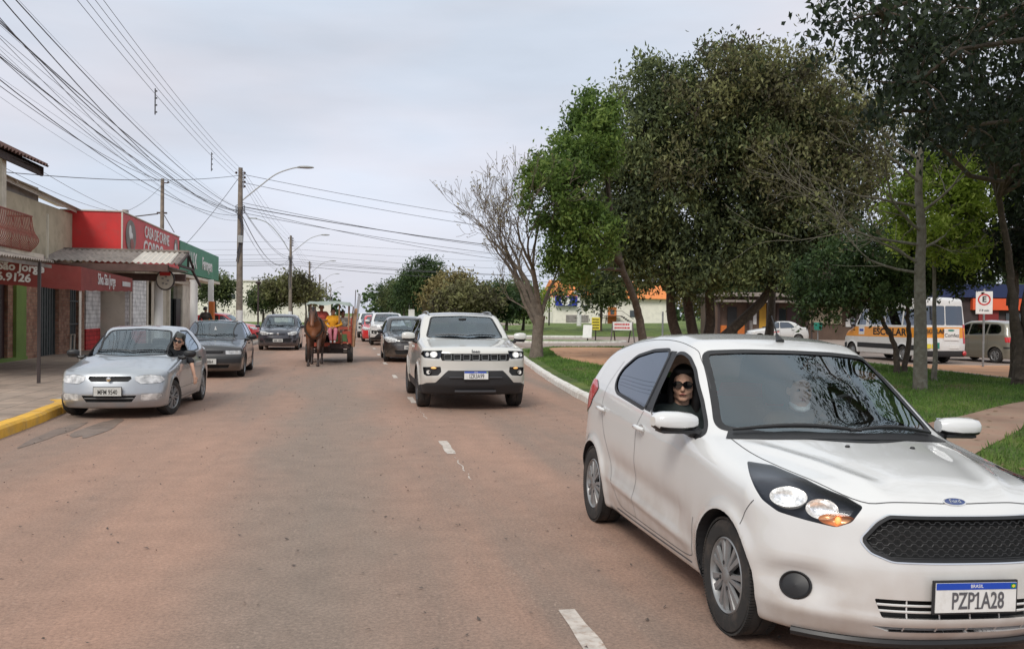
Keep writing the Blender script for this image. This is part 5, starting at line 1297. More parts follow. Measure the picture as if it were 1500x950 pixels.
    bx('entrance', X2-.25, X2-.2, 44.3, 47.3, .12, 2.85, M['shopglass'], k); bx('door_leaf', X2-.15, X2-.05, 46.2, 47.4, .12, 2.2, M['ink'], k)
    for y in (39.5, 44.25, 47.5): bx('pier', X2-.3, X2+.02, y-.12 if y != 47.5 else y, y+.12 if y != 47.5 else 51.8, .12, 2.95, M['cream'], k)
    bx('beam', X2-.3, X2+.06, 37, 52, 2.95, 3.25, M['cream'], k)
    bx('soffit', X2-.3, -7.9, 36.2, 58, 3.28, 3.42, M['cream'], k)
    bx('doorway_column', -7.3, -7.05, 49.2, 49.5, .12, 3.28, M['white'], k)
    bx('orange_post', -7.0, -6.75, 47.4, 47.8, .12, 2.1, M['orange'], k); bx('orange_panel', -7.2, -6.4, 47.82, 47.9, .12, 1.0, M['orange'], k)
    # signs (boxes on the parapet)
    s = thing('red_sign', 'long red butcher sign reading CASA DE CARNE with grey animal ovals at both ends', 'sign', (-8,39.3,3.3))
    s.location = (0,0,0); bx('sign_box', -10.05, -8, 33.85, 44.9, 3.42, 5.12, M['sign_red'], s)
    e_ = MB(); e_.tube([(-7.98,33.83,3.42),(-7.98,33.83,5.14),(-7.98,44.95,5.14)], .03, 4); e_.tube([(-10.05,33.83,5.14),(-7.98,33.83,5.14)], .03, 4); e_.build('edge_strip', M['fibre_new'], s)
    R90 = (math.pi/2, 0, math.pi/2)
    text('lettering', 'CASA DE CARNE', .66, (-7.985,39.9,4.72), R90, M['sign_white'], s, .01, .010, .98)
    text('lettering', 'GORDO', .95, (-7.985,39.2,4.02), R90, M['sign_white'], s, .01, .012, 1.1)
    for y in (35.2, 44.0):
        m = MB(); T = Matrix.Translation((-7.99,y,4.35)) @ Matrix.Rotation(math.pi/2, 4, 'Y'); m.lathe([(1,0),(.98,.015),(.001,.015)], 30, T @ Matrix.Diagonal((.62,.78 if y < 40 else .5,1,1)), 0); o = m.build('picture_oval', M['grey_wall'], s)
        a = MB(); a.ball((-7.97,y-.18,4.5),(.012,.20,.26)); a.ball((-7.97,y+.05,4.38),(.012,.16,.12)); a.build('cow_head', M['sign_white'], o, True); a = MB(); a.ball((-7.968,y+.12,4.05),(.012,.28,.22)); a.build('meat_cut', mat('dull_red', (.30,.10,.08), .6), o, True)
    s = thing('green_sign', 'long green sign with white letters reading LUX Ferragem past the red sign', 'sign', (-8,51,3.4))
    s.location = (0,0,0); bx('sign_box', -8.35, -7.98, 45.0, 58.0, 3.5, 5.0, M['sign_green'], s)
    text('lettering', 'LUX', 1.15, (-7.965,48.6,4.2), R90, M['sign_white'], s, .01, .014, 1.05); text('lettering', 'Ferragem', .95, (-7.965,53.4,4.22), R90, M['sign_white'], s, .01, .02, 1.0)
    # canvas awning in front of the balcony house
    a = thing('canvas_awning', 'faded brick-red canvas awning with white lettering on thin pale posts', 'awning', (-6.1,22.1,.125)); a.location = (0,0,0)
    A = MB(); n = 24
    def strip(p, q, r_, s_, m=0):
        p, q, r_, s_ = map(Vector, (p, q, r_, s_)); V = []
        for i in range(n+1):
            t = i/n; w = .022*math.cos(i*math.pi*.75); V += [p.lerp(q,t)+Vector((0,0,-abs(w)*.9)), s_.lerp(r_,t)]
        A.add(V, [(2*i, 2*i+2, 2*i+3, 2*i+1) for i in range(n)], m)
    strip((-9.3,22.1,2.28),(-6.1,22.1,2.06),(-6.1,22.1,2.60),(-9.3,22.1,2.84))
    strip((-6.1,22.1,2.06),(-6.1,27.1,2.16),(-6.1,27.1,2.52),(-6.1,22.1,2.60))
    A.add([(-6.1,22.1,2.60),(-6.1,27.1,2.52),(-9.3,27.1,2.95),(-9.3,22.1,3.06)], [(0,1,2,3)]); A.add([(-6.1,27.1,2.16),(-9.3,27.1,2.6),(-9.3,27.1,2.95),(-6.1,27.1,2.52)], [(0,1,2,3)])
    A.build('canvas', M['awning'], a)
    sl_ = math.atan2(.23, 3.2)
    text('lettering', 'São Jorge', .255, (-7.38,22.08,2.56), (math.pi/2, sl_*1.0, 0), M['sign_white'], a, .003, .009, 1.02); text('lettering', '16.9126', .255, (-7.60,22.08,2.33), (math.pi/2, sl_, 0), M['sign_white'], a, .003, .009, 1.05)
    text('lettering', 'Silva São Jorge', .40, (-6.085,24.3,2.36), R90, M['sign_white'], a, .003, .002, .72)
    m = MB()
    for k in range(7): m.box((-6.085,25.95+k*.13,2.33),(.006,.085,.13))
    m.build('small_lettering', M['sign_white'], a)
    for y in (22.15, 27.0): m = MB(); m.tube([(-6.13,y,.12),(-6.13,y,2.5)], .028, 8); m.build('post', M['fibre_new'], a, True)
    # far white wall and hall behind the verge
    w = thing('long_white_wall', 'long low white wall with faint grey scribbles far behind the left trees', 'wall', (-16,140,0)); w.location = (0,0,0)
    bx('wall_panel', -34, -2.6, 140, 140.4, 0, 2.85, M['bright_wall'], w)
    g = MB(); rr = random.Random(2)
    for i in range(34):
        x = -21.5+i*.5; z0 = rr.uniform(.3,.8); g.tube([(x,139.97,z0),(x+rr.uniform(-.2,.2),139.97,z0+rr.uniform(.4,1.2))], .02, 4)
        g.tube([(x-.2,139.97,z0+.5),(x,139.97,z0+rr.uniform(.7,1.2)),(x+.2,139.97,z0+.4)], .02, 4)
    g.build('scribbles', M['grey_wall'], w)
    w = thing('warehouse', 'big pale cream warehouse rising behind the long white wall', 'warehouse', (0,0,0)); bx('wall_panel', -36, -7.6, 150, 175, 0, 6.5, M['bright_wall'], w)
    bx('roof_edge', -36.3, -7.3, 149.8, 175, 6.5, 6.7, M['fibre_new'], w); bx('window', -9.4, -8.4, 149.94, 150, 4.4, 5.2, M['shopglass'], w); bx('window', -22, -18, 149.94, 150, 3.6, 4.4, M['shopglass'], w)
    # orange-roofed white building on the right
    w = thing('orange_roof_house', 'long white building with orange tiled roof, outside stair and blue sign beyond the mound', 'building', (0,0,0))
    bx('wall', 40.8, 66, 175, 190, 0, 5.3, M['bright_wall'], w)
    r = MB(); r.add([(41.6,173.9,5.2),(67,173.9,5.2),(67,182.5,9.0),(41.6,182.5,9.0),(41.6,191,5.2),(67,191,5.2)], [(0,1,2,3),(3,2,5,4),(0,3,4)]); r.build('roof', M['clay'], w)
    bx('window', 47.0, 48.3, 174.9, 175, 3.0, 3.7, M['shopglass'], w); bx('porch_window', 43.5, 48.2, 174.85, 175, .3, 1.7, M['grey_wall'], w); bx('window', 57, 58.5, 174.9, 175, 1.4, 2.8, M['shopglass'], w)
    d = bx('door', 52.3, 54.1, 174.85, 175, 0, 3.4, M['orange'], w); bx('door_glass', 52.8, 53.6, 174.8, 174.85, 1.9, 2.9, M['shopglass'], d)
    s = MB(); s.box((53,173.6,1.6),(3.2,2.2,.15)); s.tube([(51.2,173,0),(51.5,173,1.6)], .08, 5); s.tube([(54.6,173,1.6),(57,173,0)], .1, 5); s.tube([(51.4,172.6,1.7),(51.4,172.6,2.6),(54.6,172.6,2.6),(57,172.6,1)], .05, 5)
    for i in range(5): s.box((55+i*.45,173.4,1.4-i*.28),(.5,1.6,.12))
    s.build('stair', M['dark_steel'], w)
    sb = thing('blue_sign', 'blue sign with round white emblem on the front of the orange-roofed building', 'sign', (42.8,174.2,0)); sb.location = (0,0,0)
    bx('board', 41.0, 46.2, 174.0, 174.3, 3.55, 5.5, mat('blue_board', (.02,.035,.36), .5), sb); m = MB(); m.lathe([(1,0),(1,.05),(.001,.05)], 24, Matrix.Translation((43.1,173.98,4.5)) @ Matrix.Rotation(math.pi/2, 4, 'X') @ Matrix.Diagonal((.95,.9,1,1))); o = m.build('emblem', M['sign_white'], sb)
    m = MB(); m.ball((43.1,173.9,4.7),(.3,.03,.3)); m.box((43.1,173.9,4.1),(.9,.05,.25)); m.build('emblem_figure', M['grey_wall'], o)
    # brown shop row behind the taxi
    w = thing('brown_shop_row', 'low brown shop row with yellow and orange door panels behind the tree trunks', 'building', (0,0,0)); Mx = Matrix.Translation((25,64,0)) @ Matrix.Rotation(R_(-12),4,'Z')
    def wb(name, x0, x1, z0, z1, dy, m, depth=.2):
        b_ = MB(); b_.box(((x0+x1)/2, dy-depth/2, (z0+z1)/2), (x1-x0, depth, z1-z0)); o_ = b_.build(name, m, w); o_.matrix_local = Mx; return o_
    bwall = mat('brown_wall', (.115,.075,.055), .85, noise=(1.5,.2)); wb('wall', 2.5, 24, 0, 3.2, 6, bwall, 6); wb('roof_edge', 2.2, 24.3, 3.2, 3.5, 6.4, M['fibre'], 7)
    for i, (x, cw_, z1, mm) in enumerate(((4.2,.5,1.2,'orange'),(5.8,.5,2.7,'mustard'),(6.6,.35,1.2,'orange'),(2.9,.45,1.0,'orange'),(5.0,.3,1.4,'grey_wall'))):
        if mm not in M: M[mm] = mat('mustard_paint', (.55,.30,.03), .6, noise=(3,.1))
        wb('door_panel', x, x+cw_, .1, z1, -.01, M[mm], .08)
    wb('window', 9.5, 12.0, 1.2, 2.5, -.01, M['plaster'], .08); wb('sheet_roof', 8, 14, 2.7, 2.85, .0, M['fibre_new'], 1.6); wb('garage_door', 15, 19, .1, 2.4, -.01, mat('timber_brown', (.20,.10,.06), .8, noise=(4,.2)), .06)
    for x in (2.6,4.8,7.0,9.2,12.8,14.6): wb('post', x, x+.16, 0, 3.2, -.35, M['wood_dark'], .16)
    for x0, x1, z0, z1, mm in ((3.4,4.1,.1,2.4,'ink'),(5.35,5.6,1.1,2.1,'sign_white'),(7.1,7.8,.1,2.3,'shopglass'),(7.9,9.2,.1,2.4,'dark_door'),(12.3,12.7,1.0,1.6,'sign_white')): wb('front_panel', x0, x1, z0, z1, -.015, M[mm], .05)
    wb('lean_to', 2.5, 9, 2.75, 2.9, .1, M['fibre'], 1.8)
    # shop with orange fascia behind the van
    w = thing('orange_fascia_shop', 'dark shop front with bright orange-red fascia strip behind the school van', 'shop', (0,0,0)); Mx = Matrix.Translation((30,42,0)) @ Matrix.Rotation(R_(-14),4,'Z')
    wb('wall', -2, 24, 0, 3.4, 6, mat('dark_shop_wall', (.05,.035,.035), .8, noise=(2,.3)), 6); wb('fascia', 2.2, 14, 2.15, 2.75, -.02, M['orange_red'], .3); wb('blue_fascia', -1.5, 16, 2.8, 3.5, -.02, mat('navy_fascia', (.015,.025,.09), .6), .25)
    wb('red_pier', 2.6, 3.6, .1, 2.14, -.02, mat('dark_red_pier', (.22,.02,.02), .6), .1); wb('window', 4.0, 7.4, .6, 2.0, -.01, M['shopglass'], .06); wb('pier', 8.4, 9.0, .1, 2.14, -.02, M['cream'], .1)
    for k_ in range(6): wb('fascia_mark', 6.0+k_*.62, 6.35+k_*.62+(k_ % 2)*.1, 2.32, 2.62, -.33, M['sign_white'], .02)
M['orange_red'] = mat('orange_red_fascia', (.72,.10,.03), .5, noise=(1,.1))
left_buildings()

# ------------------------------------------------------------------ poles, lamps and cables
M['pole'] = mat('weathered_pole', (.22,.185,.15), .9, noise=(4,.2), dirt=(7,(.10,.08,.07),.8), bump=(20,.4)); M['insul'] = mat('brown_insulator', (.05,.03,.025), .4); M['lampgrey'] = mat('lamp_grey', (.36,.37,.37), .5, .3)
M['cable'] = mat('black_cable', (.07,.07,.08), .6)
POLES = [(-5.3,8,8.6),(-5.3,45.8,8.6),(-5.3,85.2,8.6),(-5.2,124,8.4),(-5.1,165,8.4),(-4.9,206,8.4),(-4.7,250,8.4)]
def pole(i, x, y, h, label):
    p = thing('power_pole', label, 'pole', (x,y,.12), 0, 'power poles along the left pavement'); m = MB()
    m.lathe([(.17,-.1),(.165,1.4),(.13,h*.7),(.105,h),(.001,h)], 14); m.build('post', M['pole'], p, True)
    w = MB(); w.lathe([(.176,-.05),(.171,1.55)], 14); w.build('whitewash', M['sign_white'], p, True)
    n = MB()
    for k in range(4): n.lathe([(.001,-.05),(.045,-.05),(.06,0),(.045,.05),(.001,.05)], 8, Matrix.Translation((.2,0,h-.25-k*.22))); n.box((.13,0,h-.25-k*.22),(.12,.03,.03))
    n.box((.16,0,h-.58),(.03,.05,.85)); n.lathe([(.001,-.05),(.045,-.05),(.06,0),(.045,.05),(.001,.05)], 8, Matrix.Translation((-.2,0,h-.25))); n.build('insulator_rack', M['insul'], p, True)
    a = MB(); a.tube(smooth_line([(.1,0,h-1.6),(.9,0,h-.9),(1.7,.0,h-.25),(2.5,0,h+.08),(2.9,0,h+.13)], 5), .032, 8); ao = a.build('lamp_arm', M['lampgrey'], p, True)
    l = MB(); l.ball((3.15,0,h+.16),(.42,.13,.075), 14, 8); l.box((2.85,0,h+.14),(.25,.12,.09),None,0,.02); l.build('lamp_head', M['lampgrey'], ao, True)
    b = MB()
    if i == 1:
        b.box((.05,-.22,h-3.55),(.24,.16,.36),None,0,.02)
    if i: b.build('meter_box', M['lampgrey'], p) if i == 1 else None
    c = MB(); rr = random.Random(i)
    for k in range(5): c.tube(smooth_line([(rr.uniform(-.15,.15),-.16,h-2.0-rr.random()*.5),(rr.uniform(-.2,.2),-.2,h-3.0),(rr.uniform(-.15,.15),-.17,h-4.2-rr.random())], 4), .02, 5)
    for k in range(4): c.tube([(.22*math.cos(a_),.22*math.sin(a_),h-2.2+.1*k+.1*math.sin(a_)) for a_ in np.linspace(0,6.28,12)], .018, 5)
    c.build('cable_coils', M['cable'], p, True)
    return p
LB = ['power pole rooted outside the picture to the left', 'nearest power pole with white painted foot and grey box, street lamp arm above', 'second power pole with lamp arm, above the dark blue car', 'third power pole, small behind the horse cart', 'fourth power pole on the left, seen above the cart canopy', 'fifth power pole, a thin line over the cart', 'farthest power pole at the vanishing point']
for i, (x, y, h) in enumerate(POLES):
    if i: pole(i, x, y, h, LB[i])
p = thing('bare_pole', 'thin concrete pole rising behind the red sign with no lamp', 'pole', (-8.2,46.5,0)); p.location = (-9.2,47,.1); m = MB(); m.lathe([(.13,-.1),(.085,8.1),(.001,8.1)], 12); m.build('post', M['pole'], p, True)
m = MB(); m.box((.12,0,7.9),(.3,.05,.05)); m.build('bracket', M['insul'], p); m = MB(); m.lathe([(.001,-.06),(.05,-.05),(.06,0),(.001,.06)], 8, Matrix.Translation((.28,0,7.95))); m.build('insulator', M['insul'], p, True)
p = thing('short_pole', 'stub of a concrete pole with a small lamp arm just above the red sign', 'pole', (-11.4,49,.1)); m = MB(); m.lathe([(.18,-.1),(.16,6.7),(.001,6.7)], 10); m.build('post', M['concrete'], p, True); m = MB(); m.tube([(0,0,6.3),(1.6,0,6.55)], .03, 6); m.box((1.8,0,6.6),(.5,.12,.08)); m.tube([(1.9,0,6.5),(2.4,.1,5.6)], .02, 5); m.build('lamp_arm', M['dark_steel'], p, True)
for x, y, h, hd in ((-9.2,96,5.0,1.0),(7.6,112,7.2,-1),):
    p = thing('street_lamp', 'thin street lamp post with a T-shaped head left of the second pole' if x < 0 else 'tall thin lamp post among the avenue trees', 'street lamp', (x,y,.1)); m = MB(); m.tube([(0,0,0),(0,0,h)], [.08,.05], 8); m.build('post', M['lampgrey'], p, True); m = MB(); m.box((0,0,h+.05),(1.5,.15,.08)); m.build('lamp_head', M['lampgrey'], p)
p = thing('street_lamp', 'lamp arm curving up to the left from the second power pole', 'street lamp', (-5.45,85.2,.1)); m = MB(); m.tube(smooth_line([(0,0,7.2),(-.8,0,8.5),(-1.9,0,9.7),(-3.0,0,10.1)],5), .04, 7); m.box((-3.3,0,10.13),(.8,.2,.1),None,0,.03); m.build('lamp_arm', M['lampgrey'], p, True)
CN = [0]
SPAN = ['from the top left corner to the nearest pole', 'between the nearest and the second pole', 'between the second and the third pole', 'between the third and fourth poles', 'beyond the fourth pole', 'beyond the fifth pole']
def cable(a, b, sag, r=.012, n=22, name='power_cable', label=None, group='overhead cables from pole to pole', seed=None):
    a, b = Vector(a), Vector(b); mid = (a+b)/2; P = []
    for i in range(n+1): t = i/n; q = a.lerp(b, t); q.z -= sag*4*t*(1-t); P.append(q-a)
    m = MB(); m.tube(P, r, 5, cap=False); o = m.build(name, M['cable']); o.location = a
    tag(o, label or 'thin black cable in the fan of wires running to the poles on the left', 'cable', group); return o
rr = random.Random(9)
for i in range(len(POLES)-1):
    (x0,y0,h0), (x1,y1,h1) = POLES[i], POLES[i+1]
    SP = dict(group='upper bare wires '+SPAN[i]); RW = ['top', 'second', 'third', 'lowest']
    for k in range(4): cable((x0+.24,y0,.12+h0-.25-k*.22), (x1+.24,y1,.12+h1-.25-k*.22), .25+.15*k if i else .5, .0062, label=RW[k]+' of the four upper wires '+SPAN[i], **SP)
    ks = 15 if i == 0 else 6
    for k in range(ks):
        z = 6.6-(k % 6)*.12; dx = rr.uniform(-1.6,.5) if i == 0 else 0
        cable((x0+dx,y0,z+.12+rr.uniform(-.1,.4)), (x1-.1,y1,z+.12), .5+rr.random()*(1.0 if i else .7), rr.choice((.006,.009,.012)) if i else rr.choice((.003,.0045,.006,.010)), label='drooping lower telephone cable '+SPAN[i], group='lower cables '+SPAN[i])
cable((-5.6,9.0,7.2), (-9.2,47,8.1), .5, .009); cable((-6.6,9.0,7.3), (-9.2,47,8.0), .6, .009); cable((-7.6,10,7.2), (-9.2,47,8.1), .7, .009); cable((-8.6,12,7.0),(-11.3,49,6.6), .6, .008); cable((-9.6,13,7.0),(-11.3,49,6.6), .9, .008)
cr = dict(group='cables crossing the street', label='cable strung across the street between far poles')
for z0, z1, sg in ((8.4,7.8,.9),(8.0,7.3,1.0),(7.0,6.3,1.2),(6.8,6.2,.9),(6.7,5.7,1.5),(6.5,5.9,1.1)): cable((-5.2,45.8,z0), (34,66,z1), sg, .012 if z0 != 6.8 else .022, 26, **cr)
for z0, sg, r_ in ((7.0,.8,.012),(6.6,1.0,.012),(6.35,.8,.02),(6.0,1.0,.02),(7.5,.6,.01),(8.2,.6,.01),(6.15,.6,.016)): cable((-40,82,z0+.4), (-5.3,85.2,z0), .6, r_, 14, **cr); cable((-5.3,85.2,z0), (44,88,z0-.2), sg, r_, 26, **cr)
cable((-9.6,23.3,5.0), (-5.3,45.8,8.35), .3, .012, 14, label='single service wire from the balcony house to the nearest pole', group='service wires'); cable((-9.0,47,3.9), (-5.4,45.8,8.2), .2, .012, 12, label='wire rising from the shop signs to the nearest pole', group='service wires'); cable((-9.3,34.4,5.0), (-9.2,47,7.9), .5, .009, 12, label='slack wire between the beige parapet and the thin pole', group='service wires')
# spacers clipped on the wires
for x, y, z in ((-5.5,27.0,7.6),(-5.4,37,7.55)):
    m = MB(); m.box((0,0,0),(.03,.03,.75)); 
    for k in range(4): m.box((.02,0,-.3+.2*k),(.07,.04,.04))
    o = m.build('wire_spacer', M['cable']); o.location = (x,y,z); tag(o, 'vertical spacer rod hanging on the upper wires, nearer one' if y < 30 else 'vertical spacer rod on the wires just left of the nearest pole', 'wire spacer')
# ------------------------------------------------------------------ signs and small street things
def parking_sign():
    s = thing('parking_sign', 'white parking sign with a black E in a red ring on a grey post', 'traffic sign', (21.62,27.2,.0)); m = MB(); m.tube([(0,.03,0),(0,.03,2.7)], .035, 8); m.build('post', M['steel'], s, True)
    m = MB(); m.box((0,0,2.22),(.52,.02,.78),None,0,.008); pl = m.build('sign_plate', M['sign_white'], s)
    m = MB(); m.lathe([(.20,0),(.20,.006),(.155,.006),(.155,0)], 28, Matrix.Translation((0,-.012,2.33)) @ Matrix.Rotation(math.pi/2,4,'X')); m.build('red_ring', M['red_ring'], pl)
    text('letter', 'E', .27, (0,-.014,2.33), (math.pi/2,0,0), M['ink'], pl, .002, .008); text('small_print', '7-9 min', .10, (0,-.014,1.95), (math.pi/2,0,0), M['ink'], pl, .002, .002)
    s.rotation_euler.z = R_(-32)
M['red_ring'] = mat('sign_red_ring', (.55,.02,.02), .5); M['yellow'] = mat('yellow_board', (.75,.62,.06), .6, noise=(6,.1)); M['green_bin'] = mat('green_bin', (.02,.22,.16), .5)
parking_sign()
def board(name, label, cat, x, y, w, h, z, m, txt=None, tm='ink', ts=.2, lean=0, rz=0, frame=False):
    s = thing(name, label, cat, (x,y,.0), rz); b = MB(); b.box((0,0,z+h/2),(w,.05,h),(lean,0,0)); p = b.build('panel', m, s)
    if frame:
        f = MB()
        for sx in (-1,1): f.tube([(sx*w*.5,.05,z+h),(sx*w*.62,-.35,0)], .04, 5); f.tube([(sx*w*.5,.05,z+h),(sx*w*.35,.45,0)], .04, 5)
        f.build('trestle', M['dark_steel'], s)
    else:
        f = MB(); f.tube([(0,.05,0),(0,.05,z+.05)], .04, 5); f.build('post', M['dark_steel'], s)
    if txt:                       # rows of marks: the words cannot be made out in the photograph
        q = MB(); rq = random.Random(len(name)); n = txt
        for i in range(n):
            zz = z+h*(1-(i+.7)/(n+.4)); x_ = -w*.42
            while x_ < w*.38:
                l = rq.uniform(.04,.10)*w; q.box((x_+l/2,-.03,zz),(l,.006,h*.42/n)); x_ += l+.022*w
        q.build('lettering', M[tm], p)
    return s
board('trestle_sign', 'white trestle board with red writing standing on the traffic island', 'sign', 16.35,51.6, 1.15,.5,.75, M['sign_white'], 2, 'red_ring', .27, 0, R_(-14), True)
board('yellow_board', 'small yellow notice board on a post left of the trestle board', 'sign', 14.85,52.2,.5,.75,.75, M['yellow'], 4, 'ink', .2, 0, R_(-10))
board('blank_board', 'blank white panel leaning left of the yellow board', 'panel', 14.25,51.9,.55,.8,.25, M['sign_white'], None, lean=R_(-12), rz=R_(-30))
board('small_white_sign', 'small white square sign beyond the queue of cars', 'sign', 7.3,104,.7,1.1,1.0, M['sign_white'])
s = thing('lamp_standard', 'short white lamp standard between the white building and the island boards', 'post', (22.2,84,.6)); m = MB(); m.tube([(0,0,0),(0,0,3.0)], [.24,.18], 8); m.box((0,0,3.2),(1.1,.4,.35)); m.tube([(0,0,3.3),(0,0,6.0)], .09, 6); m.build('post', M['sign_white'], s, True)
s = thing('thin_post', 'thin dark post by the grass mound left of the white standard', 'post', (19.2,84,.6)); m = MB(); m.tube([(0,0,0),(0,0,3.3)], .07, 6); m.build('post', M['dark_steel'], s, True)
s = thing('triangle_sign', 'back of a triangular warning sign on a pale post above the white SUV', 'traffic sign', (7.4,72,.1)); m = MB(); m.tube([(0,-.05,0),(0,-.05,2.9)], .05, 7); m.build('post', M['fibre_new'], s, True); m = MB(); m.prism([(-.75,0),(.75,0),(0,1.1)], .03, Matrix.Translation((0,.02,1.9)) @ Matrix.Rotation(math.pi/2,4,'X')); m.build('plate', M['grey_wall'], s)
s = thing('pavement_pole', 'thin dark lamp pole between the red car and the pavement', 'pole', (-5.0,52,.1)); m = MB(); m.tube([(0,0,0),(0,0,3.1)], .045, 8); m.ball((0,0,3.15),(.16,.16,.10)); m.build('post', M['dark_steel'], s, True)
for i, (x, y, h, mm, lb) in enumerate(((25.6,51,3.2,'sign_white','white post in front of the parked white car'),(27.8,43,2.9,'steel','grey metal post left of the school van'),(18.5,50.5,1.9,'steel','short steel post in front of the yellow door panel'),(29.0,52,2.3,'dark_steel','dark post beside the green litter bin'))):
    s = thing('street_post', lb, 'post', (x,y,0)); m = MB(); m.tube([(0,0,0),(0,0,h)], .055, 8); m.build('post', M[mm], s, True)
s = thing('litter_bin', 'small green litter bin on a post beyond the small dark tree', 'bin', (28.3,50,0)); m = MB(); m.tube([(0,0,0),(0,0,1.0)], .04, 6); m.build('post', M['steel'], s); m = MB(); m.lathe([(.001,.9),(.22,.9),(.28,1.35),(.001,1.36)], 14); m.build('bin_body', M['green_bin'], s, True)
b = MB(); b.box((0,0,.18),(.75,.4,.42),None,0,.05); o = b.build('concrete_block', M['kerb_white']); o.location = (8.3,23.5,.1); tag(o, 'white painted concrete block on the median behind the white hatchback', 'block')
# ------------------------------------------------------------------ the other vehicles
def std_spec(kind, **k):
    if kind == 'sedan':
        s = dict(wb=2.443, hub=.285, arch=.325, z0=.17, len=(-.82,3.30), hw=.81, h=1.43, kf=.55, pf=2.8, kr=.35, pr=3,
            top=[(-.9,.60),(-.78,.66),(-.68,.745),(-.5,.80),(-.2,.86),(.1,.91),(.30,.945),(.42,1.0),(.75,1.19),(1.05,1.345),(1.25,1.40),(1.6,1.42),(2.0,1.405),(2.3,1.32),(2.55,1.16),(2.72,1.045),(2.95,1.03),(3.2,1.0),(3.28,.93),(3.4,.8)], top_w=.07,
            plan=[(-.8,.765),(-.4,.79),(0,.80),(.5,.805),(1.5,.805),(2.4,.80),(3.3,.74)], low=[(0,.93),(.2,.95),(.3,.975),(.5,1.0),(.7,.995),(.85,.975),(1.0,.95)],
            belt=[(-.8,.84),(0,.87),(1.2,.92),(2.4,.97),(3.3,.98)], front=[(0,-.70),(.18,-.73),(.28,-.79),(.40,-.80),(.52,-.77),(.62,-.74),(.75,-.70),(.85,-.5)],
            rear=[(0,3.12),(.3,3.2),(.5,3.22),(.8,3.16),(1.0,3.08),(1.5,2.8)], kw=[(-.8,0),(-.3,.12),(.3,.45),(1.0,.3),(1.4,.05),(2.4,-.15),(3,-.2)], crown=[(-.8,.10),(0,.12),(.3,.07),(1.4,.08),(3,.06)], tum=.42, r_side=.07, r_end=.09, flare=.015)
    elif kind == 'hatch':
        s = dict(KA); s.pop('extra'); s.pop('fextra'); s['flare'] = .012
    elif kind == 'suv':
        s = dict(wb=2.636, hub=.345, arch=.395, z0=.26, len=(-.92,3.58), hw=.91, h=1.64, kf=.40, pf=3.0, kr=.3, pr=3,
            top=[(-1.0,.95),(-.90,1.0),(-.80,1.055),(-.5,1.09),(-.1,1.135),(.25,1.175),(.42,1.21),(.55,1.27),(.85,1.455),(1.1,1.575),(1.3,1.62),(1.8,1.64),(2.5,1.62),(3.0,1.56),(3.15,1.48),(3.45,1.12),(3.6,1.0)], top_w=.06,
            plan=[(-.9,.86),(-.4,.895),(0,.90),(1.5,.905),(2.5,.90),(3.5,.84)], low=[(0,.95),(.3,.965),(.42,.99),(.6,1.0),(.85,.995),(1.0,.98),(1.2,.95)],
            belt=[(-.9,1.06),(0,1.08),(1.2,1.12),(2.6,1.18),(3.5,1.2)], front=[(0,-.70),(.25,-.74),(.42,-.86),(.55,-.885),(.7,-.87),(.85,-.875),(1.0,-.84),(1.1,-.7)],
            rear=[(0,3.3),(.4,3.42),(.7,3.48),(1.0,3.42),(1.6,3.15)], kw=[(-.9,0),(-.3,.1),(.4,.38),(1.1,.25),(1.5,.05),(3,-.15)], crown=[(-.9,.06),(0,.07),(.4,.05),(1.4,.07),(3,.06)], tum=.36, r_side=.07, r_end=.08, flare=.03)
    s.update(k); return s
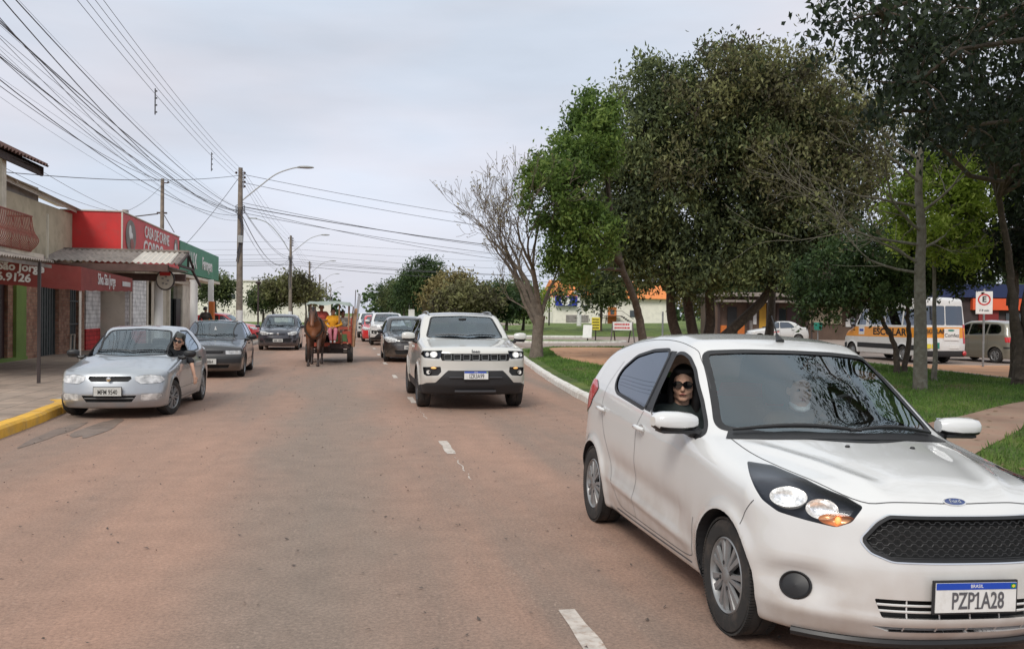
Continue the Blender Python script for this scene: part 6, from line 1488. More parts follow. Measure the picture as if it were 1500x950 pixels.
def plain(P, name, label, cat, loc, rz, sp, feat, h=.04, group=None):
    """feat: ws, side windows, rear window, list of panels, lamps, plate"""
    root = thing(name, label, cat, loc, rz, group); c = Car(sp, h); c.arches(root)
    seam = M['seam']
    for v, sg in (('L',-1),('R',1)):
        con = lambda p, s_=sg: p.x*s_ > .3
        for nm, poly in feat['side']:
            g = feat.get('side_glass', M['glass'])
            if (nm, sg) == feat.get('open'): c.panel(nm, poly, v, None, root, cond=con, r=.03, seal=.025)
            else: c.panel(nm, poly, v, g, root, .005, cond=con, r=.03, seal=.025)
        for s_ in feat.get('seams', []): c.ribbon('door_gap', s_, v, .007, seam, root, step=.05)
        for nm, poly, mt, off in feat.get('side_panels', []): c.panel(nm, poly, v, M[mt], root, off, cond=con, r=.01)
        for hy, hz in feat.get('handles', []):
            H, N = c.cast2([(hy,hz)], v, 0); q = Vector(H[0]); m = MB(); m.box(q+Vector((sg*.012,0,0)), (.03,.17,.035), None, 0, .01); m.build('door_handle', feat.get('handle_mat', P), root, True)
    c.panel('windscreen', feat['ws'], 'F', M['screen'], root, .004, cond=lambda p: p.y > -.3 and p.y < 1.8 and p.z > feat['wsz'], r=.05, nmin=.05, seal=.032)
    wm = MB()
    for a0, a1 in feat.get('wipers', [((-.55,0),(.02,0)),((.02,0),(.55,0))]):
        H, _ = c.cast2([(a0[0]+(a1[0]-a0[0])*t, feat['wsb']+.045+.02*math.sin(t*3)) for t in np.linspace(0,1,8)], 'F', .015); wm.tube([tuple(q) for q in H], .010, 5)
    wm.build('wiper_blades', M['black'], root, True)
    c.panel('rear_window', feat['rw'], 'B', feat.get('side_glass', M['glass']), root, .005, cond=lambda p: p.y > 1.8, r=.04)
    for (nm, poly, view, mt, off, wall, wm_) in feat['front']:
        polys = [poly] if all(abs(p[0]) < 1e9 for p in poly) and (min(p[0] for p in poly) < 0 < max(p[0] for p in poly)) else [poly, mirror(poly)]
        for pl in polys: c.panel(nm, pl, view, M[mt] if isinstance(mt, str) else mt, root, off, wall=wall, seal=.012 if nm == 'headlight' and mt != 'lens' else 0, cond=(lambda p: p.y < .9) if view == 'F' else (lambda p: p.y > 2), r=.012, wallmat=M[wm_] if wm_ else None, nmin=.05)
    for (cx, z, rx, rz_, mm, emit) in feat.get('lamps', []):       # round lamp bowls sunk behind the lens
        for sx in (-cx, cx):
            H, N = c.cast2([(sx, z)], 'F', 0); p = Vector(H[0])-Vector(N[0])*.012; Q = Vector(N[0]).to_track_quat('Z','Y').to_matrix().to_4x4(); m = MB()
            m.lathe([(1,.018),(.9,.0),(.5,-.02),(.001,-.03)] if not emit else [(1,.018),(.001,.024)], 18, Matrix.Translation(p) @ Q @ Matrix.Diagonal((rx,rz_,1,1))); m.build('lamp_bowl', M[mm], root, True)
    for bar in feat.get('bars', []):
        x0, x1, z, r, mm, off = bar; H, _ = c.cast2([(x, z) for x in np.linspace(x0,x1,9)], 'F', off); m = MB(); m.tube([tuple(q) for q in H], r, 6); m.build('grille_bar', M[mm], root, True)
    if 'plate' in feat:
        y, z, t_, st = feat['plate']; number_plate(root, y, z, t_, .40, .13, st)
    if 'rplate' in feat:
        y, z, t_, st = feat['rplate']; number_plate(root, y, z, t_, .40, .13, st, face=1)
    c.finish(P, root)
    tr = sp.get('track', sp['hw']-.11)
    for y in (0, sp['wb']):
        for sg in (-1,1): wheel(root, sg*tr, y, sp['hub'], sp['hub'], sp.get('tw',.18), sg, feat.get('rim','cap'), feat.get('steer',0) if y == 0 else 0, 28)
    for sg in (-1,1): car_mirror(root, sg*feat['mir'][0], feat['mir'][1], feat['mir'][2], sg, feat.get('mirmat', P), feat.get('mirsize',(.19,.11,.12)))
    if feat.get('inside', True): seats(root, feat.get('seaty',[1.05,1.95]), feat.get('sx',.34), feat.get('sz',.26), rear=True); dash(root, feat.get('dashy',.62), feat.get('dashz',.90), sp['hw']-.2)
    return root, c
M['lamp_clear'] = mat('clear_headlamp', (.58,.58,.57), .2, .3, coat=1, noise=(11,.5)); M['bar_dark'] = mat('charcoal_bar', (.05,.05,.055), .4)
def cars():
    # --- silver sedan half on the kerb, driver's arm out
    sw = [(.42,.905),(1.22,.945),(1.22,1.33),(1.10,1.30),(.95,1.22),(.70,1.08)]; sr = [(1.28,.945),(2.12,.985),(2.18,1.04),(1.98,1.22),(1.80,1.32),(1.28,1.335)]
    P = paint('silver_car_paint', (.40,.43,.46), .32, dirt=.35, metal=.55)
    G = [(-.30,.665),(.30,.665),(.32,.63),(.27,.585),(-.27,.585),(-.32,.63)]
    sedan = std_spec('sedan')
    feat = dict(side=[('front_side_window',sw),('rear_side_window',sr)], open=('front_side_window',1), wsz=.85, wsb=.95, ws=[(-.62,.955),(0,.93),(.62,.955),(.55,1.16),(.50,1.335),(0,1.365),(-.50,1.335),(-.55,1.16)], rw=[(-.55,1.06),(.55,1.06),(.48,1.33),(-.48,1.33)],
        seams=[[(1.25,.93),(1.30,.6),(1.28,.26)],[(.40,.88),(.34,.62),(.46,.28),(1.28,.25),(1.9,.27),(2.12,.62),(2.22,.95)],[(.42,.40),(1.3,.40),(1.95,.40)]], handles=[(1.15,.80),(2.08,.83)], handle_mat=M['black'],
        front=[('headlight',[(.36,.66),(.55,.685),(.71,.66),(.765,.60),(.70,.555),(.45,.55),(.37,.60)],'F','lamp_clear',-.004,False,None),
               ('grille',G,'F','grille_dark',.03,True,'trim'), ('lower_intake',[(-.40,.375),(.40,.375),(.33,.275),(-.33,.275)],'F','grille_dark',.04,True,'trim'),
               ('fog_lamp',[(.46,.395),(.70,.40),(.74,.36),(.68,.30),(.45,.29)],'F','lamp_clear',.004,False,None)],
        lamps=[(.55,.617,.05,.04,'reflector',False),(.66,.60,.035,.03,'reflector',False)], bars=[(-.36,.36,.33,.008,'alloy',-.01)], plate=(-.835,.44,'MFM 9540','old'), rplate=(3.24,.55,'MFM 9540','old'), rim='cap', steer=R_(-17), mir=(.93,.52,.965), mirmat=M['black'])
    r, c = plain(P, 'silver_sedan', 'silver four-door sedan angled out from the yellow kerb with a bare forearm out its window', 'car', (-3.40,14.55,0), R_(-2.0), sedan, feat, .028)
    r.scale = (.955,.955,.955)
    b = MB(); b.lathe([(.033,0),(.033,.01),(.001,.012)], 20, Matrix.Translation((0,-.788,.625)) @ Matrix.Rotation(math.pi/2,4,'X')); b.build('badge', M['chrome'], r, True)
    H = [(x, -.0, .5) for x in np.linspace(-.7,.7,9)]
    sed_feat = feat
    # --- dark worn sedan behind it
    P = paint('charcoal_car_paint', (.013,.013,.016), .4, dirt=.3)
    sp = std_spec('sedan', top=[(-.9,.60),(-.80,.70),(-.70,.785),(-.5,.81),(-.2,.86),(.1,.90),(.32,.935),(.42,.98),(.75,1.16),(1.02,1.31),(1.2,1.365),(1.6,1.38),(2.0,1.36),(2.3,1.28),(2.55,1.12),(2.72,1.02),(3.2,1.0),(3.28,.93),(3.4,.8)], h=1.39, kf=.34, front=[(0,-.72),(.2,-.76),(.3,-.82),(.48,-.83),(.56,-.77),(.7,-.76),(.8,-.7)])
    f2 = dict(feat); f2.pop('open'); f2.update(front=[('headlight',[(.40,.665),(.73,.665),(.76,.62),(.74,.575),(.40,.575)],'F','lamp_clear',-.004,False,None),('grille',[(-.36,.655),(.36,.655),(.34,.60),(-.34,.60)],'F','grille_dark',.02,True,'trim'),('bumper_band',[(-.74,.53),(.74,.53),(.74,.37),(-.74,.37)],'F','trim',-.012,False,None),('lower_intake',[(-.5,.33),(.5,.33),(.46,.25),(-.46,.25)],'F','grille_dark',.03,True,'trim')],
        lamps=[], bars=[(-.3,.3,.628,.006,'bar_dark',.002)], plate=(-.86,.41,'ICV 8864','old'), rplate=(3.24,.55,'ICV 8864','old'), steer=0, rim='steel', side_glass=M['tint'])
    r, c = plain(P, 'charcoal_sedan', 'worn charcoal sedan parked behind the silver one with wide pale headlamps', 'car', (-3.30,22.95,0), R_(1.5), sp, f2, .035)
    e = MB(); e.add([(0,-.012,.04),(-.035,0,-.04),(.035,0,-.04)],[(0,1,2)]); e.box((0,.0,.0),(.02,.01,.09)); o = e.build('air_freshener', M['sign_white'], r); o.location = (.0,.72,1.17)
    # --- dark blue small hatch
    P = paint('midnight_car_paint', (.012,.015,.030), .3, dirt=.3)
    hs = std_spec('hatch', tum=.44)
    sideH = [('front_side_window',[(.47,.935),(1.24,.985),(1.30,1.35),(1.15,1.35),(.96,1.27),(.72,1.12)]),('rear_side_window',[(1.32,.992),(2.05,1.05),(2.15,1.12),(2.02,1.30),(1.75,1.36),(1.37,1.37)])]
    wsH = [(-.64,.985),(0,.968),(.64,.985),(.60,1.08),(.53,1.36),(.50,1.385),(0,1.405),(-.50,1.385),(-.53,1.36),(-.60,1.08)]
    fH = dict(side=sideH, wsz=.9, wsb=.98, ws=wsH, rw=[(-.55,1.12),(.55,1.12),(.50,1.36),(-.50,1.36)], seams=[[(1.30,.985),(1.36,.6),(1.34,.26)],[(.50,.925),(.36,.72),(.46,.28),(1.35,.25),(1.9,.3),(2.15,.7),(2.2,1.05)]], handles=[(1.22,.86),(2.1,.90)],
        front=[('headlight',[(.38,.73),(.58,.79),(.74,.80),(.77,.72),(.66,.64),(.42,.645)],'F','lamp_clear',-.004,False,None),('grille',[(-.30,.69),(.30,.69),(.28,.65),(-.28,.65)],'F','grille_dark',.02,True,'trim'),('lower_intake',[(-.56,.50),(.56,.50),(.50,.33),(-.50,.33)],'F','bar_dark',.03,True,'trim'),('fog_recess',[(.60,.42),(.74,.42),(.72,.32),(.60,.32)],'F','trim',.02,True,'trim')],
        lamps=[], bars=[(-.5,.5,.46,.01,'black',-.01),(-.5,.5,.41,.01,'black',-.01)], plate=(-.77,.42,'','blank'), rim='cap', mir=(.94,.56,1.0), side_glass=M['glass'], dashz=.94)
    r, c = plain(P, 'midnight_blue_hatchback', 'dark blue hatchback facing us, farthest in the left parked row beside the red car', 'car', (-2.86,38.9,0), R_(0), hs, fH, .06)
    b = MB(); b.lathe([(.05,0),(.05,.01),(.001,.012)], 14, Matrix.Translation((0,-.705,.70)) @ Matrix.Rotation(math.pi/2,4,'X')); b.build('badge', M['chrome'], r, True)
    # --- white SUV in the oncoming lane
    P = paint('pearl_white_paint', (.58,.57,.53), .3, dirt=.7)
    su = std_spec('suv', tw=.23); black_roof = M['black']
    GR = [(-.60,.955),(.60,.955),(.59,.90),(.56,.835),(-.56,.835),(-.59,.90)]
    fS = dict(side=[('front_side_window',[(.55,1.11),(1.40,1.155),(1.44,1.50),(1.30,1.49),(1.05,1.37),(.80,1.24)]),('rear_side_window',[(1.48,1.16),(2.62,1.21),(2.95,1.30),(2.85,1.42),(2.5,1.49),(1.52,1.51)])], side_glass=M['tint'], wsz=1.1, wsb=1.16,
        ws=[(-.70,1.185),(0,1.165),(.70,1.185),(.645,1.33),(.575,1.535),(.54,1.555),(0,1.575),(-.54,1.555),(-.575,1.535),(-.645,1.33)], rw=[(-.6,1.22),(.6,1.22),(.55,1.5),(-.55,1.5)],
        seams=[[(1.46,1.14),(1.52,.8),(1.50,.42)],[(.60,1.10),(.50,.8),(.52,.45),(1.5,.42),(2.1,.45),(2.35,.85),(2.45,1.15)]], handles=[(1.32,1.0),(2.3,1.03)], side_panels=[('sill_cladding',[(.44,.27),(2.18,.27),(2.2,.42),(.42,.42)],'trim',-.008)],
        front=[('headlight',[(.55,1.005),(.86,.99),(.885,.93),(.84,.875),(.60,.865),(.575,.92)],'F','lens',-.003,False,None),('grille',GR,'F','grille_dark',.03,True,'bar_dark'),
               ('lower_bumper',[(-.92,.40),(-.80,.46),(-.66,.47),(-.52,.62),(-.46,.675),(.46,.675),(.52,.62),(.66,.47),(.80,.46),(.92,.40),(.92,.24),(-.92,.24)],'F','trim',.004,False,None),
               ('fog_recess',[(.58,.735),(.86,.72),(.845,.60),(.80,.575),(.62,.59),(.57,.65)],'F','black',.03,True,'black')],
        lamps=[(.69,.935,.034,.032,'lamp_on',True),(.69,.935,.07,.052,'lamp_glow',False),(.79,.935,.035,.035,'reflector',False),(.77,.64,.038,.034,'reflector',False),(.69,.712,.05,.013,'amber_on',True)], bars=[(-.44,.44,.56,.012,'bar_dark',.01),(-.34,.34,.345,.02,'bar_dark',.03)], plate=(-.905,.60,'IZR3A99','new'), rim='dark', mir=(1.03,.62,1.20), mirsize=(.23,.13,.16), sz=.45, seaty=[1.3,2.2], dashy=.85, dashz=1.12)
    c0 = None
    r, c = plain(P, 'white_suv', 'white SUV with black roof and lit headlamps driving beside the dashed line', 'car', (2.10,15.45,0), R_(0), su, fS, .027)
    # black housings behind the lamps, seven grille frames, badge script
    for sx in (-1,1):
        m = MB(); V = []
        H, N = c.cast2([(sx*x, z) for x, z in ((.56,1.0),(.86,.985),(.88,.93),(.84,.88),(.61,.87),(.58,.92))], 'F', -.035); m.add([tuple(q) for q in H], [tuple(range(6))]); m.build('lamp_housing', M['lamp_black'], r)
    for i in range(7):
        x = -.465+.155*i; pts = [(x-.058,.940),(x+.058,.940),(x+.052,.850),(x-.052,.850)]
        H, _ = c.cast2(pts, 'F', -.008); m = MB(); m.tube([tuple(q) for q in H], .007, 5, closed=True); m.build('grille_frame', M['steel'], r, True)
    H, N = c.cast2([(0,.985)], 'F', .004); o = text('badge_script', 'Jeep', .085, tuple(H[0]), (math.pi/2-.2,0,0), M['bar_dark'], r, .003, .002)
    # black roof and rails
    g = MB(); pts = []
    ys = np.linspace(1.22, 3.05, 14); xs = np.linspace(-.60,.60,13); V = []
    S_ = Surf(su)
    for y in ys:
        Hh = S_.cast(np.array([[x,y+.18*x*x*(1 if y < 2 else -.0),2.2] for x in xs]), np.tile([0,0,-1.],(len(xs),1)), 2.5, 200); Nn = S_.normals(Hh); V += [tuple(q) for q in Hh+Nn*.004]
    g.add(V, [(i*13+j, i*13+j+1, (i+1)*13+j+1, (i+1)*13+j) for i in range(13) for j in range(12)]); g.build('black_roof_skin', M['gloss_black'], r, True)
    for sx in (-1,1):
        m = MB(); ys = np.linspace(1.3,3.0,9); Hh = S_.cast(np.array([[sx*.60,y,2.2] for y in ys]), np.tile([0,0,-1.],(9,1)), 2.5, 200); m.tube([(q[0],q[1],q[2]+(.035 if 0 < i < 8 else 0)) for i, q in enumerate(Hh)], .018, 6); m.build('roof_rail', M['steel'], r, True)
    m = MB(); m.box((0,.98,1.50),(.14,.05,.07),None,0,.015); m.build('rear_view_mirror', M['black'], r)
    # --- black hatchback behind the SUV
    P = paint('gloss_black_paint', (.010,.010,.012), .25, dirt=.3)
    fB = dict(fH); fB.update(front=[('headlight',[(.42,.76),(.60,.82),(.80,.84),(.80,.72),(.70,.65),(.46,.66)],'F','lamp_clear',-.004,False,None),('grille',[(-.34,.73),(.34,.73),(.30,.64),(-.30,.64)],'F','grille_dark',.02,True,'trim'),('lower_intake',[(-.5,.40),(.5,.40),(.46,.28),(-.46,.28)],'F','grille_dark',.03,True,'trim')], bars=[(-.34,.34,.69,.014,'steel',.004)], plate=(-.79,.50,'','blank'), mirmat=P)
    plain(P, 'black_hatchback', 'glossy black hatchback with chrome grille bar following right behind the white SUV', 'car', (2.02,29.9,0), 0, hs, fB, .055)
    # --- small white SUV, its red neighbour, then farther cars
    P2 = paint('fleet_white_paint', (.62,.62,.61), .3, dirt=.4)
    fE = dict(fS); fE.update(front=[('headlight',[(.48,1.0),(.84,1.02),(.86,.92),(.60,.88)],'F','lamp_clear',-.004,False,None),('grille',[(-.42,.97),(.42,.97),(.36,.80),(-.36,.80)],'F','grille_dark',.02,True,'trim'),('fog_recess',[(.55,.74),(.84,.76),(.84,.60),(.60,.56)],'F','black',.02,True,'black'),('lower_bumper',[(-.5,.62),(.5,.62),(.7,.42),(.9,.40),(.9,.28),(-.9,.28),(-.9,.40),(-.7,.42)],'F','trim',.004,False,None)], lamps=[(.70,.66,.06,.05,'reflector',False)], bars=[(-.38,.38,.91,.015,'steel',.003),(-.38,.38,.85,.015,'steel',.003)], plate=(-.90,.52,'','blank'), rim='five')
    plain(P2, 'small_white_suv', 'small white SUV with dark grille, second car behind the black hatchback in the queue', 'car', (2.0,45.2,0), 0, std_spec('suv'), fE, .075)
    Pr = paint('bright_red_paint', (.52,.012,.018), .3, dirt=.15)
    plain(Pr, 'red_queue_car', 'sliver of a red car showing left of the small white SUV', 'car', (1.62,50.6,0), 0, hs, dict(fB, plate=(-.79,.5,'','blank')), .09)
    fW = dict(fE); fW['plate'] = (-.90,.60,'','blank'); fW.pop('open', None)
    plain(P2, 'white_queue_car', 'white car with slatted grille at the far left end of the oncoming queue', 'car', (1.52,58.6,0), 0, std_spec('suv', h=1.64), fW, .09)
    # --- red car at the side street, dark blue car's neighbour
    Pr2 = paint('signal_red_paint', (.55,.015,.02), .3, dirt=.15)
    fR = dict(sed_feat); fR.pop('open'); fR.update(steer=0, side_glass=M['tint'], plate=(-.835,.44,'','blank'))
    fR2 = dict(fH); fR2.update(side_glass=M['tint'])
    plain(Pr2, 'red_hatchback', 'bright red hatchback crossing behind the parked charcoal sedan, seen from its side', 'car', (-4.6-.8,50.5,0), R_(78), hs, fR2, .06)
    # --- white parked car on the right
    fT = dict(sed_feat); fT.pop('open'); fT.update(steer=0, side_panels=[('side_stripe',[(.55,.60),(1.25,.70),(1.2,.745),(.5,.65)],'red_ring',-.004)], side_glass=M['tint'], plate=(-.835,.44,'','blank'))
    plain(P2, 'white_parked_sedan', 'white sedan with a red flash on its door parked side-on beyond the dark tree trunks', 'car', (26.6,54.6,0), R_(-106), std_spec('sedan', tum=.26), fT, .05)
    # --- beige people carrier
    Pb = paint('beige_grey_paint', (.21,.20,.16), .35, dirt=.2, metal=.3)
    sv = std_spec('hatch', h=1.62, wb=2.58, len=(-.80,3.38), top=[(-.9,.78),(-.74,.84),(-.5,.97),(-.1,1.07),(.15,1.13),(.45,1.30),(.85,1.52),(1.1,1.60),(1.8,1.63),(2.5,1.60),(2.95,1.52),(3.1,1.40),(3.3,1.05),(3.4,.9)], rear=[(0,3.2),(.3,3.28),(.5,3.33),(.8,3.28),(1.0,3.22),(1.6,2.98)], belt=[(-.8,.98),(0,1.0),(1.4,1.03),(2.6,1.06),(3.3,1.08)], kw=[(-.8,0),(-.3,.15),(.2,.4),(.9,.3),(1.3,.05),(2.4,-.1),(3.2,-.2)], tum=.36)
    fV = dict(side=[('front_side_window',[(.55,1.03),(1.25,1.06),(1.27,1.47),(1.0,1.44),(.75,1.25)]),('rear_side_window',[(1.32,1.06),(2.15,1.09),(2.17,1.47),(1.35,1.48)]),('quarter_window',[(2.23,1.10),(2.72,1.12),(2.80,1.20),(2.74,1.38),(2.60,1.45),(2.24,1.465)])], side_glass=M['tint'], wsz=1.0, wsb=1.12, ws=[(-.62,1.15),(0,1.13),(.62,1.15),(.52,1.52),(0,1.55),(-.52,1.52)], rw=[(-.58,1.12),(.58,1.12),(.50,1.5),(-.50,1.5)],
        seams=[[(1.29,1.05),(1.34,.6),(1.32,.26)],[(.5,.95),(.42,.5),(.5,.28),(1.3,.25),(2.0,.3),(2.25,.75),(2.2,1.1)]], handles=[(1.2,.92),(2.1,.95)],
        front=[('headlight',[(.42,.76),(.74,.84),(.76,.72),(.46,.66)],'F','lamp_clear',-.004,False,None)], side_panels=[('tail_light',[(2.98,.98),(3.36,1.0),(3.36,.78),(3.02,.80)],'red_lens',-.005),('bumper_strip',[(2.95,.62),(3.4,.62),(3.4,.56),(2.95,.56)],'trim',-.006)], mir=(.94,.6,1.1), rim='cap', rplate=(3.345,.86,'','blank'), sz=.4)
    plain(Pb, 'beige_people_carrier', 'beige-grey people carrier with red tail lamp parked at right behind the forked tree', 'car', (24.6,32.3,0), R_(186), sv, fV, .055)
M['gloss_black'] = mat('gloss_black_roof', (.008,.008,.010), .12, coat=1)
def school_van():
    P = mat('van_white', (.68,.68,.67), .35, coat=.6, dirt=(5,(.5,.46,.4),.3)); O = mat('school_orange', (.78,.30,.02), .45, coat=.4, noise=(2,.05)); root = thing('school_van', 'white school van with orange band and black side strip, its back towards us', 'van', (21.4,33.5,0), math.pi)
    sp = dict(wb=3.67, hub=.34, arch=.40, z0=.28, len=(-1.0,5.1), hw=.99, h=2.65, kf=.35, pf=3, kr=.12, pr=4,
        top=[(-1.1,.90),(-.95,1.02),(-.7,1.18),(-.35,1.32),(-.05,1.50),(.3,1.95),(.62,2.35),(.85,2.52),(1.2,2.60),(2,2.63),(4.6,2.62),(4.85,2.56),(5.0,2.3),(5.1,2.0)], top_w=.07,
        plan=[(-1.0,.90),(-.4,.96),(.5,.985),(4.6,.985),(5.0,.95)], low=[(0,.97),(.3,.98),(.5,1.0),(1.0,1.0),(1.4,.985),(1.6,.97)], belt=[(-1,1.2),(0,1.35),(1,1.45),(5,1.5)],
        front=[(0,-.85),(.3,-.92),(.6,-.96),(.9,-.92),(1.2,-.7)], rear=[(0,4.85),(.4,4.95),(.7,4.97),(1.5,4.93),(2.6,4.85)], kw=[(-1,0),(0,.25),(.8,.15),(1.5,0),(5,0)], crown=[(-1,.06),(1,.05),(5,.06)], tum=.12, r_side=.10, r_end=.07, flare=.02, core=.7, corez=1.2)
    c = Car(sp, .05); c.arches(root)
    for v, sg in (('L',-1),('R',1)):
        con = lambda p, s_=sg: p.x*s_ > .5
        c.panel('cab_window', [(.35,1.48),(1.05,1.48),(1.05,2.15),(.85,2.15),(.62,1.98)], v, M['tint'], root, .005, cond=con)
        for a, b_ in ((1.25,2.35),(2.45,3.55),(3.65,4.72)): c.panel('side_window', [(a,1.50),(b_,1.50),(b_,2.15),(a,2.15)], v, M['tint'], root, .005, cond=con)
        c.panel('orange_band', [(-.85,.98),(-.60,1.16),(-.15,1.38),(.28,1.40),(4.88,1.42),(4.88,1.02),(.3,.98)], v, O, root, -.002, cond=con, r=0)
        c.panel('side_strip', [(.46,.52),(3.2,.52),(3.2,.72),(.46,.72)], v, M['trim'], root, -.012, cond=con, r=.02); c.panel('side_strip', [(4.12,.52),(4.86,.52),(4.86,.72),(4.12,.72)], v, M['trim'], root, -.012, cond=con, r=.02)
        c.panel('nose_guard', [(-.97,.30),(-.42,.30),(-.42,.70),(-.97,.62)], v, M['trim'], root, -.006, cond=con, r=.02)
        c.panel('tail_light', [(4.80,.80),(4.96,.80),(4.96,1.55),(4.80,1.55)], v, M['red_lens'], root, -.006, cond=lambda p, s_=sg: p.x*s_ > .8, r=.02)
        H, N = c.cast2([(2.6,1.2)], v, 0); x = H[0][0]+sg*.006
        text('lettering', 'ESCOLAR', .40, (x,2.75,1.20), (math.pi/2,0,-math.pi/2 if sg < 0 else math.pi/2), M['ink'], root, .002, .012, 1.35)
        m = MB(); m.box((H[0][0]+sg*.004, .75, 1.22),(.006,.42,.36)); o = m.build('door_emblem', M['sign_white'], root); m = MB(); m.box((H[0][0]+sg*.008,.75,1.25),(.006,.30,.10)); m.build('emblem_mark', M['blue'], o)
    c.panel('windscreen', [(-.80,1.50),(.80,1.50),(.74,2.30),(-.74,2.30)], 'F', M['screen'], root, .004, cond=lambda p: p.y < 1.2, r=.08)
    for nm, pl in (('rear_window',[(-.82,1.52),(-.02,1.52),(-.02,2.28),(-.78,2.28)]),('rear_window',[(.02,1.52),(.82,1.52),(.78,2.28),(.02,2.28)])): c.panel(nm, pl, 'B', M['tint'], root, .005, cond=lambda p: p.y > 3, r=.06)
    c.panel('orange_band', [(-.92,1.02),(.92,1.02),(.92,1.44),(-.92,1.44)], 'B', O, root, -.002, cond=lambda p: p.y > 3, r=0); c.panel('rear_bumper', [(-.95,.30),(.95,.30),(.95,.52),(-.95,.52)], 'B', M['trim'], root, -.03, cond=lambda p: p.y > 3, r=.02)
    yb = 4.985
    m = MB(); m.box((-.25,yb,1.16),(.66,.006,.46)); o = m.build('rear_emblem', M['sign_white'], root); text('lettering', 'Comfez', .20, (-.25,yb+.006,1.12), (math.pi/2,0,math.pi), M['ink'], o, .001, .002); m = MB(); m.ball((-.22,yb+.004,1.32),(.15,.004,.04)); m.build('leaf_mark', M['green_bin'], o)
    text('lettering', 'ESCOLAR', .22, (.50,yb,1.28), (math.pi/2,0,math.pi), M['ink'], root, .002, .008)
    for x in (-.62,): pass
    for i, x in enumerate((.52,.72)): m = MB(); m.box((x,yb-.01,.70),(.16,.006,.17),None,0,.01); m.build('sticker', M['yellow'], root)
    m = MB(); m.box((.33,yb-.01,.72),(.13,.006,.24)); m.build('sticker', M['green_bin'], root); m = MB(); m.box((-.38,yb-.01,.68),(.42,.01,.14)); m.build('number_plate', M['plate'], root)
    for sg in (-1,1): m = MB(); m.ball((sg*.86,4.93,.42),(.09,.07,.10)); m.build('round_reflector', M['red_lens'], root, True)
    c.finish(P, root)
    for y in (0,3.67):
        for sg in (-1,1): wheel(root, sg*.86, y, .34, .34, .22, sg, 'steel', 0, 28)
    for sg in (-1,1): car_mirror(root, sg*1.12, .25, 1.62, sg, M['black'], (.18,.14,.34))
    seats(root, [.9,1.9,2.9,3.9], .45, .75, rear=True); root.scale = (.93,.93,.93)
cars(); school_van()
# ------------------------------------------------------------------ people, the horse and its cart
class Blob:
    """rounded limbs and lumps fused into one continuous surface"""
    def __init__(s): s.mb = MB()
    def limb(s, a, b, r0, r1, n=12):
        a, b = Vector(a), Vector(b); P = []; R = []
        d = (b-a); L = d.length; d.normalize()
        for t in (-.95,-.7,-.35): P.append(a+d*r0*t); R.append(r0*math.sqrt(1-t*t))
        for t in np.linspace(0,1,5): P.append(a.lerp(b,t)); R.append(r0+(r1-r0)*t)
        for t in (.35,.7,.95): P.append(b+d*r1*t); R.append(r1*math.sqrt(1-t*t))
        s.mb.tube(P, R, n); return s
    def chain(s, pts, rs):
        for i in range(len(pts)-1): s.limb(pts[i], pts[i+1], rs[i], rs[i+1])
        return s
    def ball(s, c, r, rot=None):
        T = Matrix.Translation(c) @ (Euler(rot).to_matrix().to_4x4() if rot else Matrix()); s.mb.ball((0,0,0), r, 18, 12, 0, T); return s
    def build(s, name, m, parent, voxel=.012, smooth=4):
        me = bpy.data.meshes.new(name); me.from_pydata(s.mb.V, [], s.mb.F); o = bpy.data.objects.new(name, me); C.objects.link(o)
        r = o.modifiers.new('r', 'REMESH'); r.mode = 'VOXEL'; r.voxel_size = voxel; k = o.modifiers.new('s', 'SMOOTH'); k.factor = .5; k.iterations = smooth
        dg = bpy.context.evaluated_depsgraph_get(); dg.update(); me2 = bpy.data.meshes.new_from_object(o.evaluated_get(dg)); bpy.data.objects.remove(o); bpy.data.meshes.remove(me)
        me2.polygons.foreach_set('use_smooth', [True]*len(me2.polygons)); me2.materials.clear(); return link(name, me2, m, parent)
def hand(bl, w, d, side, s=1., curl=.5, palm=None):
    """wrist point, pointing direction, five separate curled fingers"""
    w, d = Vector(w), Vector(d).normalized(); up = Vector(palm) if palm else Vector((0,0,1)); lat = d.cross(up)
    if lat.length < .1: lat = d.cross(Vector((0,1,0)))
    lat.normalize(); nrm = lat.cross(d).normalized()
    bl.limb(w, w+d*.05*s, .024*s, .030*s); 
    for k in (-1,-.33,.33,1): bl.limb(w+d*.03*s+lat*k*.018*s, w+d*.088*s+lat*k*.030*s, .013*s, .0115*s)
    for k, L in ((-1,.060),(-.33,.074),(.33,.078),(1,.068)):
        p = w+d*.088*s+lat*k*.033*s; q = p+(d-nrm*curl*.4)*L*.5*s; bl.limb(p, q, .0100*s, .0092*s, 8); e = q+(d*.7-nrm*curl).normalized()*L*.5*s; bl.limb(q, e, .0092*s, .0078*s, 8)
    t = w+d*.025*s+lat*.026*s*side; q = t+(d*.6+lat*side*.8).normalized()*.038*s; bl.limb(t, q, .0125*s, .0105*s, 8); bl.limb(q, q+(d*.9+lat*side*.25-nrm*curl*.3).normalized()*.032*s, .0105*s, .0085*s, 8)
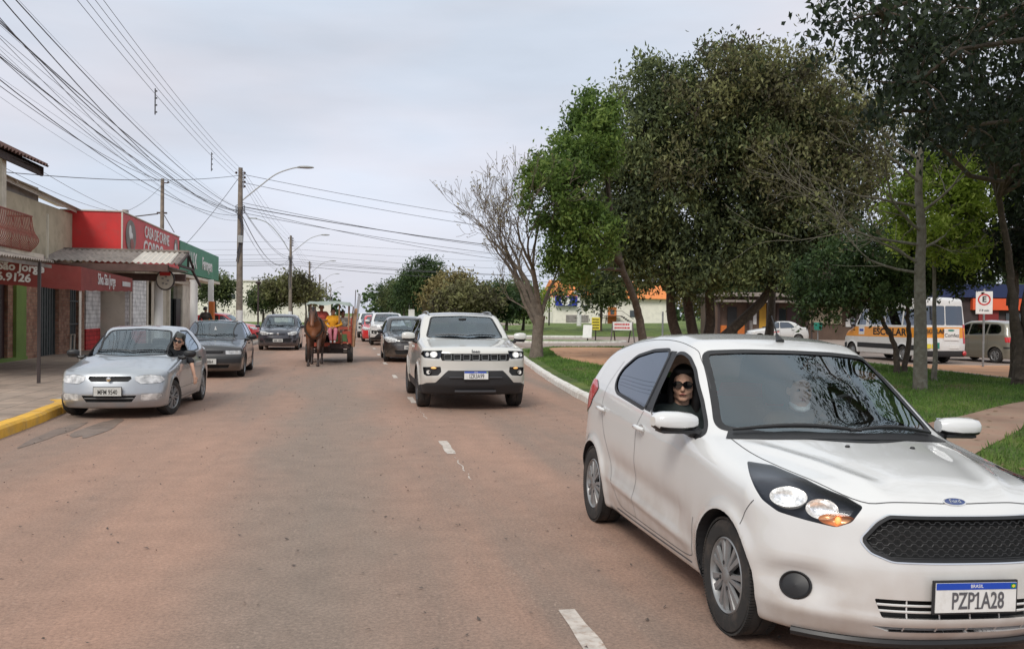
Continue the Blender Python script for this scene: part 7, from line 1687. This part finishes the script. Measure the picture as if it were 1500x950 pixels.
def person(label, loc, rz, pose='sit', head_turn=0., nod=0., skin='skin', shirt=None, trousers=None, hair='short', hairmat='hair', glasses=False, hat=None, mask=False, arms=None, s=1., recline=.10, voxel=.011, shoes=None, group=None):
    root = thing('person', label, 'person', loc, rz, group); b = Blob(); S = lambda p: Vector(p)*s
    hip = S((0,0,0)); ch = S((0,recline*.45,.30)); sh = S((0,recline*.8,.47)); nk = S((0,recline*.75-.01,.56)); hd = S((0,recline*.55-.03,.665))
    b.chain([hip+S((0,0,.02)), ch*.55, ch], [.135*s,.120*s,.145*s]); b.limb(ch+S((-.06,0,.0)), ch+S((.06,0,0)), .12*s, .12*s); b.limb(hip+S((-.07,0,0)), hip+S((.07,0,0)), .115*s, .115*s)
    b.limb(sh+S((-.145,0,-.02)), sh+S((.145,0,-.02)), .068*s, .068*s); b.limb(ch, sh+S((0,0,-.03)), .135*s, .085*s); b.limb(sh, hd, .056*s, .050*s)
    Hq = Matrix.Translation(hd) @ Matrix.Rotation(head_turn, 4, 'Z') @ Matrix.Rotation(nod, 4, 'X')
    hp = lambda x, y, z: Hq @ Vector((x*s, y*s, z*s))
    hr = (nod, 0, head_turn)
    b.ball(hp(0,.012,.035), (.076*s,.094*s,.098*s), hr); b.ball(hp(0,-.020,-.030), (.066*s,.068*s,.080*s), hr); b.limb(hp(-.010,-.060,-.092), hp(.010,-.060,-.092), .022*s, .022*s); b.limb(hp(-.045,-.015,-.075), hp(-.012,-.060,-.092), .022*s, .018*s); b.limb(hp(.045,-.015,-.075), hp(.012,-.060,-.092), .022*s, .018*s)      # skull, face, chin
    b.limb(hp(0,-.082,.012), hp(0,-.104,-.026), .009*s, .0135*s); b.ball(hp(.0,-.094,-.030), (.019*s,.012*s,.010*s), hr)                      # nose
    for sg in (-1,1):
        b.ball(hp(sg*.078,.012,-.002), (.011*s,.020*s,.032*s), hr); b.limb(hp(sg*.018,-.082,.028), hp(sg*.046,-.070,.028), .009*s, .008*s); b.ball(hp(sg*.040,-.052,-.026), (.030*s,.026*s,.030*s), hr)  # ears, brow, cheeks
    b.limb(hp(-.018,-.086,-.058), hp(.018,-.086,-.058), .0085*s, .0085*s)       # lips
    if arms is None: arms = [((-.27,-.06,.22),(-.16,-.30,.14)), ((.27,-.06,.22),(.16,-.30,.14))]
    joints = []
    for sg, (el, wr) in zip((-1,1), arms):
        a0 = sh+S((sg*.175,0,-.03)); el, wr = S(el), S(wr); b.limb(a0, el, .052*s, .040*s); b.limb(el, wr, .040*s, .026*s); hand(b, wr, (wr-el), -sg, s*.98); joints.append((a0, el, wr))
    if pose == 'sit': legs = [[S((sg*.09,-.02,0)), S((sg*.12,-.42,.03)), S((sg*.11,-.46,-.38))] for sg in (-1,1)]
    elif pose == 'dangle': legs = [[S((sg*.08,-.02,0)), S((sg*.11,-.36,.0)), S((sg*.07,-.42,-.37))] for sg in (-1,1)]
    else: legs = [[S((sg*.09,0,-.02)), S((sg*.11,-.03,-.43)), S((sg*.12,.02,-.84))] for sg in (-1,1)]
    for lg in legs:
        b.limb(lg[0], lg[1], .085*s, .058*s); b.limb(lg[1], lg[2], .058*s, .038*s); b.limb(lg[2]+S((0,.03,-.03)), lg[2]+S((0,-.13,-.045)), .036*s, .030*s)
    b.build('body', M[skin], root, voxel)
    if shirt:
        c = Blob(); c.chain([hip+S((0,0,.03)), ch*.55, ch], [.15*s,.137*s,.160*s]); c.limb(ch+S((-.06,0,0)), ch+S((.06,0,0)), .135*s, .135*s); c.limb(sh+S((-.145,0,-.02)), sh+S((.145,0,-.02)), .082*s, .082*s); c.limb(ch, sh+S((0,0,-.035)), .150*s, .105*s); c.limb(sh+S((0,.005,.0)), sh+S((0,.0,.035)), .075*s, .070*s)
        for a0, el, wr in joints: c.limb(a0, el, .068*s, .056*s); 
        if shirt[1] != 'short':
            for a0, el, wr in joints: c.limb(el, el.lerp(wr,.92), .056*s, .042*s)
        c.build('shirt', shirt[0], root, .014, 3)
    if trousers:
        c = Blob(); c.limb(hip+S((-.07,0,.0)), hip+S((.07,0,.0)), .13*s, .13*s)
        for lg in legs: c.limb(lg[0], lg[1], .102*s, .074*s); c.limb(lg[1], lg[1].lerp(lg[2],.93), .074*s, .056*s)
        c.build('trousers', trousers, root, .014, 3)
    if shoes:
        for lg in legs: c = Blob(); c.limb(lg[2]+S((0,.04,-.045)), lg[2]+S((0,-.15,-.055)), .046*s, .040*s); c.build('shoe', shoes, root, .012, 2)
    if hair:
        c = Blob(); c.ball(hp(0,.028,.050), (.086*s,.100*s,.100*s), hr); c.limb(hp(-.05,.05,.0), hp(.05,.05,0), .052*s, .052*s); c.limb(hp(-.045,-.040,.098), hp(.045,-.040,.098), .030*s, .030*s)
        if hair == 'long':
            for sg in (-1,1): c.chain([hp(sg*.066,-.005,.06), hp(sg*.084,.010,-.02), hp(sg*.085,.02,-.12), hp(sg*.088,.02,-.22)], [.030*s,.026*s,.034*s,.022*s])
            c.chain([hp(0,.08,.05), hp(0,.10,-.05), hp(0,.10,-.18)], [.06*s,.06*s,.05*s])
        c.build('hair', M[hairmat], root, .010, 2)
    if hat:
        c = MB(); T = Hq @ Matrix.Translation((0,.01*s,.075*s)); c.lathe([(.088*s,0),(.088*s,.03*s),(.075*s,.065*s),(.04*s,.082*s),(.001,.085*s)], 18, T); c.ball((0,-.105*s,.004*s), (.062*s,.055*s,.008*s), 12, 6, 0, T); c.build('cap', hat, root, True)
    if glasses:
        g = MB()
        for sg in (-1,1):
            T = Matrix.Translation(hp(sg*.033,-.093,.010)) @ Euler((nod+math.pi/2, 0, head_turn+sg*.16)).to_matrix().to_4x4(); g.lathe([(.001,.004*s),(.030*s,.003*s),(.032*s,0),(.030*s,-.003*s)], 16, T @ Matrix.Diagonal((1.08,.84,1,1)))
            g.tube([hp(sg*.062,-.083,.016), hp(sg*.080,-.02,.014), hp(sg*.082,.02,.010)], .004*s, 5)
        g.tube([hp(-.012,-.100,.016), hp(0,-.103,.018), hp(.012,-.100,.016)], .004*s, 5); g.build('sunglasses', M['sunglass'], root, True)
    else:
        e = MB()
        for sg in (-1,1): e.ball(hp(sg*.031,-.083,.010), (.013*s,.008*s,.008*s), 10, 6)
        e.build('eyes', M['ink'], root, True)
    if mask: c = Blob(); c.chain([hp(-.062,-.01,-.085), hp(-.035,-.065,-.115), hp(0,-.085,-.120), hp(.035,-.065,-.115), hp(.062,-.01,-.085)], [.014*s,.018*s,.020*s,.018*s,.014*s]); c.build('face_mask', mask, root, .006, 2)
    m_ = MB(); m_.tube([hp(-.022,-.0925,-.058), hp(-.008,-.0965,-.056), hp(.008,-.0965,-.056), hp(.022,-.0925,-.058)], [.002*s,.0045*s,.0045*s,.002*s], 6); m_.build('lips', M['lips'], root, True)
    return root
M['lips'] = mat('lips', (.33,.10,.09), .5)
cloth = lambda n, c, k=.18: mat(n, c, .9, noise=(9,k), bump=(16,.4))
def people():
    x0, y0 = KA_POSE[0], KA_POSE[1]
    person('woman with long dark hair and black sunglasses at the open window of the white hatchback', (x0-.47,y0+1.50,.50), 0, 'sit', R_(-24), R_(2), 'skin', (cloth('dark_top', (.03,.04,.038)), 'long'), cloth('dark_jeans', (.02,.025,.04)), 'long', 'hair', True, s=.97, recline=.05, voxel=.008,
        arms=[((-.25,-.10,.20),(-.14,-.32,.12)), ((.25,-.10,.20),(.14,-.32,.12))])
    person('driver of the near white hatchback, white mask pulled under his chin, hands at the wheel', (x0+.36,y0+1.44,.44), 0, 'sit', R_(-12), 0, 'skin', (cloth('brown_jacket', (.10,.065,.035)), 'long'), cloth('grey_trousers', (.04,.04,.045)), 'short', 'hair', False, None, M['white'], s=1., recline=.06, voxel=.010,
        arms=[((-.25,-.16,.24),(-.13,-.40,.40)), ((.25,-.16,.24),(.13,-.40,.40))])
    person('man in cap and sunglasses in the silver sedan, bare forearm hanging down its door', (-2.93,15.52,.47), R_(2), 'sit', R_(-6), 0, 'skin', (cloth('black_tee', (.015,.015,.018)), 'short'), cloth('dark_trousers', (.03,.03,.035)), 'short', 'hair', True, cloth('dark_cap', (.07,.075,.07)), s=.97, recline=.06, voxel=.009,
        arms=[((-.25,-.14,.24),(-.10,-.38,.38)), ((.30,-.12,.40),(.42,-.22,.20))]).rotation_euler.y = R_(15)
    person('pedestrian in a dark patterned jacket standing on the left pavement beside the orange post', (-6.72,44.6,1.02), R_(200), 'stand', R_(-50), R_(10), 'skin_dark', (cloth('patterned_jacket', (.045,.035,.03), .5), 'long'), cloth('black_trousers', (.02,.02,.022)), 'short', 'hair', shoes=M['ink'], s=1.0, recline=.0, voxel=.016,
        arms=[((-.27,.02,.22),(-.24,-.08,.0)), ((.27,.02,.22),(.22,-.16,.06))])
    yl = cloth('yellow_jumper', (.66,.30,.015)); pk = cloth('pink_trousers', (.58,.20,.25))
    person('person in a yellow jumper and pink trousers sitting on the front of the horse cart', (-.47,29.28,1.05), 0, 'dangle', 0, R_(4), 'skin_dark', (yl, 'long'), pk, 'short', 'hair', shoes=M['sign_white'], s=.88, recline=.02, voxel=.010,
        arms=[((-.30,-.08,.20),(-.08,-.24,.10)), ((.30,-.08,.20),(.08,-.25,.12))])
    person('cart driver in a red and white shirt holding the reins behind the horse', (-.84,29.40,1.16), 0, 'dangle', R_(4), 0, 'skin_dark', (cloth('red_shirt', (.48,.09,.07), .4), 'short'), cloth('dark_shorts', (.05,.045,.045)), 'short', 'hair', shoes=M['ink'], s=.92, recline=.02, voxel=.012,
        arms=[((-.28,-.10,.22),(-.06,-.30,.20)), ((.28,-.10,.22),(.06,-.32,.22))])
    person('passenger in a pale top at the right side of the horse cart', (-.16,29.55,.98), R_(8), 'sit', R_(10), 0, 'skin_dark', (cloth('pale_top', (.50,.46,.40)), 'short'), cloth('brown_trousers', (.07,.05,.04)), 'short', 'hair', s=.88, recline=.04, voxel=.013)
people()
def horse():
    r = thing('horse', 'brown horse with dark legs and mane pulling the canopied cart towards us', 'horse', (-1.0,27.15,0), R_(-3)); b = Blob()
    b.ball((0,.62,1.10),(.27,.48,.29)); b.ball((0,.16,1.12),(.25,.26,.33)); b.ball((0,1.16,1.16),(.27,.32,.29)); b.limb((0,.2,1.30),(0,1.2,1.32),.14,.15); b.limb((0,.05,1.02),(0,.0,.92),.16,.12)
    b.chain([(0,.14,1.22),(.01,-.12,1.40),(.0,-.30,1.58)],[.21,.155,.105]); b.chain([(0,-.32,1.62),(0,-.44,1.50),(0,-.56,1.34),(0,-.62,1.24)],[.100,.088,.065,.058]); b.ball((0,-.635,1.215),(.060,.05,.045)); b.ball((0,-.42,1.48),(.085,.10,.10))
    for sg in (-1,1):
        b.chain([(sg*.05,-.28,1.66),(sg*.065,-.28,1.76),(sg*.055,-.29,1.81)],[.030,.026,.008]); b.limb((sg*.070,-.44,1.545),(sg*.070,-.47,1.54),.020,.018)
        fx = .0 if sg < 0 else -.10
        b.chain([(sg*.14,.14,1.05),(sg*.15,.10,.82),(sg*.145,.02+fx,.52),(sg*.145,.03+fx,.20),(sg*.145,-.02+fx,.09)],[.13,.085,.050,.032,.040]); b.ball((sg*.145,.02+fx,.50),(.052,.052,.06)); b.limb((sg*.145,-.04+fx,.055),(sg*.145,-.06+fx,.03),.052,.055)
        bx_ = .0 if sg > 0 else .14
        b.chain([(sg*.15,1.20,1.12),(sg*.17,1.02,.84),(sg*.15,1.36-bx_,.58),(sg*.145,1.30-bx_,.22),(sg*.145,1.24-bx_,.10)],[.17,.12,.058,.036,.042]); b.ball((sg*.15,1.37-bx_,.57),(.05,.06,.065)); b.limb((sg*.145,1.23-bx_,.055),(sg*.145,1.20-bx_,.03),.052,.055)
    o = b.build('body', horse_mat(), r, .018, 5)
    m = Blob(); m.chain([(0,.22,1.48),(0,-.02,1.60),(0,-.22,1.74),(.0,-.34,1.74),(.02,-.42,1.64)],[.035,.05,.05,.04,.02])
    for k in range(5): t = k/4; m.limb((.05,.18-.36*t,1.46+.24*t),(.13,.20-.34*t,1.30+.20*t),.03,.015)
    m.build('mane', M['hair'], r, .014, 2); m = Blob(); m.chain([(0,1.46,1.28),(0,1.56,1.05),(0,1.55,.62)],[.04,.06,.03]); m.build('tail', M['hair'], r, .014, 2)
    e = MB()
    for sg in (-1,1): e.ball((sg*.083,-.455,1.545),(.012,.018,.016)); e.ball((sg*.03,-.675,1.225),(.012,.008,.014))
    e.build('eyes', M['ink'], r, True)
    h = MB(); lea = mat('harness_leather', (.035,.022,.016), .6)
    def ring(c, rx, ry, rz_, tilt, rr_=.014): T = Matrix.Translation(c) @ Matrix.Rotation(tilt,4,'X'); h.tube([T @ Vector((rx*math.cos(a),ry*math.sin(a),0)) for a in np.linspace(0,2*math.pi,25)[:-1]], rr_, 5, closed=True)
    ring((0,-.555,1.35),.074,.078,0,R_(38),.010); ring((0,-.36,1.60),.108,.112,0,R_(20),.010); ring((0,.06,1.18),.262,.33,0,R_(68),.03); ring((0,.42,1.10),.28,.32,0,R_(90),.018)
    for sg in (-1,1): h.tube([(sg*.078,-.54,1.36),(sg*.105,-.38,1.58)], .009, 5); h.tube([(sg*.26,.02,1.08),(sg*.31,.5,1.02),(sg*.33,1.6,.92)], .016, 5); h.tube([(sg*.07,-.55,1.34),(sg*.20,.1,1.45),(sg*.12,1.5,1.42)], .007, 4)
    h.build('harness', lea, r, True)
    s = MB()
    for sg in (-1,1): s.tube([(sg*.36,-.15,.98),(sg*.37,.8,.86),(sg*.40,1.85,.70)], [.022,.03,.035], 7)
    s.build('blinkers', lea, r) if False else None
    return r
def horse_mat():
    m, t, b, N, L = nmat('brown_horse_coat'); co = N('ShaderNodeTexCoord').outputs['Object']; s = N('ShaderNodeSeparateXYZ'); L(co, s.inputs[0])
    n = N('ShaderNodeTexNoise', Scale=5., Detail=5.); L(co, n.inputs[0]); a = N('ShaderNodeMath', operation='ADD'); L(s.outputs[2], a.inputs[0]); k = N('ShaderNodeMath', operation='MULTIPLY'); k.inputs[1].default_value = .25; L(n.outputs[0], k.inputs[0]); L(k.outputs[0], a.inputs[1])
    r = N('ShaderNodeValToRGB'); L(a.outputs[0], r.inputs[0]); e = r.color_ramp.elements; mr = N('ShaderNodeMapRange'); mr.inputs[1].default_value = 0; mr.inputs[2].default_value = 2; L(a.outputs[0], mr.inputs[0]); L(mr.outputs[0], r.inputs[0])
    e[0].position = .25; e[0].color = (.025,.012,.008,1); e[1].position = .95; e[1].color = (.05,.022,.012,1)
    for p_, c_ in ((.45,(.10,.035,.015,1)),(.62,(.24,.085,.03,1)),(.76,(.15,.055,.022,1)),(.86,(.07,.028,.014,1))): q = e.new(p_); q.color = c_
    L(r.outputs[0], b.inputs['Base Color']); b.inputs['Roughness'].default_value = .5; return m
horse()
def cart():
    r = thing('horse_cart', 'home-made red wooden cart with grey-green tarpaulin canopy and four car tyres', 'cart', (-.58,29.2,0)); red = mat('worn_red_boards', (.34,.06,.035), .8, noise=(4,.25), dirt=(6,(.16,.08,.05),.7)); wood = mat('bare_pale_wood', (.38,.22,.12), .8, noise=(6,.25), bump=(20,.4)); gp = mat('green_panel', (.06,.12,.04), .7, noise=(5,.3)); tarp = mat('grey_green_tarpaulin', (.27,.31,.28), .8, noise=(3,.2), dirt=(6,(.12,.16,.13),.5))
    m = MB(); m.box((0,1.1,.62),(1.35,2.3,.08)); m.box((0,-.03,.52),(1.3,.08,.14)); m.box((0,.9,.42),(.10,2.2,.10)); m.box((-.35,1.1,.50),(.07,2.3,.10)); m.box((.35,1.1,.50),(.07,2.3,.10)); m.build('chassis', M['wood_dark'], r)
    m = MB(); m.tube([(-.66,.25,.31),(.66,.25,.31)],.03,8); m.tube([(-.66,1.9,.31),(.66,1.9,.31)],.03,8); m.tube([(0,-.5,.55),(0,.25,.35)],.03,6); m.box((0,.25,.40),(.9,.12,.14)); m.build('axles', M['dark_steel'], r)
    def side(name, x0, x1, y, z0, z1, mt): q = MB(); q.box(((x0+x1)/2,y,(z0+z1)/2),(abs(x1-x0),.03,z1-z0)); return q.build(name, mt, r)
    fb = side('front_board', .06,.68,-.06,.62,1.02, red); 
    for x in (.20,.48): q = MB(); q.box((x,-.08,.80),(.15,.012,.24)); q.build('green_square', gp, fb)
    side('front_board', .06,.68,-.05,1.06,1.16, red); side('foot_board', -.68,.02,-.10,.52,.64, red)
    for sx in (-.68,.68):
        q = MB(); q.box((sx,1.1,.88),(.03,2.3,.5)); q.box((sx,1.1,1.25),(.03,2.3,.09)); 
        for y in np.linspace(.0,2.2,7): q.box((sx*1.02,y,1.0),(.05,.05,.85))
        q.build('side_board', red if sx > 0 else M['wood_dark'], r)
    q = MB(); q.box((-.2,.28,.86),(1.2,.4,.06)); q.box((-.2,.42,.75),(1.1,.04,.22)); q.build('bench', M['wood_dark'], r)
    q = MB()
    for x, y in ((-.60,-.02),(-.60,2.2),(.30,-.05),(.60,-.05),(.62,2.2)): q.tube([(x,y,.62),(x+.01,y,1.88)], .024, 6)
    q.build('canopy_posts', wood, r)
    q = MB(); V = []; nx, ny = 16, 10
    for i in range(nx+1):
        for j in range(ny+1):
            x = -.74+1.48*i/nx; y = -.25+2.6*j/ny; V.append((x,y,1.93+.04*math.cos(x*2)+.018*math.sin(7*x+3*y)+(-.10 if j == 0 or i in (0,nx) else 0)+(.02*math.sin(9*x) if j == 0 else 0)))
    q.add(V, [(i*(ny+1)+j,(i+1)*(ny+1)+j,(i+1)*(ny+1)+j+1,i*(ny+1)+j+1) for i in range(nx) for j in range(ny)]); q.build('canopy', tarp, r, True)
    for k, (x, w, z1, mt) in enumerate(((.74,.10,1.75,wood),(.80,.07,1.9,wood),(.70,.05,1.6,wood),(.66,.04,1.82,wood))): q = MB(); q.box((x+.04,.05+.1*k,(z1+.5)/2),(w,.03,z1-.5),(0,R_(5),0)); q.build('loose_plank', wood, r)
    q = MB(); q.box((.86,.1,1.52),(.10,.04,1.35),(0,R_(8),0)); q.build('metal_sheet', mat('pale_metal_sheet', (.45,.46,.48), .35, .6), r)
    q = MB(); q.box((.80,.14,1.65),(.025,.03,1.4),(0,R_(2),0)); q.build('metal_pole', M['dark_steel'], r)
    for sx in (-.36,.36):
        q = MB(); q.tube([(sx+.02,-1.9,.98),(sx+.01,-1.0,.84),(sx,.0,.66)], [.022,.028,.032], 7); q.build('shaft', wood, r, True)
    for y in (.25,1.9):
        for sg in (-1,1): wheel(r, sg*.66, y, .31, .31, .19, sg, 'steel', 0, 24)
cart()
